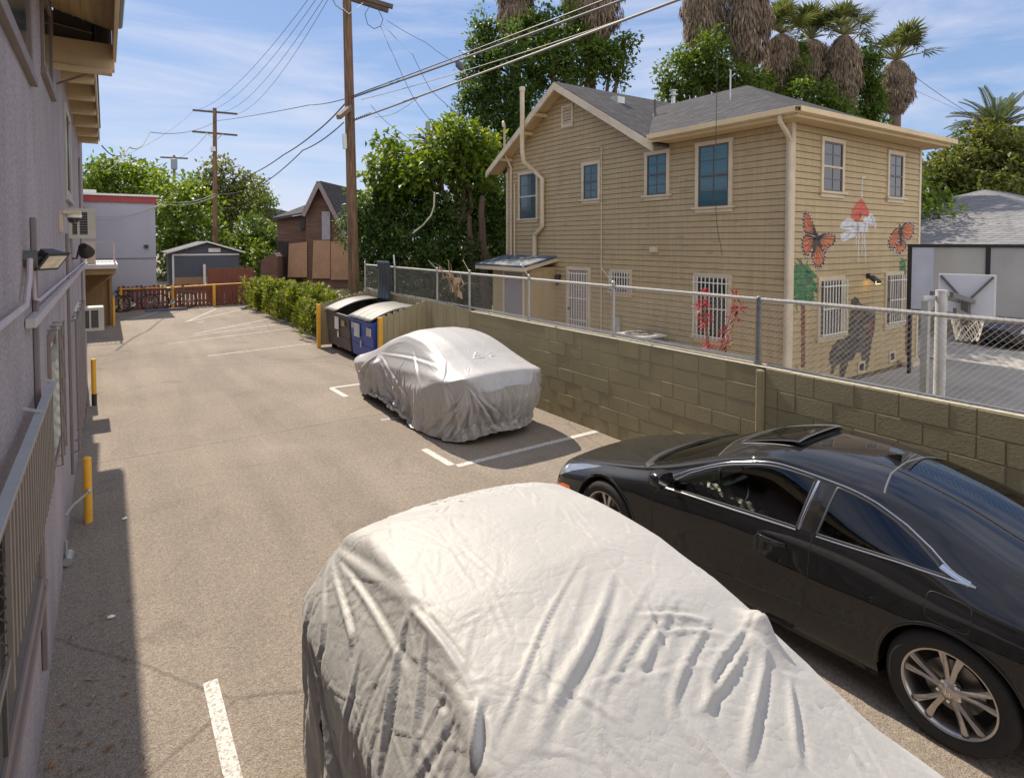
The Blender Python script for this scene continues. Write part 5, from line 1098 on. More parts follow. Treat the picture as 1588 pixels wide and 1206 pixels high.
# ivy wrapped palms behind the house
def skirt(t, cx, cy, z0, z1, rmax, n, seed, m=None, top_r=.35):
    """thatch of dead hanging fronds from z1 (top) down to z0"""
    r = np.random.RandomState(seed); H = z1-z0; f = r.rand(n)
    rad = rmax*np.interp(f, [0, .12, .4, .7, .9, 1], [.42, .70, 1.0, .95, .7, top_r])*(1+.10*np.sin(f*17+seed)) ; a = r.rand(n)*6.283; rad = rad*(1+.10*np.sin(a*3+seed)+.07*np.sin(a*7))*(.78+.28*r.rand(n))
    C = np.stack([cx+np.cos(a)*rad, cy+np.sin(a)*rad, z0+f*H], 1)
    D = unit(np.stack([np.cos(a)*.12, np.sin(a)*.12, -np.ones(n)], 1)+r.normal(size=(n, 3))*.14); U = unit(np.stack([np.cos(a), np.sin(a), .2*np.ones(n)], 1)+r.normal(size=(n, 3))*.3)
    L = H*.10*(.6+.9*r.rand(n)); V, F = quads(C, D, U, L, L*.11+.015, .03); npmesh('dead_frond_skirt', V, F, m or DEAD, t)
    mb = MB(); k = 10; mb.tube([(cx, cy, z0+H*i/k) for i in range(k+1)], [rmax*.72*float(np.interp(i/k, [0, .12, .4, .7, .9, 1], [.42, .7, 1, .95, .7, top_r])) for i in range(k+1)], 14); mb.build('thatch_core', mat('thatch_core_%d' % seed, (.20, .155, .115), .95, .35, 4, .8, 20, stretch=(5, 5, .6)), t, smooth=True)
def fan_crown(t, c, R0, n, seed, m):
    r = random.Random(seed); V, F = [], []; mb = MB(); c = Vector(c)
    for k in range(n):
        a = r.uniform(0, 6.28); el = r.uniform(.05, 1.2) if k % 3 else r.uniform(.8, 1.45); d = Vector((math.cos(a)*math.cos(el), math.sin(a)*math.cos(el), math.sin(el))); L = R0*r.uniform(.55, .85)
        hub = c+d*L*.62+Vector((0, 0, -.04*L)); mb.tube([c, c+d*L*.35, hub], [.035*R0/1.6, .025*R0/1.6, .015], 4)
        s = d.cross(Vector((0, 0, 1))).normalized(); u = s.cross(d)
        for j in range(19):
            th = (j/18-.5)*3.5; e = (d*math.cos(th)+s*math.sin(th)+u*.12*math.sin(j*2.1)).normalized(); l = L*.55*(1-.25*abs(th)/1.75)*r.uniform(.85, 1.1); tip = hub+e*l+Vector((0, 0, -l*.16)); mid = hub+e*l*.55; w = e.cross(u).normalized()*l*.055
            i = len(V); V += [hub, mid+w, tip, mid-w]; F.append((i, i+1, i+2, i+3))
    npmesh('frond', [tuple(v) for v in V], F, m, t); mb.build('frond_stalk', mat('frond_stalk_%d' % seed, (.22, .22, .08), .6), t)
FAN = leaf_mat('fan_frond', (.05, .07, .02), (.13, .15, .045), (.22, .20, .09), .3)
def palm(label, px, Z, y_top, y_bot, rpx, seed, fronds=24, fr_r=44, trunk_r=.26, y_crown=None):
    g = ground_under(px, Z); t = thing('fan_palm', label, 'palm tree', tuple(g)); z1 = at(px, y_top, Z).z; z0 = at(px, y_bot, Z).z
    mb = MB(); mb.tube([(g.x, g.y, z1*i/9) for i in range(10)], [trunk_r*1.25]+[trunk_r]*9, 12); mb.build('trunk', M['palm_trunk'], t, smooth=True)
    skirt(t, g.x, g.y, z0, z1, rpx*Z/940, 5200, seed)
    if fronds: fan_crown(t, (g.x, g.y, z1+.1), fr_r*Z/940, fronds, seed, FAN)
    return t
M['palm_trunk'] = mat('palm_trunk', (.17, .125, .10), .95, .3, 3, .8, 12, stretch=(1, 1, 5))
palm('fan palm with shaggy thatch over the tall ivy left of the gable', 800, 31, -40, 72, 26, 71, 16, 60)
palm('widest shaggy fan palm above the gable of the tan house', 915, 30, -50, 66, 42, 72, 14, 60)
palm('fan palm with thick thatch left of the roof peak', 1092, 31, -30, 78, 37, 73, 14, 60)
palm('fan palm with long thatch right above the roof peak', 1156, 30, -20, 98, 31, 74, 12, 60)
palm('fan palm first in the row right of the roof peak', 1206, 33, 58, 145, 25, 75, 30, 66)
palm('fan palm in the middle of the row over the hip roof', 1252, 34, 66, 142, 27, 76, 30, 68)
palm('fan palm with the longest thatch over the hip roof', 1302, 33, 60, 168, 26, 77, 30, 70)
palm('separate fan palm with a club shaped thatch and bare lower trunk', 1384, 36, 98, 172, 25, 78, 28, 74, .30)
def ivy(label, g, blobs, m, seed, per=5, leaf=.20, name='ivy_clad_tree', cl_r=.33):
    t = thing(name, label, 'tree', tuple(g)); V, F = crown(blobs, per, leaf, seed, 30, cl_r, .4, lumps=.45); npmesh('foliage', V, F, m, t)
    mb = MB()
    for k, (c, rad) in enumerate(blobs): limb(mb, g, Vector(c)+Vector((0, 0, rad[2]*.5)), .28, .05, seed+k, 6, .03)
    mb.build('trunk', M['bark'], t, smooth=True); return t
ivy('tall ivy clad tree left of the gable behind the flue pipe', ground_under(760, 29), [pb(748, 100, 29, 28, 60), pb(740, 165, 28, 30, 36), pb(790, 110, 28, 40, 62), pb(800, 180, 27.5, 42, 46), pb(758, 55, 29, 16, 22), pb(775, 235, 27, 30, 40), pb(835, 60, 29, 30, 46)], GR_DARK, 81)
ivy('ivy clad trunk directly above the gable peak with sprays reaching right', ground_under(880, 28.5), [pb(858, 100, 28, 38, 50), pb(905, 95, 28.5, 44, 42), pb(950, 88, 28.5, 22, 34), pb(970, 70, 28.8, 13, 16), pb(880, 40, 29, 26, 26), pb(955, 120, 28.5, 15, 12)], GR_MID, 82, 4, .2)
ivy('rounded ivy mass below the two thatched palms at the roof peak', ground_under(1085, 29), [pb(1060, 115, 29, 38, 34), pb(1095, 100, 28.8, 38, 42), pb(1128, 120, 28.5, 26, 24), pb(1160, 130, 28.5, 30, 22), pb(1050, 145, 29, 28, 18)], GR_MID, 83, 4.2, .2)
ivy('low ivy between the palms over the hip roof', ground_under(1255, 32), [pb(1225, 125, 32.6, 22, 30), pb(1255, 150, 31, 34, 22), pb(1280, 170, 31, 30, 16), pb(1235, 80, 33, 10, 24), pb(1312, 182, 31, 16, 14), pb(1185, 130, 32, 16, 20)], GR_MID, 84, 5, .2)
ivy('narrow ivy clad column left of the separate fan palm', ground_under(1346, 33), [pb(1345, 90, 33, 14, 20), pb(1347, 120, 33, 17, 26), pb(1345, 155, 33, 18, 28), pb(1348, 185, 33, 19, 22)], GR_MID, 85, 7, .2)
# right side tree, date palm
tree('wide green tree behind the grey roofed house at the right edge', ground_under(1520, 36), [pb(1500, 262, 36, 58, 40), pb(1560, 255, 36, 50, 45), pb(1462, 285, 35.5, 34, 36), pb(1525, 225, 36, 40, 28), pb(1590, 285, 36, 50, 40), pb(1530, 300, 35, 70, 28)], GR_OLIVE, 91, 2.2, .28, 34, .5, .3)
def date_palm(label, px, py, Z, Rp, seed, m, n=64, name='date_palm'):
    g = ground_under(px, Z); t = thing(name, label, 'palm tree', tuple(g)); c = at(px, py, Z); R0 = Rp*Z/940; r = random.Random(seed); V, F = [], []; mb = MB()
    for k in range(n):
        a = r.uniform(0, 6.28); el = r.uniform(-.4, 1.35); L = R0*r.uniform(.8, 1.1); d = Vector((math.cos(a)*math.cos(el), math.sin(a)*math.cos(el), math.sin(el))); pts = [c]; p = c.copy(); dd = d.copy()
        for j in range(9): dd = (dd+Vector((0, 0, -.13))).normalized(); p = p+dd*L/9; pts.append(p.copy())
        mb.tube(pts, [.05-.004*j for j in range(10)], 4)
        for j in range(26):
            f = 1.5+j*.28
            if f > 8.9: break
            i0 = int(f); q_ = pts[i0].lerp(pts[i0+1], f-i0); e = (pts[i0+1]-pts[i0]).normalized(); s = e.cross(Vector((0, 0, 1))).normalized()
            for sg in (-1, 1):
                w = (s*sg*.8+e*.6+Vector((0, 0, .15))).normalized(); l = L*.19*(1-.5*abs(f-5)/5); x = e*.045*L/2; i = len(V); V += [q_-x, q_+w*l*.5-x*.8, q_+w*l, q_+w*l*.5+x*.8]; F.append((i, i+1, i+2, i+3))
    npmesh('frond', [tuple(v) for v in V], F, m, t); mb.build('frond_stalk', M['palm_trunk'], t)
    mb = MB(); mb.tube([(g.x, g.y, 0), (g.x, g.y, c.z*.5), (g.x, g.y, c.z-.3), (g.x, g.y, c.z+.2)], [.35, .3, .42, .25], 12); mb.build('trunk', M['palm_trunk'], t, smooth=True); return t
date_palm('arching date palm above the tree at the right edge', 1545, 205, 38, 72, 5, leaf_mat('date_frond', (.04, .07, .025), (.10, .13, .05), (.16, .15, .06), .25))
date_palm('grey green palm crown rising behind the bright leaved trees', 665, 222, 42, 32, 6, leaf_mat('grey_frond', (.07, .085, .05), (.13, .14, .09), (.2, .17, .12), .2), 40)
tree('dense tree added mostly hidden behind the tan house to shade the driveway', Vector((19.5, 12.5, 0)), [((18.6, 12.2, 4.8), (2.2, 2.2, 2.0)), ((22.0, 12.0, 4.4), (2.2, 2.2, 1.9)), ((25.2, 11.2, 3.6), (2.0, 2.0, 1.5))], GR_MID, 95, 3.0, .2, 30, .4, .2)  # tree added mostly out of sight so its shadow reaches the driveway
# ------------------------------------------------------------------ utility poles and cables
up1 = thing('utility_pole', 'tall brown wooden utility pole behind the bins with a double crossarm at its top', 'utility pole', tuple(at(550, 507, 20)))
b = MB(); P0, P1 = at(550.5, 507, 20), at(537, -40, 20); b.tube([P0.lerp(P1, i/8) for i in range(9)], [.185-.006*i for i in range(9)], 16); b.build('pole', M['pole'], up1, smooth=True)
for dz, off in ((0, 0), (6, 7)):
    b = MB(); b.bar(at(498+off*.3, -22+dz, 19.6+.4*(dz > 0)), at(609-off, 11+dz, 20.6+.4*(dz > 0)), .10, .14); b.build('crossarm', M['arm'], up1)
for a, c_ in (((541, 22, 19.8), (563, 5, 20.1)), ((541, 22, 19.8), (514, -3, 19.7))): b = MB(); b.bar(at(*a), at(*c_), .03, .02); b.build('brace', M['galv'], up1)
b = MB(); b.bar(at(525, 182, 19.0), at(546, 164, 20.1), .14, .14); b.build('lower_crossarm', M['pole_grey'], up1)
b = MB(); b.bar(at(534, 208, 19.8), at(535, 231, 19.8), .08, .12); b.build('terminal_box', M['galv'], up1)
b = MB()
for k in range(9): b.sphere(at(548, 187, 20).lerp(at(1040, 0, 10.5), .008+.011*k)+Vector((0, 0, .035)), .022, 5)
b.build('insulator', M['black_plastic'], up1)
up2 = thing('utility_pole', 'middle distance utility pole with two crossarms among the trees', 'utility pole', tuple(ground_under(334, 44)))
b = MB(); b.tube([at(334, 375+940*2.81/44, 44), at(333, 168, 44)], [.19, .13], 12); b.build('pole', M['pole'], up2, smooth=True)
for y, a, c_ in ((174, 299, 368), (207, 298, 368)): b = MB(); b.bar(at(a, y-3, 44), at(c_, y+3, 44.6), .1, .13); b.build('crossarm', M['arm'], up2)
b = MB(); b.bar(at(320, 206, 43.9), at(332, 216, 43.9), .05); b.bar(at(346, 208, 43.9), at(336, 216, 43.9), .05); b.build('brace', M['galv'], up2)
b = MB(); b.bar(at(330, 228, 43.8), at(331, 235, 43.8), .25, .3); b.build('switch_box', M['galv'], up2)
up3 = thing('utility_pole', 'farthest utility pole with a transformer rising over the left treetops', 'utility pole', tuple(ground_under(271, 75)))
b = MB(); b.tube([at(271, 410, 75), at(270, 241, 75)], [.2, .15], 10); b.build('pole', M['pole_grey'], up3); b = MB(); b.bar(at(249, 244, 75), at(291, 246, 75), .15, .18); b.build('crossarm', M['arm'], up3)
b = MB(); c = at(270, 254, 74.5); b.lathe([(0, .65), (.36, .55), (.36, -.6), (.25, -.75), (0, -.75)], tuple(c), 12); b.build('transformer', mat('grey_transformer', (.22, .27, .32), .5), up3, smooth=True)
def cable(label, pts, r=.012, sag=0.0, m=None, cat='cable', seg=14):
    P = [at(*p) for p in pts]; out = []
    for a, c_ in zip(P[:-1], P[1:]):
        for i in range(seg): f = i/seg; q_ = a.lerp(c_, f); q_.z -= sag*4*f*(1-f); out.append(q_)
    out.append(P[-1]); b = MB(); b.tube(out, r, 5); o = b.build('cable', m or M['wire'], smooth=True); tag(o, label, cat, 'overhead cables between the poles'); return o
def runout(p, q, ext):     # prolong a cable beyond the picture along its own line
    a, c_ = at(*p), at(*q); return a, a+(c_-a)*ext
def cable3(label, a, c_, r, sag, m=None):
    out = []; seg = 30
    for i in range(seg+1): f = i/seg; q_ = a.lerp(c_, f); q_.z -= sag*4*f*(1-f); out.append(q_)
    b = MB(); b.tube(out, r, 6); o = b.build('cable', m or M['wire'], smooth=True); tag(o, label, 'cable', 'overhead cables between the poles')
a, c_ = runout((545, 152, 20), (943, 0, 11.2), 2.4); cable3('upper thick bundled cable from the lower part of the near pole to the upper right', a, c_, .028, .10, mat('grey_bundle', (.16, .15, .15), .6))
cable3('second strand twisted beside the upper thick cable', a+Vector((0, 0, .05)), c_+Vector((0, 0, .13)), .016, .06)
a, c_ = runout((548, 187, 20), (1040, 0, 10.5), 2.4); cable3('lower thick cable from the near pole passing in front of the ivy clad trees', a, c_, .026, .05, mat('grey_brown_cable', (.22, .20, .18), .6))
a, c_ = runout((560, 150, 20), (955, 0, 11.8), 2.2); cable3('thin cable between the two thick cables over the house', a+Vector((0, 0, -.1)), c_+Vector((0, 0, -.05)), .010, .35, M['wire_pale'])
cable('black cable from the near pole to the lower crossarm of the middle pole', [(540, 152, 20), (480, 163, 25), (333, 188, 44)], .016, .05)
cable('black cable from the middle pole sweeping left over the mauve building', [(333, 189, 44), (232, 205, 30), (200, 228, 24), (158, 226, 20)], .02, .35)
cable('heavy cable drooping from the near pole toward the foot of the middle pole', [(536, 160, 20), (490, 205, 23), (440, 240, 28), (395, 268, 33), (334, 300, 42)], .024, .05)
cable('second heavy cable drooping from the near pole over the barn roof', [(533, 190, 20), (470, 233, 23), (400, 290, 30), (334, 302, 42)], .020, .1)
for k, (y0, y1, l) in enumerate(((300, 318, 'upper pale service line from the middle pole to the lilac building'), (304, 330, 'lower pale service line from the middle pole to the lilac building'))): cable(l, [(334, y0, 42), (250, y0+12, 36), (160, y1, 31)], .016, .3, M['wire_pale'])
for k, (a, c_, l) in enumerate((((488, -14, 19.6), (300, 172, 44), 'outermost thin high wire from the near pole to the middle pole'), ((498, -12, 19.6), (322, 172, 44), 'second thin high wire between the near pole and the middle pole'), ((506, -8, 19.7), (345, 174, 44.4), 'third thin high wire between the near pole and the middle pole'), ((512, -6, 19.8), (366, 177, 44.6), 'innermost thin high wire between the near pole and the middle pole'))): cable(l, [a, c_], .009, .8)
cable('long thin wire running from the upper crossarm of the middle pole down left', [(300, 172, 44), (186, 244, 30), (150, 262, 26)], .012, .3)
cable('wire dropping from the middle pole crossarm to the farthest pole', [(322, 207, 44), (268, 246, 75)], .014, .5)
for k, (pts, l) in enumerate(((((590, 40, 19.9), (612, 90, 18), (640, 150, 17), (670, 190, 17.5)), 'left drop wire falling from the crossarm to the bright leaved trees'), (((594, 38, 19.9), (640, 85, 18), (668, 140, 17.5), (722, 186, 18)), 'middle drop wire falling from the crossarm to the ivy clad tree'), (((600, 32, 19.9), (660, 66, 20), (706, 98, 21)), 'upper drop wire from the crossarm to the tag on the ivy clad tree'), (((580, 182, 19.8), (612, 176, 19), (650, 150, 18.5)), 'short looping wire to the right of the lower crossarm'), (((575, 163, 20), (600, 190, 21), (660, 232, 23)), 'thin low wire crossing behind the near pole toward the palm crown'))): cable(l, pts, .008, .03)
b = MB(); pts = [at(572, 12, 19.6), at(566, 22, 19.5), at(570, 38, 19.4), at(580, 45, 19.4), at(590, 41, 19.6), at(594, 30, 19.8), at(586, 14, 20)]; b.tube(pts, .012, 5); b.build('jumper_loop', M['wire'], up1)
b = MB(); pts = [at(514, -5, 19.6), at(520, 8, 19.5), at(529, 15, 19.6), at(536, 18, 19.8)]; b.tube(pts, .012, 5); b.build('jumper_loop', M['wire'], up1)
cable('thin wire from the top right sky down to the date palm', [(1255, -10, 24), (1340, 55, 28), (1504, 176, 37)], .014, .2)
cable('fainter second wire meeting the first at the date palm', [(1180, 30, 24), (1290, 75, 28), (1504, 178, 37)], .008, .1)
cable('faint wire behind the near pole down to the barn roof', [(440, 60, 40), (420, 270, 40)], .004, 0) if False else None
t = thing('wire_tag', 'small dark spindle shaped tag hanging from the drop wire by the ivy clad tree', 'tag', tuple(at(713, 103, 21)))
b = MB(); b.tube([at(708, 95, 21), at(711, 100, 21), at(715, 106, 21), at(719, 109, 21)], [.05, .13, .10, .02], 8); b.build('body', M['shed'], t, smooth=True)
# ------------------------------------------------------------------ car body surface shared by the coupe and the sedan cover
XK = np.array([0.0, .10, .32, .70, 1.15, 1.45, 1.75, 2.05, 2.45, 2.9, 3.35, 3.8, 4.15, 4.40, 4.49])
YR = np.array([  # half width of nine contour lines, roof centre to sill
 [0]*15,
 [.20,.27,.30,.34,.36,.35,.32,.29,.28,.28,.28,.28,.30,.30,.28],
 [.44,.58,.64,.68,.70,.68,.63,.57,.535,.53,.545,.57,.61,.61,.57],
 [.50,.67,.735,.765,.765,.745,.705,.65,.605,.60,.635,.69,.71,.69,.64],
 [.55,.735,.805,.845,.85,.835,.825,.82,.815,.81,.805,.795,.775,.745,.69],
 [.58,.785,.855,.895,.885,.875,.868,.865,.865,.872,.892,.90,.865,.81,.74],
 [.58,.80,.87,.90,.89,.88,.875,.872,.872,.88,.898,.905,.87,.82,.75],
 [.56,.78,.865,.885,.888,.885,.885,.885,.885,.888,.89,.885,.855,.80,.73],
 [.52,.72,.81,.83,.84,.84,.84,.84,.84,.84,.84,.82,.79,.74,.68]])
ZR = np.array([
 [.52,.655,.735,.835,.945,1.075,1.21,1.325,1.392,1.372,1.285,1.145,1.055,1.02,.87],
 [.52,.65,.73,.83,.94,1.065,1.20,1.315,1.382,1.362,1.275,1.135,1.05,1.015,.865],
 [.49,.62,.70,.80,.905,1.0,1.125,1.245,1.335,1.315,1.225,1.09,1.01,.985,.83],
 [.47,.585,.665,.765,.865,.945,1.06,1.185,1.275,1.255,1.165,1.04,.965,.945,.79],
 [.44,.535,.61,.705,.79,.835,.865,.885,.915,.945,.975,.97,.93,.905,.75],
 [.40,.46,.53,.62,.665,.68,.69,.70,.715,.735,.775,.82,.80,.78,.67],
 [.34,.38,.42,.47,.475,.475,.475,.48,.485,.50,.545,.60,.60,.58,.52],
 [.26,.27,.28,.30,.28,.27,.27,.27,.27,.28,.30,.34,.38,.40,.40],
 [.20,.19,.185,.185,.175,.17,.165,.165,.165,.17,.185,.21,.26,.31,.33]])
def pchip(xk, yk, x):
    h = np.diff(xk); d = np.diff(yk)/h; m = np.zeros(len(xk))
    for i in range(1, len(xk)-1):
        if d[i-1]*d[i] > 0: w1 = 2*h[i]+h[i-1]; w2 = h[i]+2*h[i-1]; m[i] = (w1+w2)/(w1/d[i-1]+w2/d[i])
    m[0], m[-1] = d[0], d[-1]
    i = np.clip(np.searchsorted(xk, x, side='right')-1, 0, len(xk)-2); t = (x-xk[i])/h[i]
    return (2*t**3-3*t**2+1)*yk[i]+(t**3-2*t**2+t)*h[i]*m[i]+(-2*t**3+3*t**2)*yk[i+1]+(t**3-t**2)*h[i]*m[i+1]
XD = np.linspace(0, 4.49, 600); YD = np.array([pchip(XK, r, XD) for r in YR]); ZD = np.array([pchip(XK, r, XD) for r in ZR])
def smooth_x(A, k=9):
    B = A.copy(); w = np.hanning(k+2)[1:-1]; w /= w.sum(); P = np.pad(A, ((0, 0), (k//2, k//2)), 'edge'); return np.array([np.convolve(r, w, 'valid') for r in P])
YD = smooth_x(YD, 21); ZD = smooth_x(ZD, 21)*.965
def cat4(t, P):  # Catmull-Rom through rows P (9, n) at t (n)
    i = np.clip(t.astype(int), 0, 7); f = t-i; n = np.arange(P.shape[1]); g = lambda k: P[np.clip(k, 0, 8), n]
    p0 = np.where(i == 0, P[1, n]*1.0 if True else 0, g(i-1)); p1, p2, p3 = g(i), g(i+1), g(i+2)
    return .5*((2*p1)+(-p0+p2)*f+(2*p0-5*p1+4*p2-p3)*f*f+(-p0+3*p1-3*p2+p3)*f**3)
def surf(x, t):
    x = np.asarray(x, float); t = np.asarray(t, float); x, t = np.broadcast_arrays(x, t); sh = x.shape; x = x.ravel(); t = t.ravel()
    Yr = np.array([np.interp(x, XD, r) for r in YD]); Zr = np.array([np.interp(x, XD, r) for r in ZD])
    i = np.clip(t.astype(int), 0, 7); f = t-i; n = np.arange(len(x))
    def cr(P, odd):
        g = lambda k: P[np.clip(k, 0, 8), n]; p0 = np.where(i == 0, -P[1, n] if odd else P[1, n], g(i-1)); p1, p2, p3 = g(i), g(i+1), g(i+2)
        p3 = np.where(i == 7, 2*p2-p1, p3)
        return .5*((2*p1)+(-p0+p2)*f+(2*p0-5*p1+4*p2-p3)*f*f+(-p0+3*p1-3*p2+p3)*f**3)
    return np.stack([x, cr(Yr, True), cr(Zr, False)], -1).reshape(*sh, 3)
def surf_n(x, t):
    e = 1e-3; x = np.asarray(x, float); t = np.asarray(t, float)
    a = surf(np.clip(x+.012, 0, 4.49), t)-surf(np.clip(x-.012, 0, 4.49), t); t2 = np.clip(t+.03, 0, 8); t1 = np.clip(t-.03, 0, 8); b = surf(x, t2)-surf(x, t1)
    n = np.cross(a, b); n = n/(np.linalg.norm(n, axis=-1, keepdims=True)+1e-12)
    n = np.where((n[..., 1:2] < 0) & (t[..., None] > 1) | (n[..., 2:3] < 0) & (t[..., None] <= 1), -n, n); return n
def t_of_z(x, z, lo=2.6, hi=8.0):
    for _ in range(40):
        m = (lo+hi)/2
        if surf(x, m)[2] > z: lo = m
        else: hi = m
    return (lo+hi)/2
def t_of_y(x, y, lo=0.0, hi=4.5):
    for _ in range(40):
        m = (lo+hi)/2
        if surf(x, m)[1] < y: lo = m
        else: hi = m
    return (lo+hi)/2
RB, RA = .372, .335
WX = (.885, 3.59)
def arch_poly(cx, r=RB):
    P = []
    for k in range(33):
        a = math.pi*(k/32)*1.12-math.pi*.06; x, z = cx-r*math.cos(a), .335+r*math.sin(a); P.append((x, min(7.999, t_of_z(x, z))))
    P = [(P[0][0], 8.01)]+P+[(P[-1][0], 8.01)]; return P
REG = {
 'windshield': [(1.12, -.01), (1.13, .6), (1.17, 1.2), (1.25, 1.75), (1.33, 2.02), (1.6, 2.0), (1.88, 1.88), (1.84, 1), (1.815, -.01)],
 'rear_window': [(3.03, -.01), (3.05, 1), (3.11, 1.85), (3.4, 1.92), (3.78, 1.95), (3.90, 1.2), (3.95, -.01)],
 'sunroof': [(1.92, -.01), (1.925, 1.05), (1.95, 1.2), (2.37, 1.25), (2.41, 1.1), (2.415, -.01)],
 'side_window': [(1.52, 3.90), (1.60, 3.55), (1.72, 3.2), (1.85, 3.07), (2.05, 3.03), (2.4, 3.02), (2.69, 3.03), (2.65, 3.95), (2.2, 3.95), (1.8, 3.94)],
 'quarter_window': [(2.84, 3.03), (3.05, 3.06), (3.22, 3.16), (3.36, 3.34), (3.47, 3.6), (3.54, 3.86), (3.4, 3.92), (3.2, 3.95), (2.80, 3.95)],
 'headlight': [(.07, 4.5), (.10, 3.8), (.24, 3.2), (.50, 2.95), (.74, 3.05), (.60, 3.5), (.36, 4.15), (.20, 4.75), (.10, 4.85)],
 'side_marker': [(.17, 5.75), (.28, 5.55), (.39, 5.62), (.41, 5.9), (.30, 6.05), (.19, 6.15)],
 'tail_lamp': [(4.12, 4.1), (4.3, 3.6), (4.44, 3.4), (4.47, 4.4), (4.42, 5.2), (4.2, 4.7)],
 'door': [(1.50, 3.99), (1.44, 4.5), (1.43, 5.5), (1.47, 7.2), (1.60, 7.45), (2.52, 7.45), (2.66, 7.2), (2.75, 6.3), (2.78, 5.2), (2.775, 3.99)],
 'hood': [(.16, -.01), (.17, 1.2), (.22, 1.9), (.40, 2.25), (.8, 2.35), (1.05, 2.35), (1.22, 2.2), (1.14, 1.6), (1.06, .8), (1.045, -.01)],
}
def build_car(root, paint, full=True):
    dx, dt = (.035, .11) if full else (.09, .25)
    V = []; E = []
    def addp(P, closed=True):
        o = len(V); V.extend(Vector(p) for p in P); n = len(P); E.extend((o+i, o+(i+1) % n) for i in range(n if closed else n-1))
    def dens(P):
        out = []
        for i in range(len(P)):
            a, b_ = P[i], P[(i+1) % len(P)]; k = max(1, int(max(abs(a[0]-b_[0])/.05, abs(a[1]-b_[1])/.2)))
            out += [(a[0]+(b_[0]-a[0])*j/k, min(8, max(0, a[1]+(b_[1]-a[1])*j/k))) for j in range(k)]
        return out
    arches = [dens(arch_poly(c)) for c in WX]; regs = {k: dens(P) for k, P in REG.items()}
    addp(dens([(0, 0), (4.49, 0), (4.49, 8), (0, 8)]))
    for P in arches: addp(P)
    for P in regs.values(): addp(P)
    nx, ntt = int(4.49/dx), int(8/dt)
    for i in range(1, nx):
        for j in range(1, ntt): V.append(Vector((4.49*i/nx+(dx*.25 if j % 2 else 0), 8*j/ntt)))
    r = delaunay_2d_cdt(V, E, [], 0, 1e-5); pv = np.array([(v.x, v.y) for v in r[0]]); fs = [f for f in r[2]]
    pv[:, 0] = np.clip(pv[:, 0], 0, 4.49); pv[:, 1] = np.clip(pv[:, 1], 0, 8)
    P3 = surf(pv[:, 0], pv[:, 1]); N3 = surf_n(pv[:, 0], pv[:, 1])
    groups = {}
    ar_ = [P for P in arches]
    for f in fs:
        c = pv[list(f)].mean(0)
        if any(abs(c[0]-w) < .45 and inside(c[0], c[1], P) for w, P in zip(WX, ar_)): continue
        k = 'body'
        for n_, P in regs.items():
            if n_ != 'door' and n_ != 'hood' and inside(c[0], c[1], P): k = n_; break
        else:
            if inside(c[0], c[1], regs['door']): k = 'door'
            elif inside(c[0], c[1], regs['hood']): k = 'hood'
        groups.setdefault(k, []).append(f)
    def part(name, fl, sides, m, parent, lift=0.):
        vs, ns, F = [], [], []
        idx = sorted({i for f in fl for i in f}); mp_ = {j: k for k, j in enumerate(idx)}; A = P3[idx]+N3[idx]*lift; B = N3[idx]
        for s in sides:
            o = len(vs); Q = A.copy(); Q[:, 1] *= s; W = B.copy(); W[:, 1] *= s; vs += Q.tolist(); ns += W.tolist()
            for f in fl:
                g = [mp_[i]+o for i in f]; a, b_, c_ = (np.array(vs[g[0]]), np.array(vs[g[1]]), np.array(vs[g[2]])); 
                if np.dot(np.cross(b_-a, c_-a), ns[g[0]]) > 0: g = g[::-1]      # car_xf mirrors, so the winding is reversed too
                F.append(tuple(g))
        me = bpy.data.meshes.new(name); me.from_pydata([car_xf(v) for v in vs], [], F); me.materials.append(m)
        me.polygons.foreach_set('use_smooth', [True]*len(me.polygons)); me.update()
        nn = [(-v[1], -v[0], v[2]) for v in ns]
        me.normals_split_custom_set_from_vertices(nn)
        o = bpy.data.objects.new(name, me); col.objects.link(o); o.parent = parent; return o
    def car_xf(v): return (-v[1], -v[0], v[2])        # car x runs to the rear, y to the left of the car
    def ribbon(name, path, w, lift, m, parent, s=1, th=0.0):
        P = np.array(path, float); d = []
        Q = [P[0]]
        for a, b_ in zip(P[:-1], P[1:]):
            k = max(1, int(np.linalg.norm(surf(a[0], a[1])-surf(b_[0], b_[1]))/.03)); Q += [a+(b_-a)*(j+1)/k for j in range(k)]
        Q = np.array(Q); S = surf(Q[:, 0], np.clip(Q[:, 1], 0, 8)); Nn = surf_n(Q[:, 0], np.clip(Q[:, 1], 0, 8)); T = np.gradient(S, axis=0); T /= np.linalg.norm(T, axis=1, keepdims=True)+1e-9
        W = np.cross(T, Nn)*w/2; vs, F = [], []
        for sg in ([1, -1] if s == 0 else [s]):
            o = len(vs)
            for i in range(len(Q)):
                for q_ in (S[i]-W[i]+Nn[i]*lift*.2, S[i]-W[i]*.6+Nn[i]*lift, S[i]+W[i]*.6+Nn[i]*lift, S[i]+W[i]+Nn[i]*lift*.2): q_ = q_.copy(); q_[1] *= sg; vs.append(car_xf(q_))
            F += [(o+i*4+k, o+i*4+k+1, o+i*4+k+5, o+i*4+k+4) for i in range(len(Q)-1) for k in range(3)]
        b = MB(); b.add(vs, F); return b.build(name, m, parent, world=False, smooth=True, sharp=80)
    body = part('body', groups['body'], (1, -1), paint, root)
    part('hood', groups['hood'], (1, -1), paint, root)
    part('windshield', groups['windshield'], (1, -1), M['car_glass_green'], root); part('rear_window', groups['rear_window'], (1, -1), M['car_glass_dark'], root)
    part('sunroof', groups['sunroof'], (1, -1), M['car_glass_dark'], root, .0)
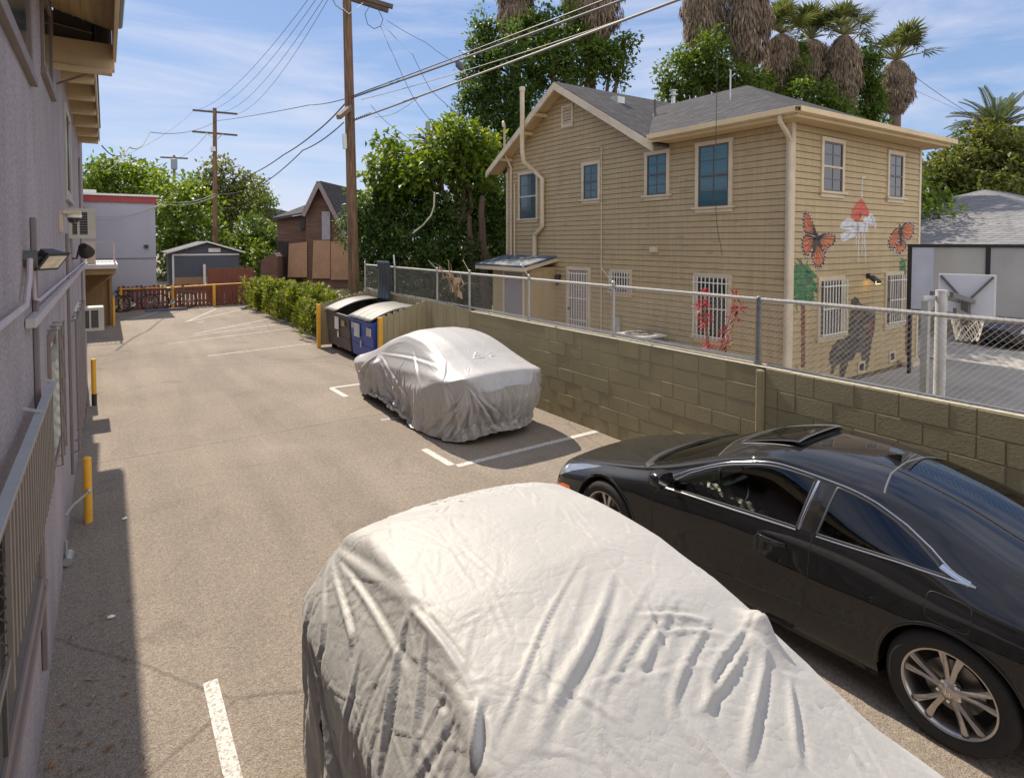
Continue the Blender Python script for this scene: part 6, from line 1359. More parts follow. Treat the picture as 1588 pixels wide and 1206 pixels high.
    for s in (1, -1):
        dr = part('door', groups['door'], (s,), paint, root); part('side_window', groups['side_window'], (s,), M['car_tint'], dr)
        part('quarter_window', groups['quarter_window'], (s,), M['car_tint'], root)
        part('headlight', groups['headlight'], (s,), M['headlight'], root, .002); part('side_marker', groups['side_marker'], (s,), M['amber'], root, .004); part('tail_lamp', groups['tail_lamp'], (s,), M['tail_red'], root, .003)
        if not full: continue
        D = REG['door']; ribbon('door_gap', [D[0]]+D[1:]+[D[-1]], .007, .0012, M['gap'], dr, s)
        W1 = [(1.50, 3.97), (1.8, 4.0), (2.2, 4.0), (2.66, 4.0)]; ribbon('chrome_strip', W1, .013, .006, M['chrome'], dr, s)
        ribbon('chrome_strip', [(2.80, 4.0), (3.2, 4.0), (3.4, 3.97), (3.56, 3.92), (3.68, 3.85)], .010, .005, M['chrome'], root, s)
        ribbon('chrome_strip', [(1.42, 3.80), (1.55, 3.35), (1.70, 3.03), (1.85, 2.93), (2.05, 2.90), (2.45, 2.90), (2.9, 2.91), (3.1, 2.96), (3.28, 3.10), (3.43, 3.34), (3.55, 3.64), (3.68, 3.85)], .011, .005, M['chrome'], root, s)
        ribbon('window_seal', [(1.60, 3.93), (2.66, 3.95), (2.69, 3.03), (2.05, 3.03), (1.85, 3.07), (1.72, 3.2), (1.60, 3.55), (1.52, 3.90)], .016, .002, M['gap'], dr, s); ribbon('window_seal', [(2.80, 3.95), (3.2, 3.95), (3.4, 3.92), (3.54, 3.86), (3.47, 3.6), (3.36, 3.34), (3.22, 3.16), (3.05, 3.06), (2.84, 3.03), (2.80, 3.95)], .016, .002, M['gap'], root, s)
        ribbon('pillar_trim', [(2.675, 3.97), (2.71, 3.03)], .018, .004, M['chrome'], dr, s); ribbon('pillar_panel', [(2.745, 3.05), (2.725, 3.96)], .075, .0025, M['black_gloss'], root, s)
        ribbon('quarter_garnish', [(3.50, 3.66), (3.57, 3.76), (3.65, 3.84)], .04, .003, M['chrome'], root, s)
        # fuel door
        if s == 1:
            z0, z1, xa, xb = .80, .955, 3.47, 3.69; cs = []
            tt = lambda x, z: t_of_z(x, z)
            for k in range(25):
                a = 2*math.pi*k/24; x = (xa+xb)/2+(xb-xa)/2*math.copysign(abs(math.cos(a))**.35, math.cos(a)); z = .80+.075*math.copysign(abs(math.sin(a))**.35, math.sin(a)); cs.append((x, tt(x, z)))
            ribbon('fuel_door', cs, .005, .0010, M['gap'], root, s)
        # handle
        hx, ht = 2.50, t_of_z(2.5, .775); p = surf(hx, ht); b = MB(); pts = []
        for k in range(9): f = k/8; x = hx-.10+.21*f; q_ = surf(x, t_of_z(x, .775)); nn_ = surf_n(x, ht); q_ = q_+nn_*(.004+.028*math.sin(f*math.pi)**.5); q_[1] *= s; pts.append(car_xf(q_))
        b.tube(pts, [.008, .012, .014, .014, .014, .014, .015, .015, .012], 8); b.build('handle', paint, dr, world=False, smooth=True)
        ribbon('handle_cup', [(hx-.05, t_of_z(hx-.05, .757)), (hx+.06, t_of_z(hx+.06, .757))], .05, .0014, M['gap'], dr, s)
        # crease lines low on the door, sill
        ribbon('lower_crease', [(1.55, 6.55), (2.2, 6.45), (3.1, 6.2)], .012, .003, paint, root, s); ribbon('sill_trim', [(1.30, 7.6), (2.0, 7.62), (3.15, 7.6)], .05, .004, M['black_plastic'], root, s)
        # mirror
        c = surf(1.62, 3.95); b = MB(); cx, cy, cz = 1.60, .965*s, .955
        b.bar(car_xf((1.60, .81*s, .905)), car_xf((1.60, .88*s, .92)), .05, .03); b.build('mirror_stalk', M['gap'], dr, world=False)
        b = MB(); vs = []
        prof = [(-.085, .35), (-.07, .72), (-.03, .97), (.02, 1.02), (.05, .98), (.055, .9)]
        for (dx_, k) in prof:
            for j in range(16): a = 2*math.pi*j/16; vs.append(car_xf((cx+dx_+.02*math.cos(a)*0, cy+s*.10*k*math.copysign(abs(math.cos(a))**.7, math.cos(a)), cz+.065*k*math.copysign(abs(math.sin(a))**.7, math.sin(a)))))
        fsq = [(i*16+j, i*16+(j+1) % 16, (i+1)*16+(j+1) % 16, (i+1)*16+j) for i in range(5) for j in range(16)]+[tuple(range(16))]; b.add(vs, fsq); mr = b.build('mirror', paint, dr, world=False, smooth=True, sharp=60)
        b = MB(); b.add([car_xf((cx+.052, cy+s*.085*math.copysign(abs(math.cos(2*math.pi*j/16))**.7, math.cos(2*math.pi*j/16)), cz+.052*math.copysign(abs(math.sin(2*math.pi*j/16))**.7, math.sin(2*math.pi*j/16)))) for j in range(16)], [tuple(range(16))]); b.build('mirror_glass', M['chrome'], mr, world=False)
    if full:
        sr = REG['sunroof']; ribbon('sunroof_frame', [(1.92, 0), (1.925, 1.05), (1.95, 1.2), (2.37, 1.25), (2.41, 1.1), (2.415, 0)], .018, .004, M['gap'], root, 0)
        # tilted-up sunroof glass
        b = MB(); G_ = []; nx_, ny_ = 12, 16
        for i in range(nx_+1):
            for j in range(ny_+1):
                x = 1.93+.49*i/nx_; y = -.34+.68*j/ny_; cr_ = 1-.04*(abs(j-ny_/2)/(ny_/2))**6*0; z = float(surf(x, t_of_y(x, abs(y)))[2])+.004+.036*(i/nx_); G_.append(car_xf((x, y, z)))
        b.add(G_, [(i*(ny_+1)+j, i*(ny_+1)+j+1, (i+1)*(ny_+1)+j+1, (i+1)*(ny_+1)+j) for i in range(nx_) for j in range(ny_)]); o = b.build('tilted_sunroof_glass', M['car_glass_dark'], root, world=False, smooth=True); sm_ = o.modifiers.new('t', 'SOLIDIFY'); sm_.thickness = .006
        b = MB(); rim = [G_[i*(ny_+1)] for i in range(nx_+1)]+[G_[nx_*(ny_+1)+j] for j in range(ny_+1)]+[G_[i*(ny_+1)+ny_] for i in range(nx_, -1, -1)]+[G_[j] for j in range(ny_, -1, -1)]; b.tube(rim, .005, 5); b.build('sunroof_rim', M['gloss_rim'], root, world=False)
        b = MB(); b.box(-.33, .33, -2.43, -2.38, 1.34, 1.352); b.build('sunroof_gap', M['gap'], root, world=False)
        ribbon('roof_seam', [(3.02, -0.0), (3.04, 1), (3.10, 1.95)], .010, .0015, M['gloss_rim'], root, 0); ribbon('windshield_seam', [(1.81, 0), (1.835, 1), (1.88, 1.9)], .010, .002, M['gloss_rim'], root, 0)
        [ribbon('hood_gap', REG['hood'][1:-1], .006, .0010, M['gap'], root, s_) for s_ in (1, -1)]; ribbon('cowl', [(1.085, 0), (1.095, .6), (1.13, 1.2), (1.21, 1.8), (1.29, 2.1)], .07, .004, M['black_plastic'], root, 0)
        for y0, y1 in ((.55, -.10), (-.10, -.62)):
            b = MB(); pts = []
            for k in range(9): f = k/8; y = y0+(y1-y0)*f; x = 1.15+.03*math.sin(f*3)+.10*(abs(y)/.6)**2; pts.append(car_xf((x+.01, y, float(surf(x, t_of_y(x, abs(y)))[2])+.016)))
            b.tube(pts, .008, 6); b.build('wiper', M['gap'], root, world=False, smooth=True)
        b = MB(); pr_ = [(0, .022, 0), (.05, .024, .012), (.12, .022, .03), (.17, .018, .052), (.20, .010, .058)]
        vs = []; zb = float(surf(2.88, 0)[2])-.004
        for (dx_, w, h) in pr_: vs += [car_xf((2.80+dx_, -w, zb-dx_*.08)), car_xf((2.80+dx_, -w*.3, zb-dx_*.08+h)), car_xf((2.80+dx_, w*.3, zb-dx_*.08+h)), car_xf((2.80+dx_, w, zb-dx_*.08))]
        b.add(vs, [(i*4+k, i*4+k+1, i*4+k+5, i*4+k+4) for i in range(4) for k in range(3)]+[(16, 17, 18, 19)]); b.build('antenna_fin', paint, root, world=False, smooth=True, sharp=50)
        for s in (1, -1):
            for c_ in WX:
                P = [p for p in arch_poly(c_, RB-.002)[2:-2]]; ribbon('arch_lip', P, .022, .006, paint, root, s)
    # nose and tail caps, dark floor and wheel wells
    for xx in (0.0, 4.49):
        b = MB()
        ring = [surf(xx, t) for t in np.linspace(0, 8, 20)]; pts = [car_xf((p[0], p[1], p[2])) for p in ring]+[car_xf((p[0], -p[1], p[2])) for p in ring[::-1]]; b.add(pts, [tuple(range(len(pts))) if xx else tuple(range(len(pts)-1, -1, -1))])
        b.build('bumper_face', M['black_plastic'], root, world=False)
    b = MB(); b.add([car_xf(p) for p in [(.1, .45, .19), (.1, -.45, .19), (4.4, -.6, .24), (4.4, .6, .24)]], [(0, 1, 2, 3)])
    b.add([car_xf(p) for p in [(1.3, .83, .18), (1.3, -.83, .18), (3.2, -.83, .18), (3.2, .83, .18)]], [(0, 1, 2, 3)])
    for s in (1, -1):
        for c_ in WX:
            n_ = 20; vs = []
            for k in range(n_+1): a = math.pi*k/n_*1.1-.16; vs += [car_xf((c_-.385*math.cos(a), s*.868, .335+.385*math.sin(a))), car_xf((c_-.385*math.cos(a), s*.52, .335+.385*math.sin(a)))]
            b.add(vs, [(2*k, 2*k+1, 2*k+3, 2*k+2) for k in range(n_)]); b.add([car_xf((c_-.385*math.cos(a), s*.52, .335+.385*math.sin(a))) for a in [2*math.pi*k/20 for k in range(20)]], [tuple(range(20))])
    b.build('underbody', M['well'], root, world=False)
    return car_xf
def make_wheel(root, cx, cy, s, steer=0):
    """alloy wheel; rim mesh with tyre, spokes and hub as children"""
    c = (-cy, -cx, .328); e = .112
    def X(prof, n=48): return [(r, -s*z) for r, z in prof]
    b = MB(); b.lathe(X([(.225, e-.005), (.236, e), (.240, e-.008), (.228, e-.02), (.215, e-.05), (.205, -.08), (.236, -e)]), c, 56, 'x'); w = b.build('wheel', M['alloy'], root, world=False, smooth=True, sharp=50)
    b = MB(); prof = [(.232, e-.012), (.245, e+.004), (.275, e+.012), (.300, e+.008), (.318, e-.008), (.3275, e-.03), (.328, 0), (.3275, -e+.03), (.315, -e), (.232, -e)]
    b.lathe(X(prof), c, 64, 'x')
    for k in range(72):
        a = 2*math.pi*k/72
        for zz in (e-.02, -.03): 
            p = (c[0]-s*zz, c[1]+.3285*math.cos(a), c[2]+.3285*math.sin(a)); 
    b.build('tyre', M['rubber'], w, world=False, smooth=True, sharp=60)
    b = MB(); b.lathe(X([(0, -.03), (.20, -.03), (.215, -.02)]), c, 32, 'x'); b.build('brake_backing', M['gap'], w, world=False)
    b = MB(); b.lathe(X([(.05, .01), (.15, .01), (.15, .0)]), c, 32, 'x'); b.build('brake_disc', mat('brake_disc', (.25, .24, .23), .35, .2, 20, metal=.8), w, world=False)
    sp = MB()
    for k in range(5):
        a0 = 2*math.pi*k/5+.35
        for da in (-.21, .21):
            a = a0+da; ai = a0+da*.55; ri, ro = .045, .226; d = .012; h0, h1 = e-.025, e-.012
            def pt(r, an, z, w_): 
                ca, sa = math.cos(an), math.sin(an); return (c[0]-s*z, c[1]+r*ca-w_*sa, c[2]+r*sa+w_*ca)
            m_ = .14
            vs = [pt(ri, ai, h0, -.012), pt(ri, ai, h0+.006, 0), pt(ri, ai, h0, .012), pt(m_, (a+ai)/2, h0+.004, -.013), pt(m_, (a+ai)/2, h0+.012, 0.0), pt(m_, (a+ai)/2, h0+.004, .013), pt(ro, a, h1-.006, -.019), pt(ro, a, h1+.0, 0), pt(ro, a, h1-.006, .019)]
            bk_ = [pt(ri, ai, h0-.03, -.012), pt(ri, ai, h0-.03, .012), pt(m_, (a+ai)/2, h0-.03, -.012), pt(m_, (a+ai)/2, h0-.03, .012), pt(ro, a, h1-.04, -.018), pt(ro, a, h1-.04, .018)]
            sp.add(vs+bk_, [(0, 1, 4, 3), (1, 2, 5, 4), (3, 4, 7, 6), (4, 5, 8, 7), (0, 3, 11, 9), (3, 6, 13, 11), (2, 10, 12, 5), (5, 12, 14, 8)])
    sp.build('spokes', M['alloy'], w, world=False)
    b = MB(); b.lathe(X([(0, e-.006), (.028, e-.008), (.034, e-.014), (.055, e-.022), (.062, e-.03), (.062, e-.06)]), c, 24, 'x')
    b.build('hub_cap', M['alloy'], w, world=False, smooth=True)
    b = MB()
    for sg in (-1, 1):     # small emblem on the cap: two leaning bars with a cross piece
        b.bar((c[0]-s*(e-.003), c[1]+sg*.012, c[2]-.014), (c[0]-s*(e-.003), c[1]+sg*.008, c[2]+.014), .004, .004)
    b.bar((c[0]-s*(e-.003), c[1]-.009, c[2]), (c[0]-s*(e-.003), c[1]+.009, c[2]), .004, .004); b.build('hub_emblem', M['chrome'], w, world=False)
    for k in range(5):
        b = MB()
        a = 2*math.pi*(k+.5)/5+.35; p = (c[0]-s*(e-.035), c[1]+.056*math.cos(a), c[2]+.056*math.sin(a)); b.cyl(p, (p[0]-s*.018, p[1], p[2]), .0095, 6)
        b.build('wheel_nut', M['chrome'], w, world=False)
    return w
def car_glass(name, tint, fr=1.0, refl=.04):
    m = bpy.data.materials.new(name); m.use_nodes = True; t = m.node_tree; n = t.nodes; L = t.links.new; n.clear()
    o = n.new('ShaderNodeOutputMaterial'); tr = n.new('ShaderNodeBsdfTransparent'); tr.inputs[0].default_value = (*tint, 1); g = n.new('ShaderNodeBsdfGlossy'); g.inputs['Roughness'].default_value = .02
    f = n.new('ShaderNodeFresnel'); f.inputs['IOR'].default_value = 1.55; ad = N('ShaderNodeMath', n, operation='ADD'); ad.inputs[1].default_value = refl; L(f.outputs[0], ad.inputs[0])
    mxs = n.new('ShaderNodeMixShader'); L(ad.outputs[0], mxs.inputs[0]); L(tr.outputs[0], mxs.inputs[1]); L(g.outputs[0], mxs.inputs[2]); L(mxs.outputs[0], o.inputs['Surface']); return m
M['car_glass_green'] = car_glass('green_tinted_windshield', (.35, .42, .36)); M['car_glass_dark'] = car_glass('dark_roof_glass', (.025, .025, .028), refl=.05); M['car_tint'] = car_glass('tinted_side_glass', (.30, .29, .28), refl=.02)
def black_paint():
    m, n, L, b = node_mat('dusty_black_paint'); b.inputs['Metallic'].default_value = 0; b.inputs['Coat Weight'].default_value = 1.0; b.inputs['Coat Roughness'].default_value = .02; b.inputs['Roughness'].default_value = .6; b.inputs['Specular IOR Level'].default_value = .12
    tcn = n.new('ShaderNodeTexCoord'); q = N('ShaderNodeTexNoise', n, Scale=2.2, Detail=8.0, Roughness=.6); L(tcn.outputs['Object'], q.inputs['Vector'])
    g = n.new('ShaderNodeNewGeometry'); sp_ = n.new('ShaderNodeSeparateXYZ'); L(g.outputs['Normal'], sp_.inputs[0])
    mr = N('ShaderNodeMapRange', n); mr.inputs['From Min'].default_value = .55; mr.inputs['From Max'].default_value = 1.0; mr.inputs['To Min'].default_value = 0; mr.inputs['To Max'].default_value = .02; L(sp_.outputs['Z'], mr.inputs['Value'])   # dust settles on level panels
    mu = N('ShaderNodeMath', n, operation='MULTIPLY'); L(mr.outputs[0], mu.inputs[0]); L(q.outputs['Fac'], mu.inputs[1])
    v = N('ShaderNodeTexVoronoi', n, Scale=26.0); L(tcn.outputs['Object'], v.inputs['Vector']); rp_ = n.new('ShaderNodeValToRGB'); rp_.color_ramp.elements[0].position = .025; rp_.color_ramp.elements[0].color = (1, 1, 1, 1); rp_.color_ramp.elements[1].position = .05; rp_.color_ramp.elements[1].color = (0, 0, 0, 1); L(v.outputs['Distance'], rp_.inputs['Fac'])
    ad = N('ShaderNodeMath', n, operation='MULTIPLY_ADD'); ad.inputs[1].default_value = .12; L(rp_.outputs[0], ad.inputs[0]); L(mu.outputs[0], ad.inputs[2])
    mx_ = n.new('ShaderNodeMix'); mx_.data_type = 'RGBA'; mx_.inputs['A'].default_value = (.0015, .0015, .002, 1); mx_.inputs['B'].default_value = (.6, .5, .42, 1); L(ad.outputs[0], mx_.inputs['Factor']); L(mx_.outputs['Result'], b.inputs['Base Color']); return m
M['black_paint'] = black_paint()
M['gap'] = mat('black_seal', (.008, .008, .008), .5, 0); M['black_gloss'] = mat('black_pillar', (.02, .018, .017), .12, 0, coat=.5); M['gloss_rim'] = mat('grey_seam', (.20, .19, .18), .3, 0, metal=.4)
M['chrome'] = mat('chrome_strip', (.75, .74, .72), .12, 0, metal=1.0); M['alloy'] = mat('grey_alloy', (.50, .46, .43), .28, .12, 14, metal=.85, coat=.3)
M['headlight'] = mat('headlight_lens', (.35, .37, .40), .06, .35, 12, metal=.5, coat=1.0); M['amber'] = mat('amber_marker', (.85, .16, .02), .25, 0, coat=.6); M['tail_red'] = mat('red_tail_lamp', (.4, .01, .01), .15, 0, coat=1.0)
M['well'] = mat('dark_underbody', (.012, .012, .012), .9, 0); M['seat'] = mat('dark_seat_cloth', (.03, .03, .032), .9, .1, 30)
cp = thing('coupe', 'glossy black two door coupe parked beside the olive block wall, sunroof tilted up', 'car', (4.545, 4.945, 0), .04)
cp.scale = (.975, .985, .955)
xf = build_car(cp, M['black_paint'])
for cx_ in WX:
    for s in (1, -1): make_wheel(cp, cx_, s*.775, s)
# interior
b = MB()
for y in (.38, -.38):
    for x in (2.05, 2.95):
        b.sphere(xf((x, y, .48)), .27, 8, sc=(.95, 1, .45)); b.sphere(xf((x+.33, y, .78)), .28, 8, sc=(.85, .45, 1.15)); b.sphere(xf((x+.40, y, 1.10)), .12, 6, sc=(1.1, .5, .8))
b.box(-.78, .78, -1.75, -1.35, .55, .86); b.build('seat', M['seat'], cp, world=False, smooth=True)
b = MB(); c_ = xf((1.90, .38, .88)); pts = []
for k in range(25): a = 2*math.pi*k/24; pts.append((c_[0]+.185*math.cos(a), c_[1]+.07*math.sin(a), c_[2]+.17*math.sin(a)))
b.tube(pts, .015, 6); b.bar((c_[0]-.17, c_[1], c_[2]), (c_[0]+.17, c_[1], c_[2]), .05, .03); b.bar(c_, (c_[0], c_[1]+.25, c_[2]-.15), .06); b.build('steering_wheel', mat('grey_green_wheel', (.12, .15, .15), .5), cp, world=False, smooth=True)
r = np.random.RandomState(5); nx_, ny_ = 60, 16; ph = r.rand(8)*6.28; b = MB(); vs = []
for i in range(nx_):
    for j in range(ny_):
        x = 1.70+1.50*i/(nx_-1); y = .50+.28*j/(ny_-1); z = .80+.075*math.sin(x*7+ph[0])*0.5+.035*abs(math.sin(x*19+y*13+ph[1]))+.03*abs(math.sin(x*31-y*37+ph[2]))+.03*math.sin(y*9+ph[3]); vs.append(xf((x, min(y, .77), z+.02*(j/(ny_-1)))))
b.add(vs, [(i*ny_+j, i*ny_+j+1, (i+1)*ny_+j+1, (i+1)*ny_+j) for i in range(nx_-1) for j in range(ny_-1)]); o = b.build('sunshade', mat('crumpled_silver_sheet', (.60, .58, .55), .35, .2, 30, .6, 30, metal=.6), world=False, smooth=True, sharp=25)
o.location = cp.location; o.rotation_euler = cp.rotation_euler; o.scale = cp.scale; tag(o, 'crumpled silver sunshade lying inside the black coupe behind its side windows', 'sunshade')
# a second parked car far behind the frosted screen
c2 = thing('parked_car', 'dark maroon car standing far back on the driveway below the frosted screen', 'car', (19.5, 6.3, 0), R(75))
build_car(c2, mat('dark_grey_red_paint', (.035, .018, .018), .2, 0, coat=1.0), full=False)
for cx_ in WX:
    for s in (1, -1): make_wheel(c2, cx_, s*.775, s)
# ------------------------------------------------------------------ fitted cloth covers, relaxed under gravity over the car's own shape
def drape(name, outline_fn, top_fn, x0, x1, hem_fn, NT, NR, seed, ex=.07, inset=.06, steps=60, hem_k=.985, org=(0, 0), bumps=(), rest_r=1.015):
    th = np.linspace(0, 2*np.pi, NT, endpoint=False); O = np.array([outline_fn(a) for a in th])         # (NT,2) plan outline
    C = np.stack([np.clip(O[:, 0], x0, x1), np.zeros(NT)], 1); f = np.linspace(0, 1, 220)**.8
    H = np.zeros((NR, NT, 3))
    for k in range(NT):
        P = C[k]+(O[k]-C[k])*f[:, None]; z = top_fn(P[:, 0], P[:, 1], f); hz = hem_fn(th[k]); z = np.maximum(z, hz)
        q_ = np.vstack([np.column_stack([P, z]), [[O[k][0], O[k][1], hz]]]); d = np.concatenate([[0], np.cumsum(np.linalg.norm(np.diff(q_, axis=0), axis=1))]); s_ = np.linspace(0, d[-1], NR)
        for a in range(3): H[:, k, a] = np.interp(s_, d, q_[:, a])
    def nrm(X):
        du = np.roll(X, -1, 1)-np.roll(X, 1, 1); dv = np.gradient(X, axis=0); n_ = np.cross(dv, du); return n_/(np.linalg.norm(n_, axis=2, keepdims=True)+1e-9)
    for _ in range(2): H[1:-1] = .5*H[1:-1]+.125*(np.roll(H, 1, 1)[1:-1]+np.roll(H, -1, 1)[1:-1]+H[:-2]+H[2:])
    Nn = nrm(H); sgn = np.sign((Nn[NR//2]*(H[NR//2]-H.mean((0, 1)))).sum()); Nn *= sgn
    for c_, r_, amp in bumps:                                   # things that push the cloth out, e.g. door mirrors
        d = np.linalg.norm(H-np.array(c_), axis=2); H = H+Nn*(amp*np.exp(-(d/r_)**2))[..., None]
    lev = np.linspace(0, 1, NR)[:, None]; low = np.clip((H[..., 2].max()-.22-H[..., 2])/.55, 0, 1)
    CB = H-Nn*(inset*low)[..., None]
    r = np.random.RandomState(seed); X = H.copy(); ang_ = th[None, :]
    fold = sum(a*np.sin(k*ang_*1.0+p+1.5*lev*np.sin(3*ang_+p)) for k, a, p in [(int(q_), .010*w, pp) for q_, w, pp in zip(r.randint(24, 90, 7), r.rand(7)*1.2, r.rand(7)*6.28)])
    X += Nn*(fold*low*.8)[..., None]+r.normal(size=X.shape)*.002
    e1 = np.linalg.norm(np.roll(H, -1, 1)-H, axis=2)*(1+ex*low); e1[-3:] *= hem_k/(1+ex*.8)
    e2 = np.linalg.norm(H[1:]-H[:-1], axis=2)*rest_r; e3 = np.linalg.norm(np.roll(H, -1, 1)[1:]-H[:-1], axis=2)*(1+ex*.5*low[1:]); e4 = np.linalg.norm(H[1:]-np.roll(H, -1, 1)[:-1], axis=2)*(1+ex*.5*low[1:])
    b2 = np.linalg.norm(np.roll(H, -2, 1)-H, axis=2)*(1+ex*.55*low); prev = X.copy()
    def con(A, B, L, k): d = B-A; l = np.linalg.norm(d, axis=2)+1e-9; return d*(((l-L)/l)*k)[..., None]
    for st in range(steps):
        Vv = (X-prev)*.86; prev = X.copy(); X = X+Vv+np.array([0, 0, -.0011])
        for it in range(5):
            D = np.zeros_like(X)
            c = con(X, np.roll(X, -1, 1), e1, .5); D += c; D -= np.roll(c, 1, 1)
            c = con(X[:-1], X[1:], e2, .5); D[:-1] += c; D[1:] -= c
            c = con(X[:-1], np.roll(X, -1, 1)[1:], e3, .35); D[:-1] += c; D[1:] -= np.roll(c, 1, 1)
            c = con(np.roll(X, -1, 1)[:-1], X[1:], e4, .35); D[1:] -= c; D[:-1] += np.roll(c, 1, 1)
            c = con(X, np.roll(X, -2, 1), b2, .12); D += c; D -= np.roll(c, 2, 1)
            X = X+D*.42
            pen = ((X-CB)*Nn).sum(2); X = X+Nn*(np.clip(-pen, 0, 1))[..., None]
            X[0] = H[0]
    X[..., 2] = np.maximum(X[..., 2], .03)
    return X
def upsample(X, fr, ft):
    NR, NT = X.shape[:2]; r = np.arange((NR-1)*fr+1)/fr; t = np.arange(NT*ft)/ft; out = X
    def cub(P, q_, per):
        n = P.shape[0]; i = np.floor(q_).astype(int); f = (q_-i)[:, None, None]; g = (lambda k: P[k % n]) if per else (lambda k: P[np.clip(k, 0, n-1)])
        a, b_, c_, d = g(i-1), g(i), g(i+1), g(i+2); return .5*(2*b_+(c_-a)*f+(2*a-5*b_+4*c_-d)*f*f+(3*b_-a-3*c_+d)*f**3)
    out = cub(X, r, False); out = cub(out.transpose(1, 0, 2), t, True).transpose(1, 0, 2); return out
def grid_normals(X, out_from):
    du = np.roll(X, -1, 1)-np.roll(X, 1, 1); dv = np.gradient(X, axis=0); n_ = np.cross(dv, du); n_ /= np.linalg.norm(n_, axis=2, keepdims=True)+1e-9
    return n_*np.sign((n_[-20]*(X[-20]-out_from)).sum())
def add_fold(X, Nn, P, w, A, ramp):
    """push a soft ridge with a trough beside it into the cloth along the 3D polyline P"""
    P = np.array(P); lo = P.min(0)-3.2*w[1]; hi = P.max(0)+3.2*w[1]; m = ((X > lo) & (X < hi)).all(2); Q = X[m]; 
    if not len(Q): return
    N_ = Nn[m]; best = np.full(len(Q), 9.); T = np.zeros(len(Q)); S = np.zeros(len(Q)); L = np.concatenate([[0], np.cumsum(np.linalg.norm(np.diff(P, axis=0), axis=1))]); L /= L[-1]+1e-9
    for k in range(len(P)-1):
        a, d = P[k], P[k+1]-P[k]; l2 = (d@d)+1e-12; t = np.clip(((Q-a)@d)/l2, 0, 1); v = Q-a-t[:, None]*d; D = np.linalg.norm(v, axis=1); u = D < best
        best[u] = D[u]; T[u] = (L[k]+(L[k+1]-L[k])*t)[u]; S[u] = np.sign((np.cross(N_, d)*v).sum(1))[u]
    ww = w[0]+(w[1]-w[0])*T; d = best*S/ww; am = {'grow': T**.7*np.clip((1-T)*12, .35, 1), 'fade': (1-T)**.8, 'mid': np.sin(np.clip(T, 0, 1)*math.pi)**.7}[ramp]*A
    end = np.where((T <= 0) | (T >= 1), np.exp(-(best/ww)**2*.5), 1)
    X[m] = Q+N_*((np.exp(-d*d)-.6*np.exp(-((d-1.7)/.95)**2))*am*end)[:, None]
def drape_mesh(X, xfm, n_side, n_small, seed, fans=(), pulls=(), top=0.45, wscale=1.0):
    V = xfm(X); Nn = grid_normals(V, V.mean((0, 1))); NR, NT = V.shape[:2]; r = random.Random(seed)
    def path(i0, j0, i1, j1, k=9):
        wb = r.uniform(-1, 1)*.004*NT; P = np.array([V[int(i0+(i1-i0)*q_/k), int(j0+(j1-j0)*q_/k+math.sin(q_/k*3)*wb) % NT] for q_ in range(k+1)])
        for _ in range(3): P[1:-1] = .5*P[1:-1]+.25*(P[:-2]+P[2:])
        return P
    cen, rt_, up_, fw_ = at(794, 407.8, 0), at(795, 407.8, 1)-at(794, 407.8, 1), at(794, 406.8, 1)-at(794, 407.8, 1), at(794, 407.8, 1)-at(794, 407.8, 0)
    def pick(px, py):
        D = V-np.array(cen); z = D@np.array(fw_); x = 794+940*(D@np.array(rt_))*940/z; y = 407.8-940*(D@np.array(up_))*940/z; e = (x-px)**2+(y-py)**2; vis = ((Nn*(-D)).sum(2) > 0); e = np.where(vis & (z > 0), e, 1e9); return np.unravel_index(np.argmin(e), e.shape)
    for (px, py, n, spread, A) in fans:        # folds that radiate from a point under tension down to the hem
        i0, j0 = pick(px, py)
        for k in range(n): dj = (k/(max(n-1, 1))-.5)*spread*NT+r.uniform(-.2, .2)*spread*NT/n; add_fold(V, Nn, path(i0, j0, min(NR-1, i0+(NR-1-i0)*r.uniform(.75, 1)), j0+dj), (.008*wscale, .032*wscale), A*r.uniform(.6, 1.3), 'grow')
    for (WP, w, A) in pulls:                   # single long folds through a few points on the cloth
        P = []
        for (x0, y0), (x1, y1) in zip(WP[:-1], WP[1:]):
            for q_ in range(5): P.append(V[pick(x0+(x1-x0)*q_/5, y0+(y1-y0)*q_/5)])
        P.append(V[pick(*WP[-1])]); P = np.array(P)
        for _ in range(4): P[1:-1] = .5*P[1:-1]+.25*(P[:-2]+P[2:])
        add_fold(V, Nn, P, (w*.6, w), A, 'mid')
    for k in range(n_side):
        j0 = r.random()*NT; i0 = NR*r.uniform(top, .82); w = r.uniform(.018, .05)*wscale; add_fold(V, Nn, path(i0, j0, min(NR-1, i0+NR*r.uniform(.25, .6)), j0+r.gauss(0, .012)*NT), (w*.4, w), r.uniform(.010, .034)*wscale, 'grow')
    Nn = grid_normals(V, V.mean((0, 1)))
    for k in range(n_small):
        j0 = r.random()*NT; i0 = NR*r.uniform(.08, .97); sidey = i0 > NR*top; L = r.uniform(.05, .16); a = r.gauss(0, .5) if sidey else r.uniform(-1.5, 1.5)
        w = r.uniform(.006, .013)*wscale; add_fold(V, Nn, path(i0, j0, min(NR-1, max(0, i0+NR*L*math.cos(a))), j0+NT*L*.35*math.sin(a), 4), (w*.7, w), r.uniform(.0015, .005)*wscale, 'mid')
    V[0] = .5*(V[0]+V[0][(-np.arange(NT)) % NT])               # the two sides meet along the top seam
    V[..., 2] = np.maximum(V[..., 2], .02)
    i = np.arange(NR-1)[:, None]*NT; j = np.arange(NT)[None, :]; j2 = (j+1) % NT; F = np.stack([i+j, i+NT+j, i+NT+j2, i+j2], -1).reshape(-1, 4)
    return V, F, pick
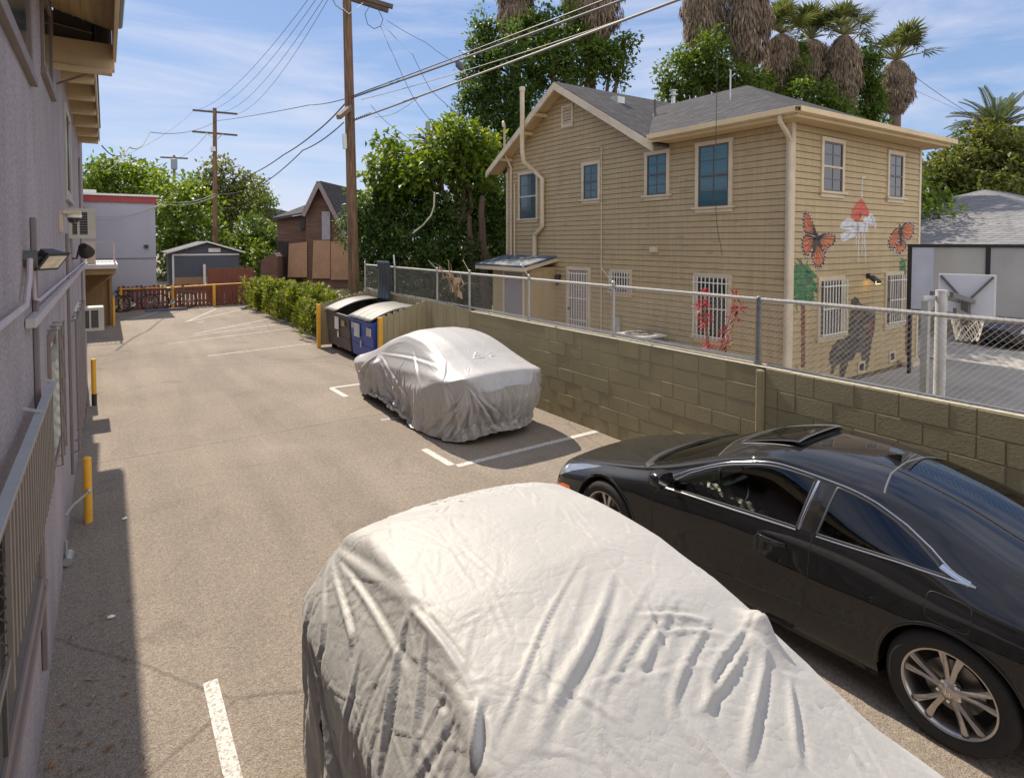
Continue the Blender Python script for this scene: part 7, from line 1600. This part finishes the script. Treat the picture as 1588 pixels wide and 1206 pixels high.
def cloth_mat(name, c, metal, rough, bs=.3):
    m, n, L, b = node_mat(name); b.inputs['Metallic'].default_value = metal; b.inputs['Roughness'].default_value = rough; b.inputs['Sheen Weight'].default_value = .15
    tcn = n.new('ShaderNodeTexCoord'); P = tcn.outputs['Object']
    q = N('ShaderNodeTexNoise', n, Scale=1.6, Detail=6.0, Roughness=.6); L(P, q.inputs['Vector']); r = n.new('ShaderNodeValToRGB'); e = r.color_ramp.elements
    e[0].position = .3; e[0].color = (*[v*.86 for v in c], 1); e[1].position = .7; e[1].color = (*c, 1); L(q.outputs['Fac'], r.inputs['Fac']); L(r.outputs[0], b.inputs['Base Color'])
    # creases: ridged noise at two sizes
    hs = []
    for sc, dis, w in ((2.4, .3, .7), (7.0, .2, .4), (17.0, .1, .2)):
        z = N('ShaderNodeTexNoise', n, Scale=sc, Detail=3.0, Roughness=.55, Distortion=dis); L(P, z.inputs['Vector'])
        s_ = N('ShaderNodeMath', n, operation='SUBTRACT'); s_.inputs[1].default_value = .5; L(z.outputs['Fac'], s_.inputs[0]); a_ = N('ShaderNodeMath', n, operation='ABSOLUTE'); L(s_.outputs[0], a_.inputs[0])
        p_ = N('ShaderNodeMath', n, operation='POWER'); p_.inputs[1].default_value = .6; L(a_.outputs[0], p_.inputs[0]); k_ = N('ShaderNodeMath', n, operation='MULTIPLY'); k_.inputs[1].default_value = w; L(p_.outputs[0], k_.inputs[0]); hs.append(k_)
    vo = N('ShaderNodeTexVoronoi', n, Scale=5.5, feature='DISTANCE_TO_EDGE'); L(P, vo.inputs['Vector']); mi_ = N('ShaderNodeMath', n, operation='MINIMUM'); mi_.inputs[1].default_value = .05; L(vo.outputs['Distance'], mi_.inputs[0]); k_ = N('ShaderNodeMath', n, operation='MULTIPLY'); k_.inputs[1].default_value = .7; L(mi_.outputs[0], k_.inputs[0]); hs.append(k_)
    s = hs[0]
    for h in hs[1:]: a_ = N('ShaderNodeMath', n, operation='ADD'); L(s.outputs[0], a_.inputs[0]); L(h.outputs[0], a_.inputs[1]); s = a_
    bp = N('ShaderNodeBump', n, Strength=bs, Distance=.028); L(s.outputs[0], bp.inputs['Height']); L(bp.outputs[0], b.inputs['Normal']); return m
# sedan under its cover
SX = np.linspace(0, 4.6, 120); 
def sed_top(x, y, f):
    xs = np.clip(x*4.49/4.38, 0, 4.49); Yr = np.array([np.interp(xs, XD, r_) for r_ in YD[:7]]); Zr = np.array([np.interp(xs, XD, r_) for r_ in ZD[:7]]); ay = np.abs(y); out = np.zeros(len(x))
    for i in range(len(x)): yy = np.maximum.accumulate(Yr[:, i]+np.arange(7)*1e-4); out[i] = np.interp(ay[i], yy, Zr[:, i]) if ay[i] < yy[-1] else max(0, Zr[-1, i]-(ay[i]-yy[-1])*12)
    return out+.035
def sed_out(a):
    c, s = math.cos(a), math.sin(a); n = 3.6; r = (abs(c)**n+abs(s)**n)**(-1/n); return (2.18-c*r*2.24, s*r*.94)
X = drape('c', sed_out, sed_top, .95, 3.45, lambda a: .30+.06*math.sin(a*2+.6)+.03*math.sin(a*5), 220, 50, 3, ex=.08, steps=35, inset=.07, bumps=(((1.75, .86, .90), .10, .13), ((1.75, -.86, .90), .10, .13)))
V, F, pick = drape_mesh(upsample(X, 3, 4), lambda X: np.stack([4.62-X[..., 1], 11.40-X[..., 0], X[..., 2]], -1), 135, 320, 3, fans=((588, 548, 10, .16, .040), (725, 600, 12, .16, .048), (825, 575, 9, .12, .045), (775, 590, 7, .08, .040)), pulls=((((588, 548), (640, 556), (690, 575)), .03, .014), (((590, 552), (615, 590), (640, 640)), .03, .020), (((640, 545), (650, 590), (665, 650)), .03, .022), (((690, 560), (690, 610), (700, 655)), .03, .02), (((760, 592), (765, 620), (760, 660)), .025, .022), (((790, 585), (800, 620), (795, 655)), .022, .022)), wscale=1.15)
tk = np.clip((.62-V[..., 2])/.35, 0, 1)**1.3; V[..., 0] += (4.62-V[..., 0])*.085*tk; V[..., 1] += (9.25-V[..., 1])*.055*tk
V = V.reshape(-1, 3)
cs_ = thing('covered_sedan', 'sedan under a wrinkled light grey car cover parked beside the bin enclosure', 'covered car', (4.62, 9.1, 0))
o = npmesh('car_cover', V, F, cloth_mat('grey_cover_cloth', (.45, .435, .42), .12, .46, .2), cs_, smooth=True)
def cover_wheel(root, x, y, sx):
    b = MB(); b.lathe([(.20, .10), (.29, .10), (.31, .07), (.315, 0), (.31, -.07), (.2, -.1)], (x, y, .315), 28, 'x'); w = b.build('tyre', M['rubber'], root, smooth=True); b = MB(); b.lathe([(0, sx*.06), (.2, sx*.09)], (x, y, .315), 20, 'x'); b.build('rim', M['alloy'], w)
for x, s in ((4.02, -1), (5.22, 1)):
    for y in (10.40, 8.05): cover_wheel(cs_, x, y, s)
# small car under its silver cover in the foreground
PK = [(.20, .30), (.25, .62), (.45, .80), (.8, .93), (1.1, 1.03), (1.45, 1.17), (1.75, 1.30), (2.1, 1.385), (2.5, 1.415), (2.85, 1.40), (3.08, 1.33), (3.22, 1.18), (3.30, .95), (3.36, .40)]
PX = np.array([p[0] for p in PK]); PZ = np.array([p[1] for p in PK])
def sm_top(x, y, f):
    zc = np.interp(x, PX, PZ); ay = np.abs(y); we = np.interp(zc, [.3, .95, 1.43], [.80, .76, .56])    # edge of the flat top is narrower where the roof is high
    hi = zc-.05*(ay/we)**2; sl = np.clip((ay-we)/np.maximum(.875-we, .02), 0, 1); shoulder = np.minimum(hi, .90)
    z = np.where(ay < we, hi, (zc-.05)*(1-sl)**.8*1.0+shoulder*(1-(1-sl)**.8)); z = np.where(ay > .85, z-(ay-.85)*14, z); return z
def sm_out(a):
    c, s = math.cos(a), math.sin(a); n = 5.5; r = (abs(c)**n+abs(s)**n)**(-1/n); return (1.80-c*r*1.58, s*r*.90)
X = drape('s', sm_out, sm_top, 1.0, 2.75, lambda a: .16+.05*math.sin(a*3+1)+.02*math.sin(a*9), 240, 60, 9, ex=.08, inset=.10, steps=40, hem_k=1.0, bumps=(((3.2, .70, 1.30), .06, .045),))
V, F, pick = drape_mesh(upsample(X, 4, 4), lambda X: np.stack([1.66-X[..., 1], X[..., 0], X[..., 2]], -1), 70, 1500, 9, top=.5,
    fans=((498, 830, 12, .16, .024), (640, 945, 6, .07, .016), (740, 1075, 7, .08, .022)),
    pulls=tuple([(((500, 838), (600, 815), (720, 800)), .03, .008), (((503, 842), (560, 880), (632, 936)), .03, .010), (((636, 940), (690, 1000), (738, 1078)), .018, .016),
        (((498, 838), (478, 960), (470, 1080)), .022, .018), (((500, 838), (505, 960), (500, 1150)), .024, .020), (((502, 840), (540, 960), (575, 1100)), .022, .018), (((504, 840), (570, 930), (640, 1060)), .018, .012),
        (((632, 945), (610, 1050), (590, 1190)), .02, .020), (((660, 980), (650, 1080), (640, 1190)), .018, .018), (((700, 1030), (690, 1110), (690, 1190)), .016, .018), (((742, 1082), (738, 1140), (735, 1195)), .018, .030), (((560, 1000), (540, 1100), (530, 1190)), .02, .015),
        (((985, 955), (1040, 952), (1100, 962)), .016, .012), (((1000, 985), (1070, 975), (1130, 985)), .012, .010), (((1160, 1000), (1120, 1060), (1080, 1110)), .016, .016), (((1190, 1010), (1170, 1100), (1150, 1190)), .02, .018), (((1225, 1050), (1230, 1120), (1240, 1190)), .018, .014), (((1260, 1090), (1300, 1140), (1340, 1190)), .018, .012), (((1000, 930), (1012, 960), (1030, 1020)), .014, .010)]
        + [(((905+30*k+22*math.sin(k*5), 858+12*k+34*abs(math.sin(k*3.1))), (842+33*k+12*math.sin(k*7), 965+9*k), (782+38*k+14*math.cos(k*4), 1080+3*k), (745+45*k+16*math.sin(k*2), 1190-60*abs(math.sin(k*1.7)))), .012+.016*abs(math.sin(k*2.3)), .0085+.006*math.sin(k*4)) for k in range(9)]
        + [(((860+50*k, 1060-12*k+25*math.sin(k*7)), (900+52*k, 1040-10*k+25*math.sin(k*7)), (950+50*k, 1030-6*k+25*math.sin(k*7))), .009, .005) for k in range(6)]))
e = pick(1178, 985); P = V[e].copy(); d = np.linalg.norm(V-P, axis=2); Q = V-P; d = np.sqrt((Q[..., 0]/.040)**2+(Q[..., 1]/.085)**2+(Q[..., 2]/.07)**2); V += (np.exp(-d**2)*.085)[..., None]*np.array([.45, .10, .85]); Q = V-P-np.array([-.075, -.05, .0]); d = np.sqrt((Q[..., 0]/.03)**2+(Q[..., 1]/.07)**2+(Q[..., 2]/.06)**2); V += (np.exp(-d**2)*.035)[..., None]*np.array([.2, .1, .95])
V = V.reshape(-1, 3)
ss = thing('covered_small_car', 'small hatchback under a shiny silver car cover in the foreground', 'covered car', (1.62, 1.8, 0))
o = npmesh('car_cover', V, F, cloth_mat('silver_cover_cloth', (.46, .443, .41), .08, .62, .40), ss, smooth=True)
for x, s in ((.90, -1), (2.38, 1)):
    for y in (2.9, .95): cover_wheel(ss, x, y, s)
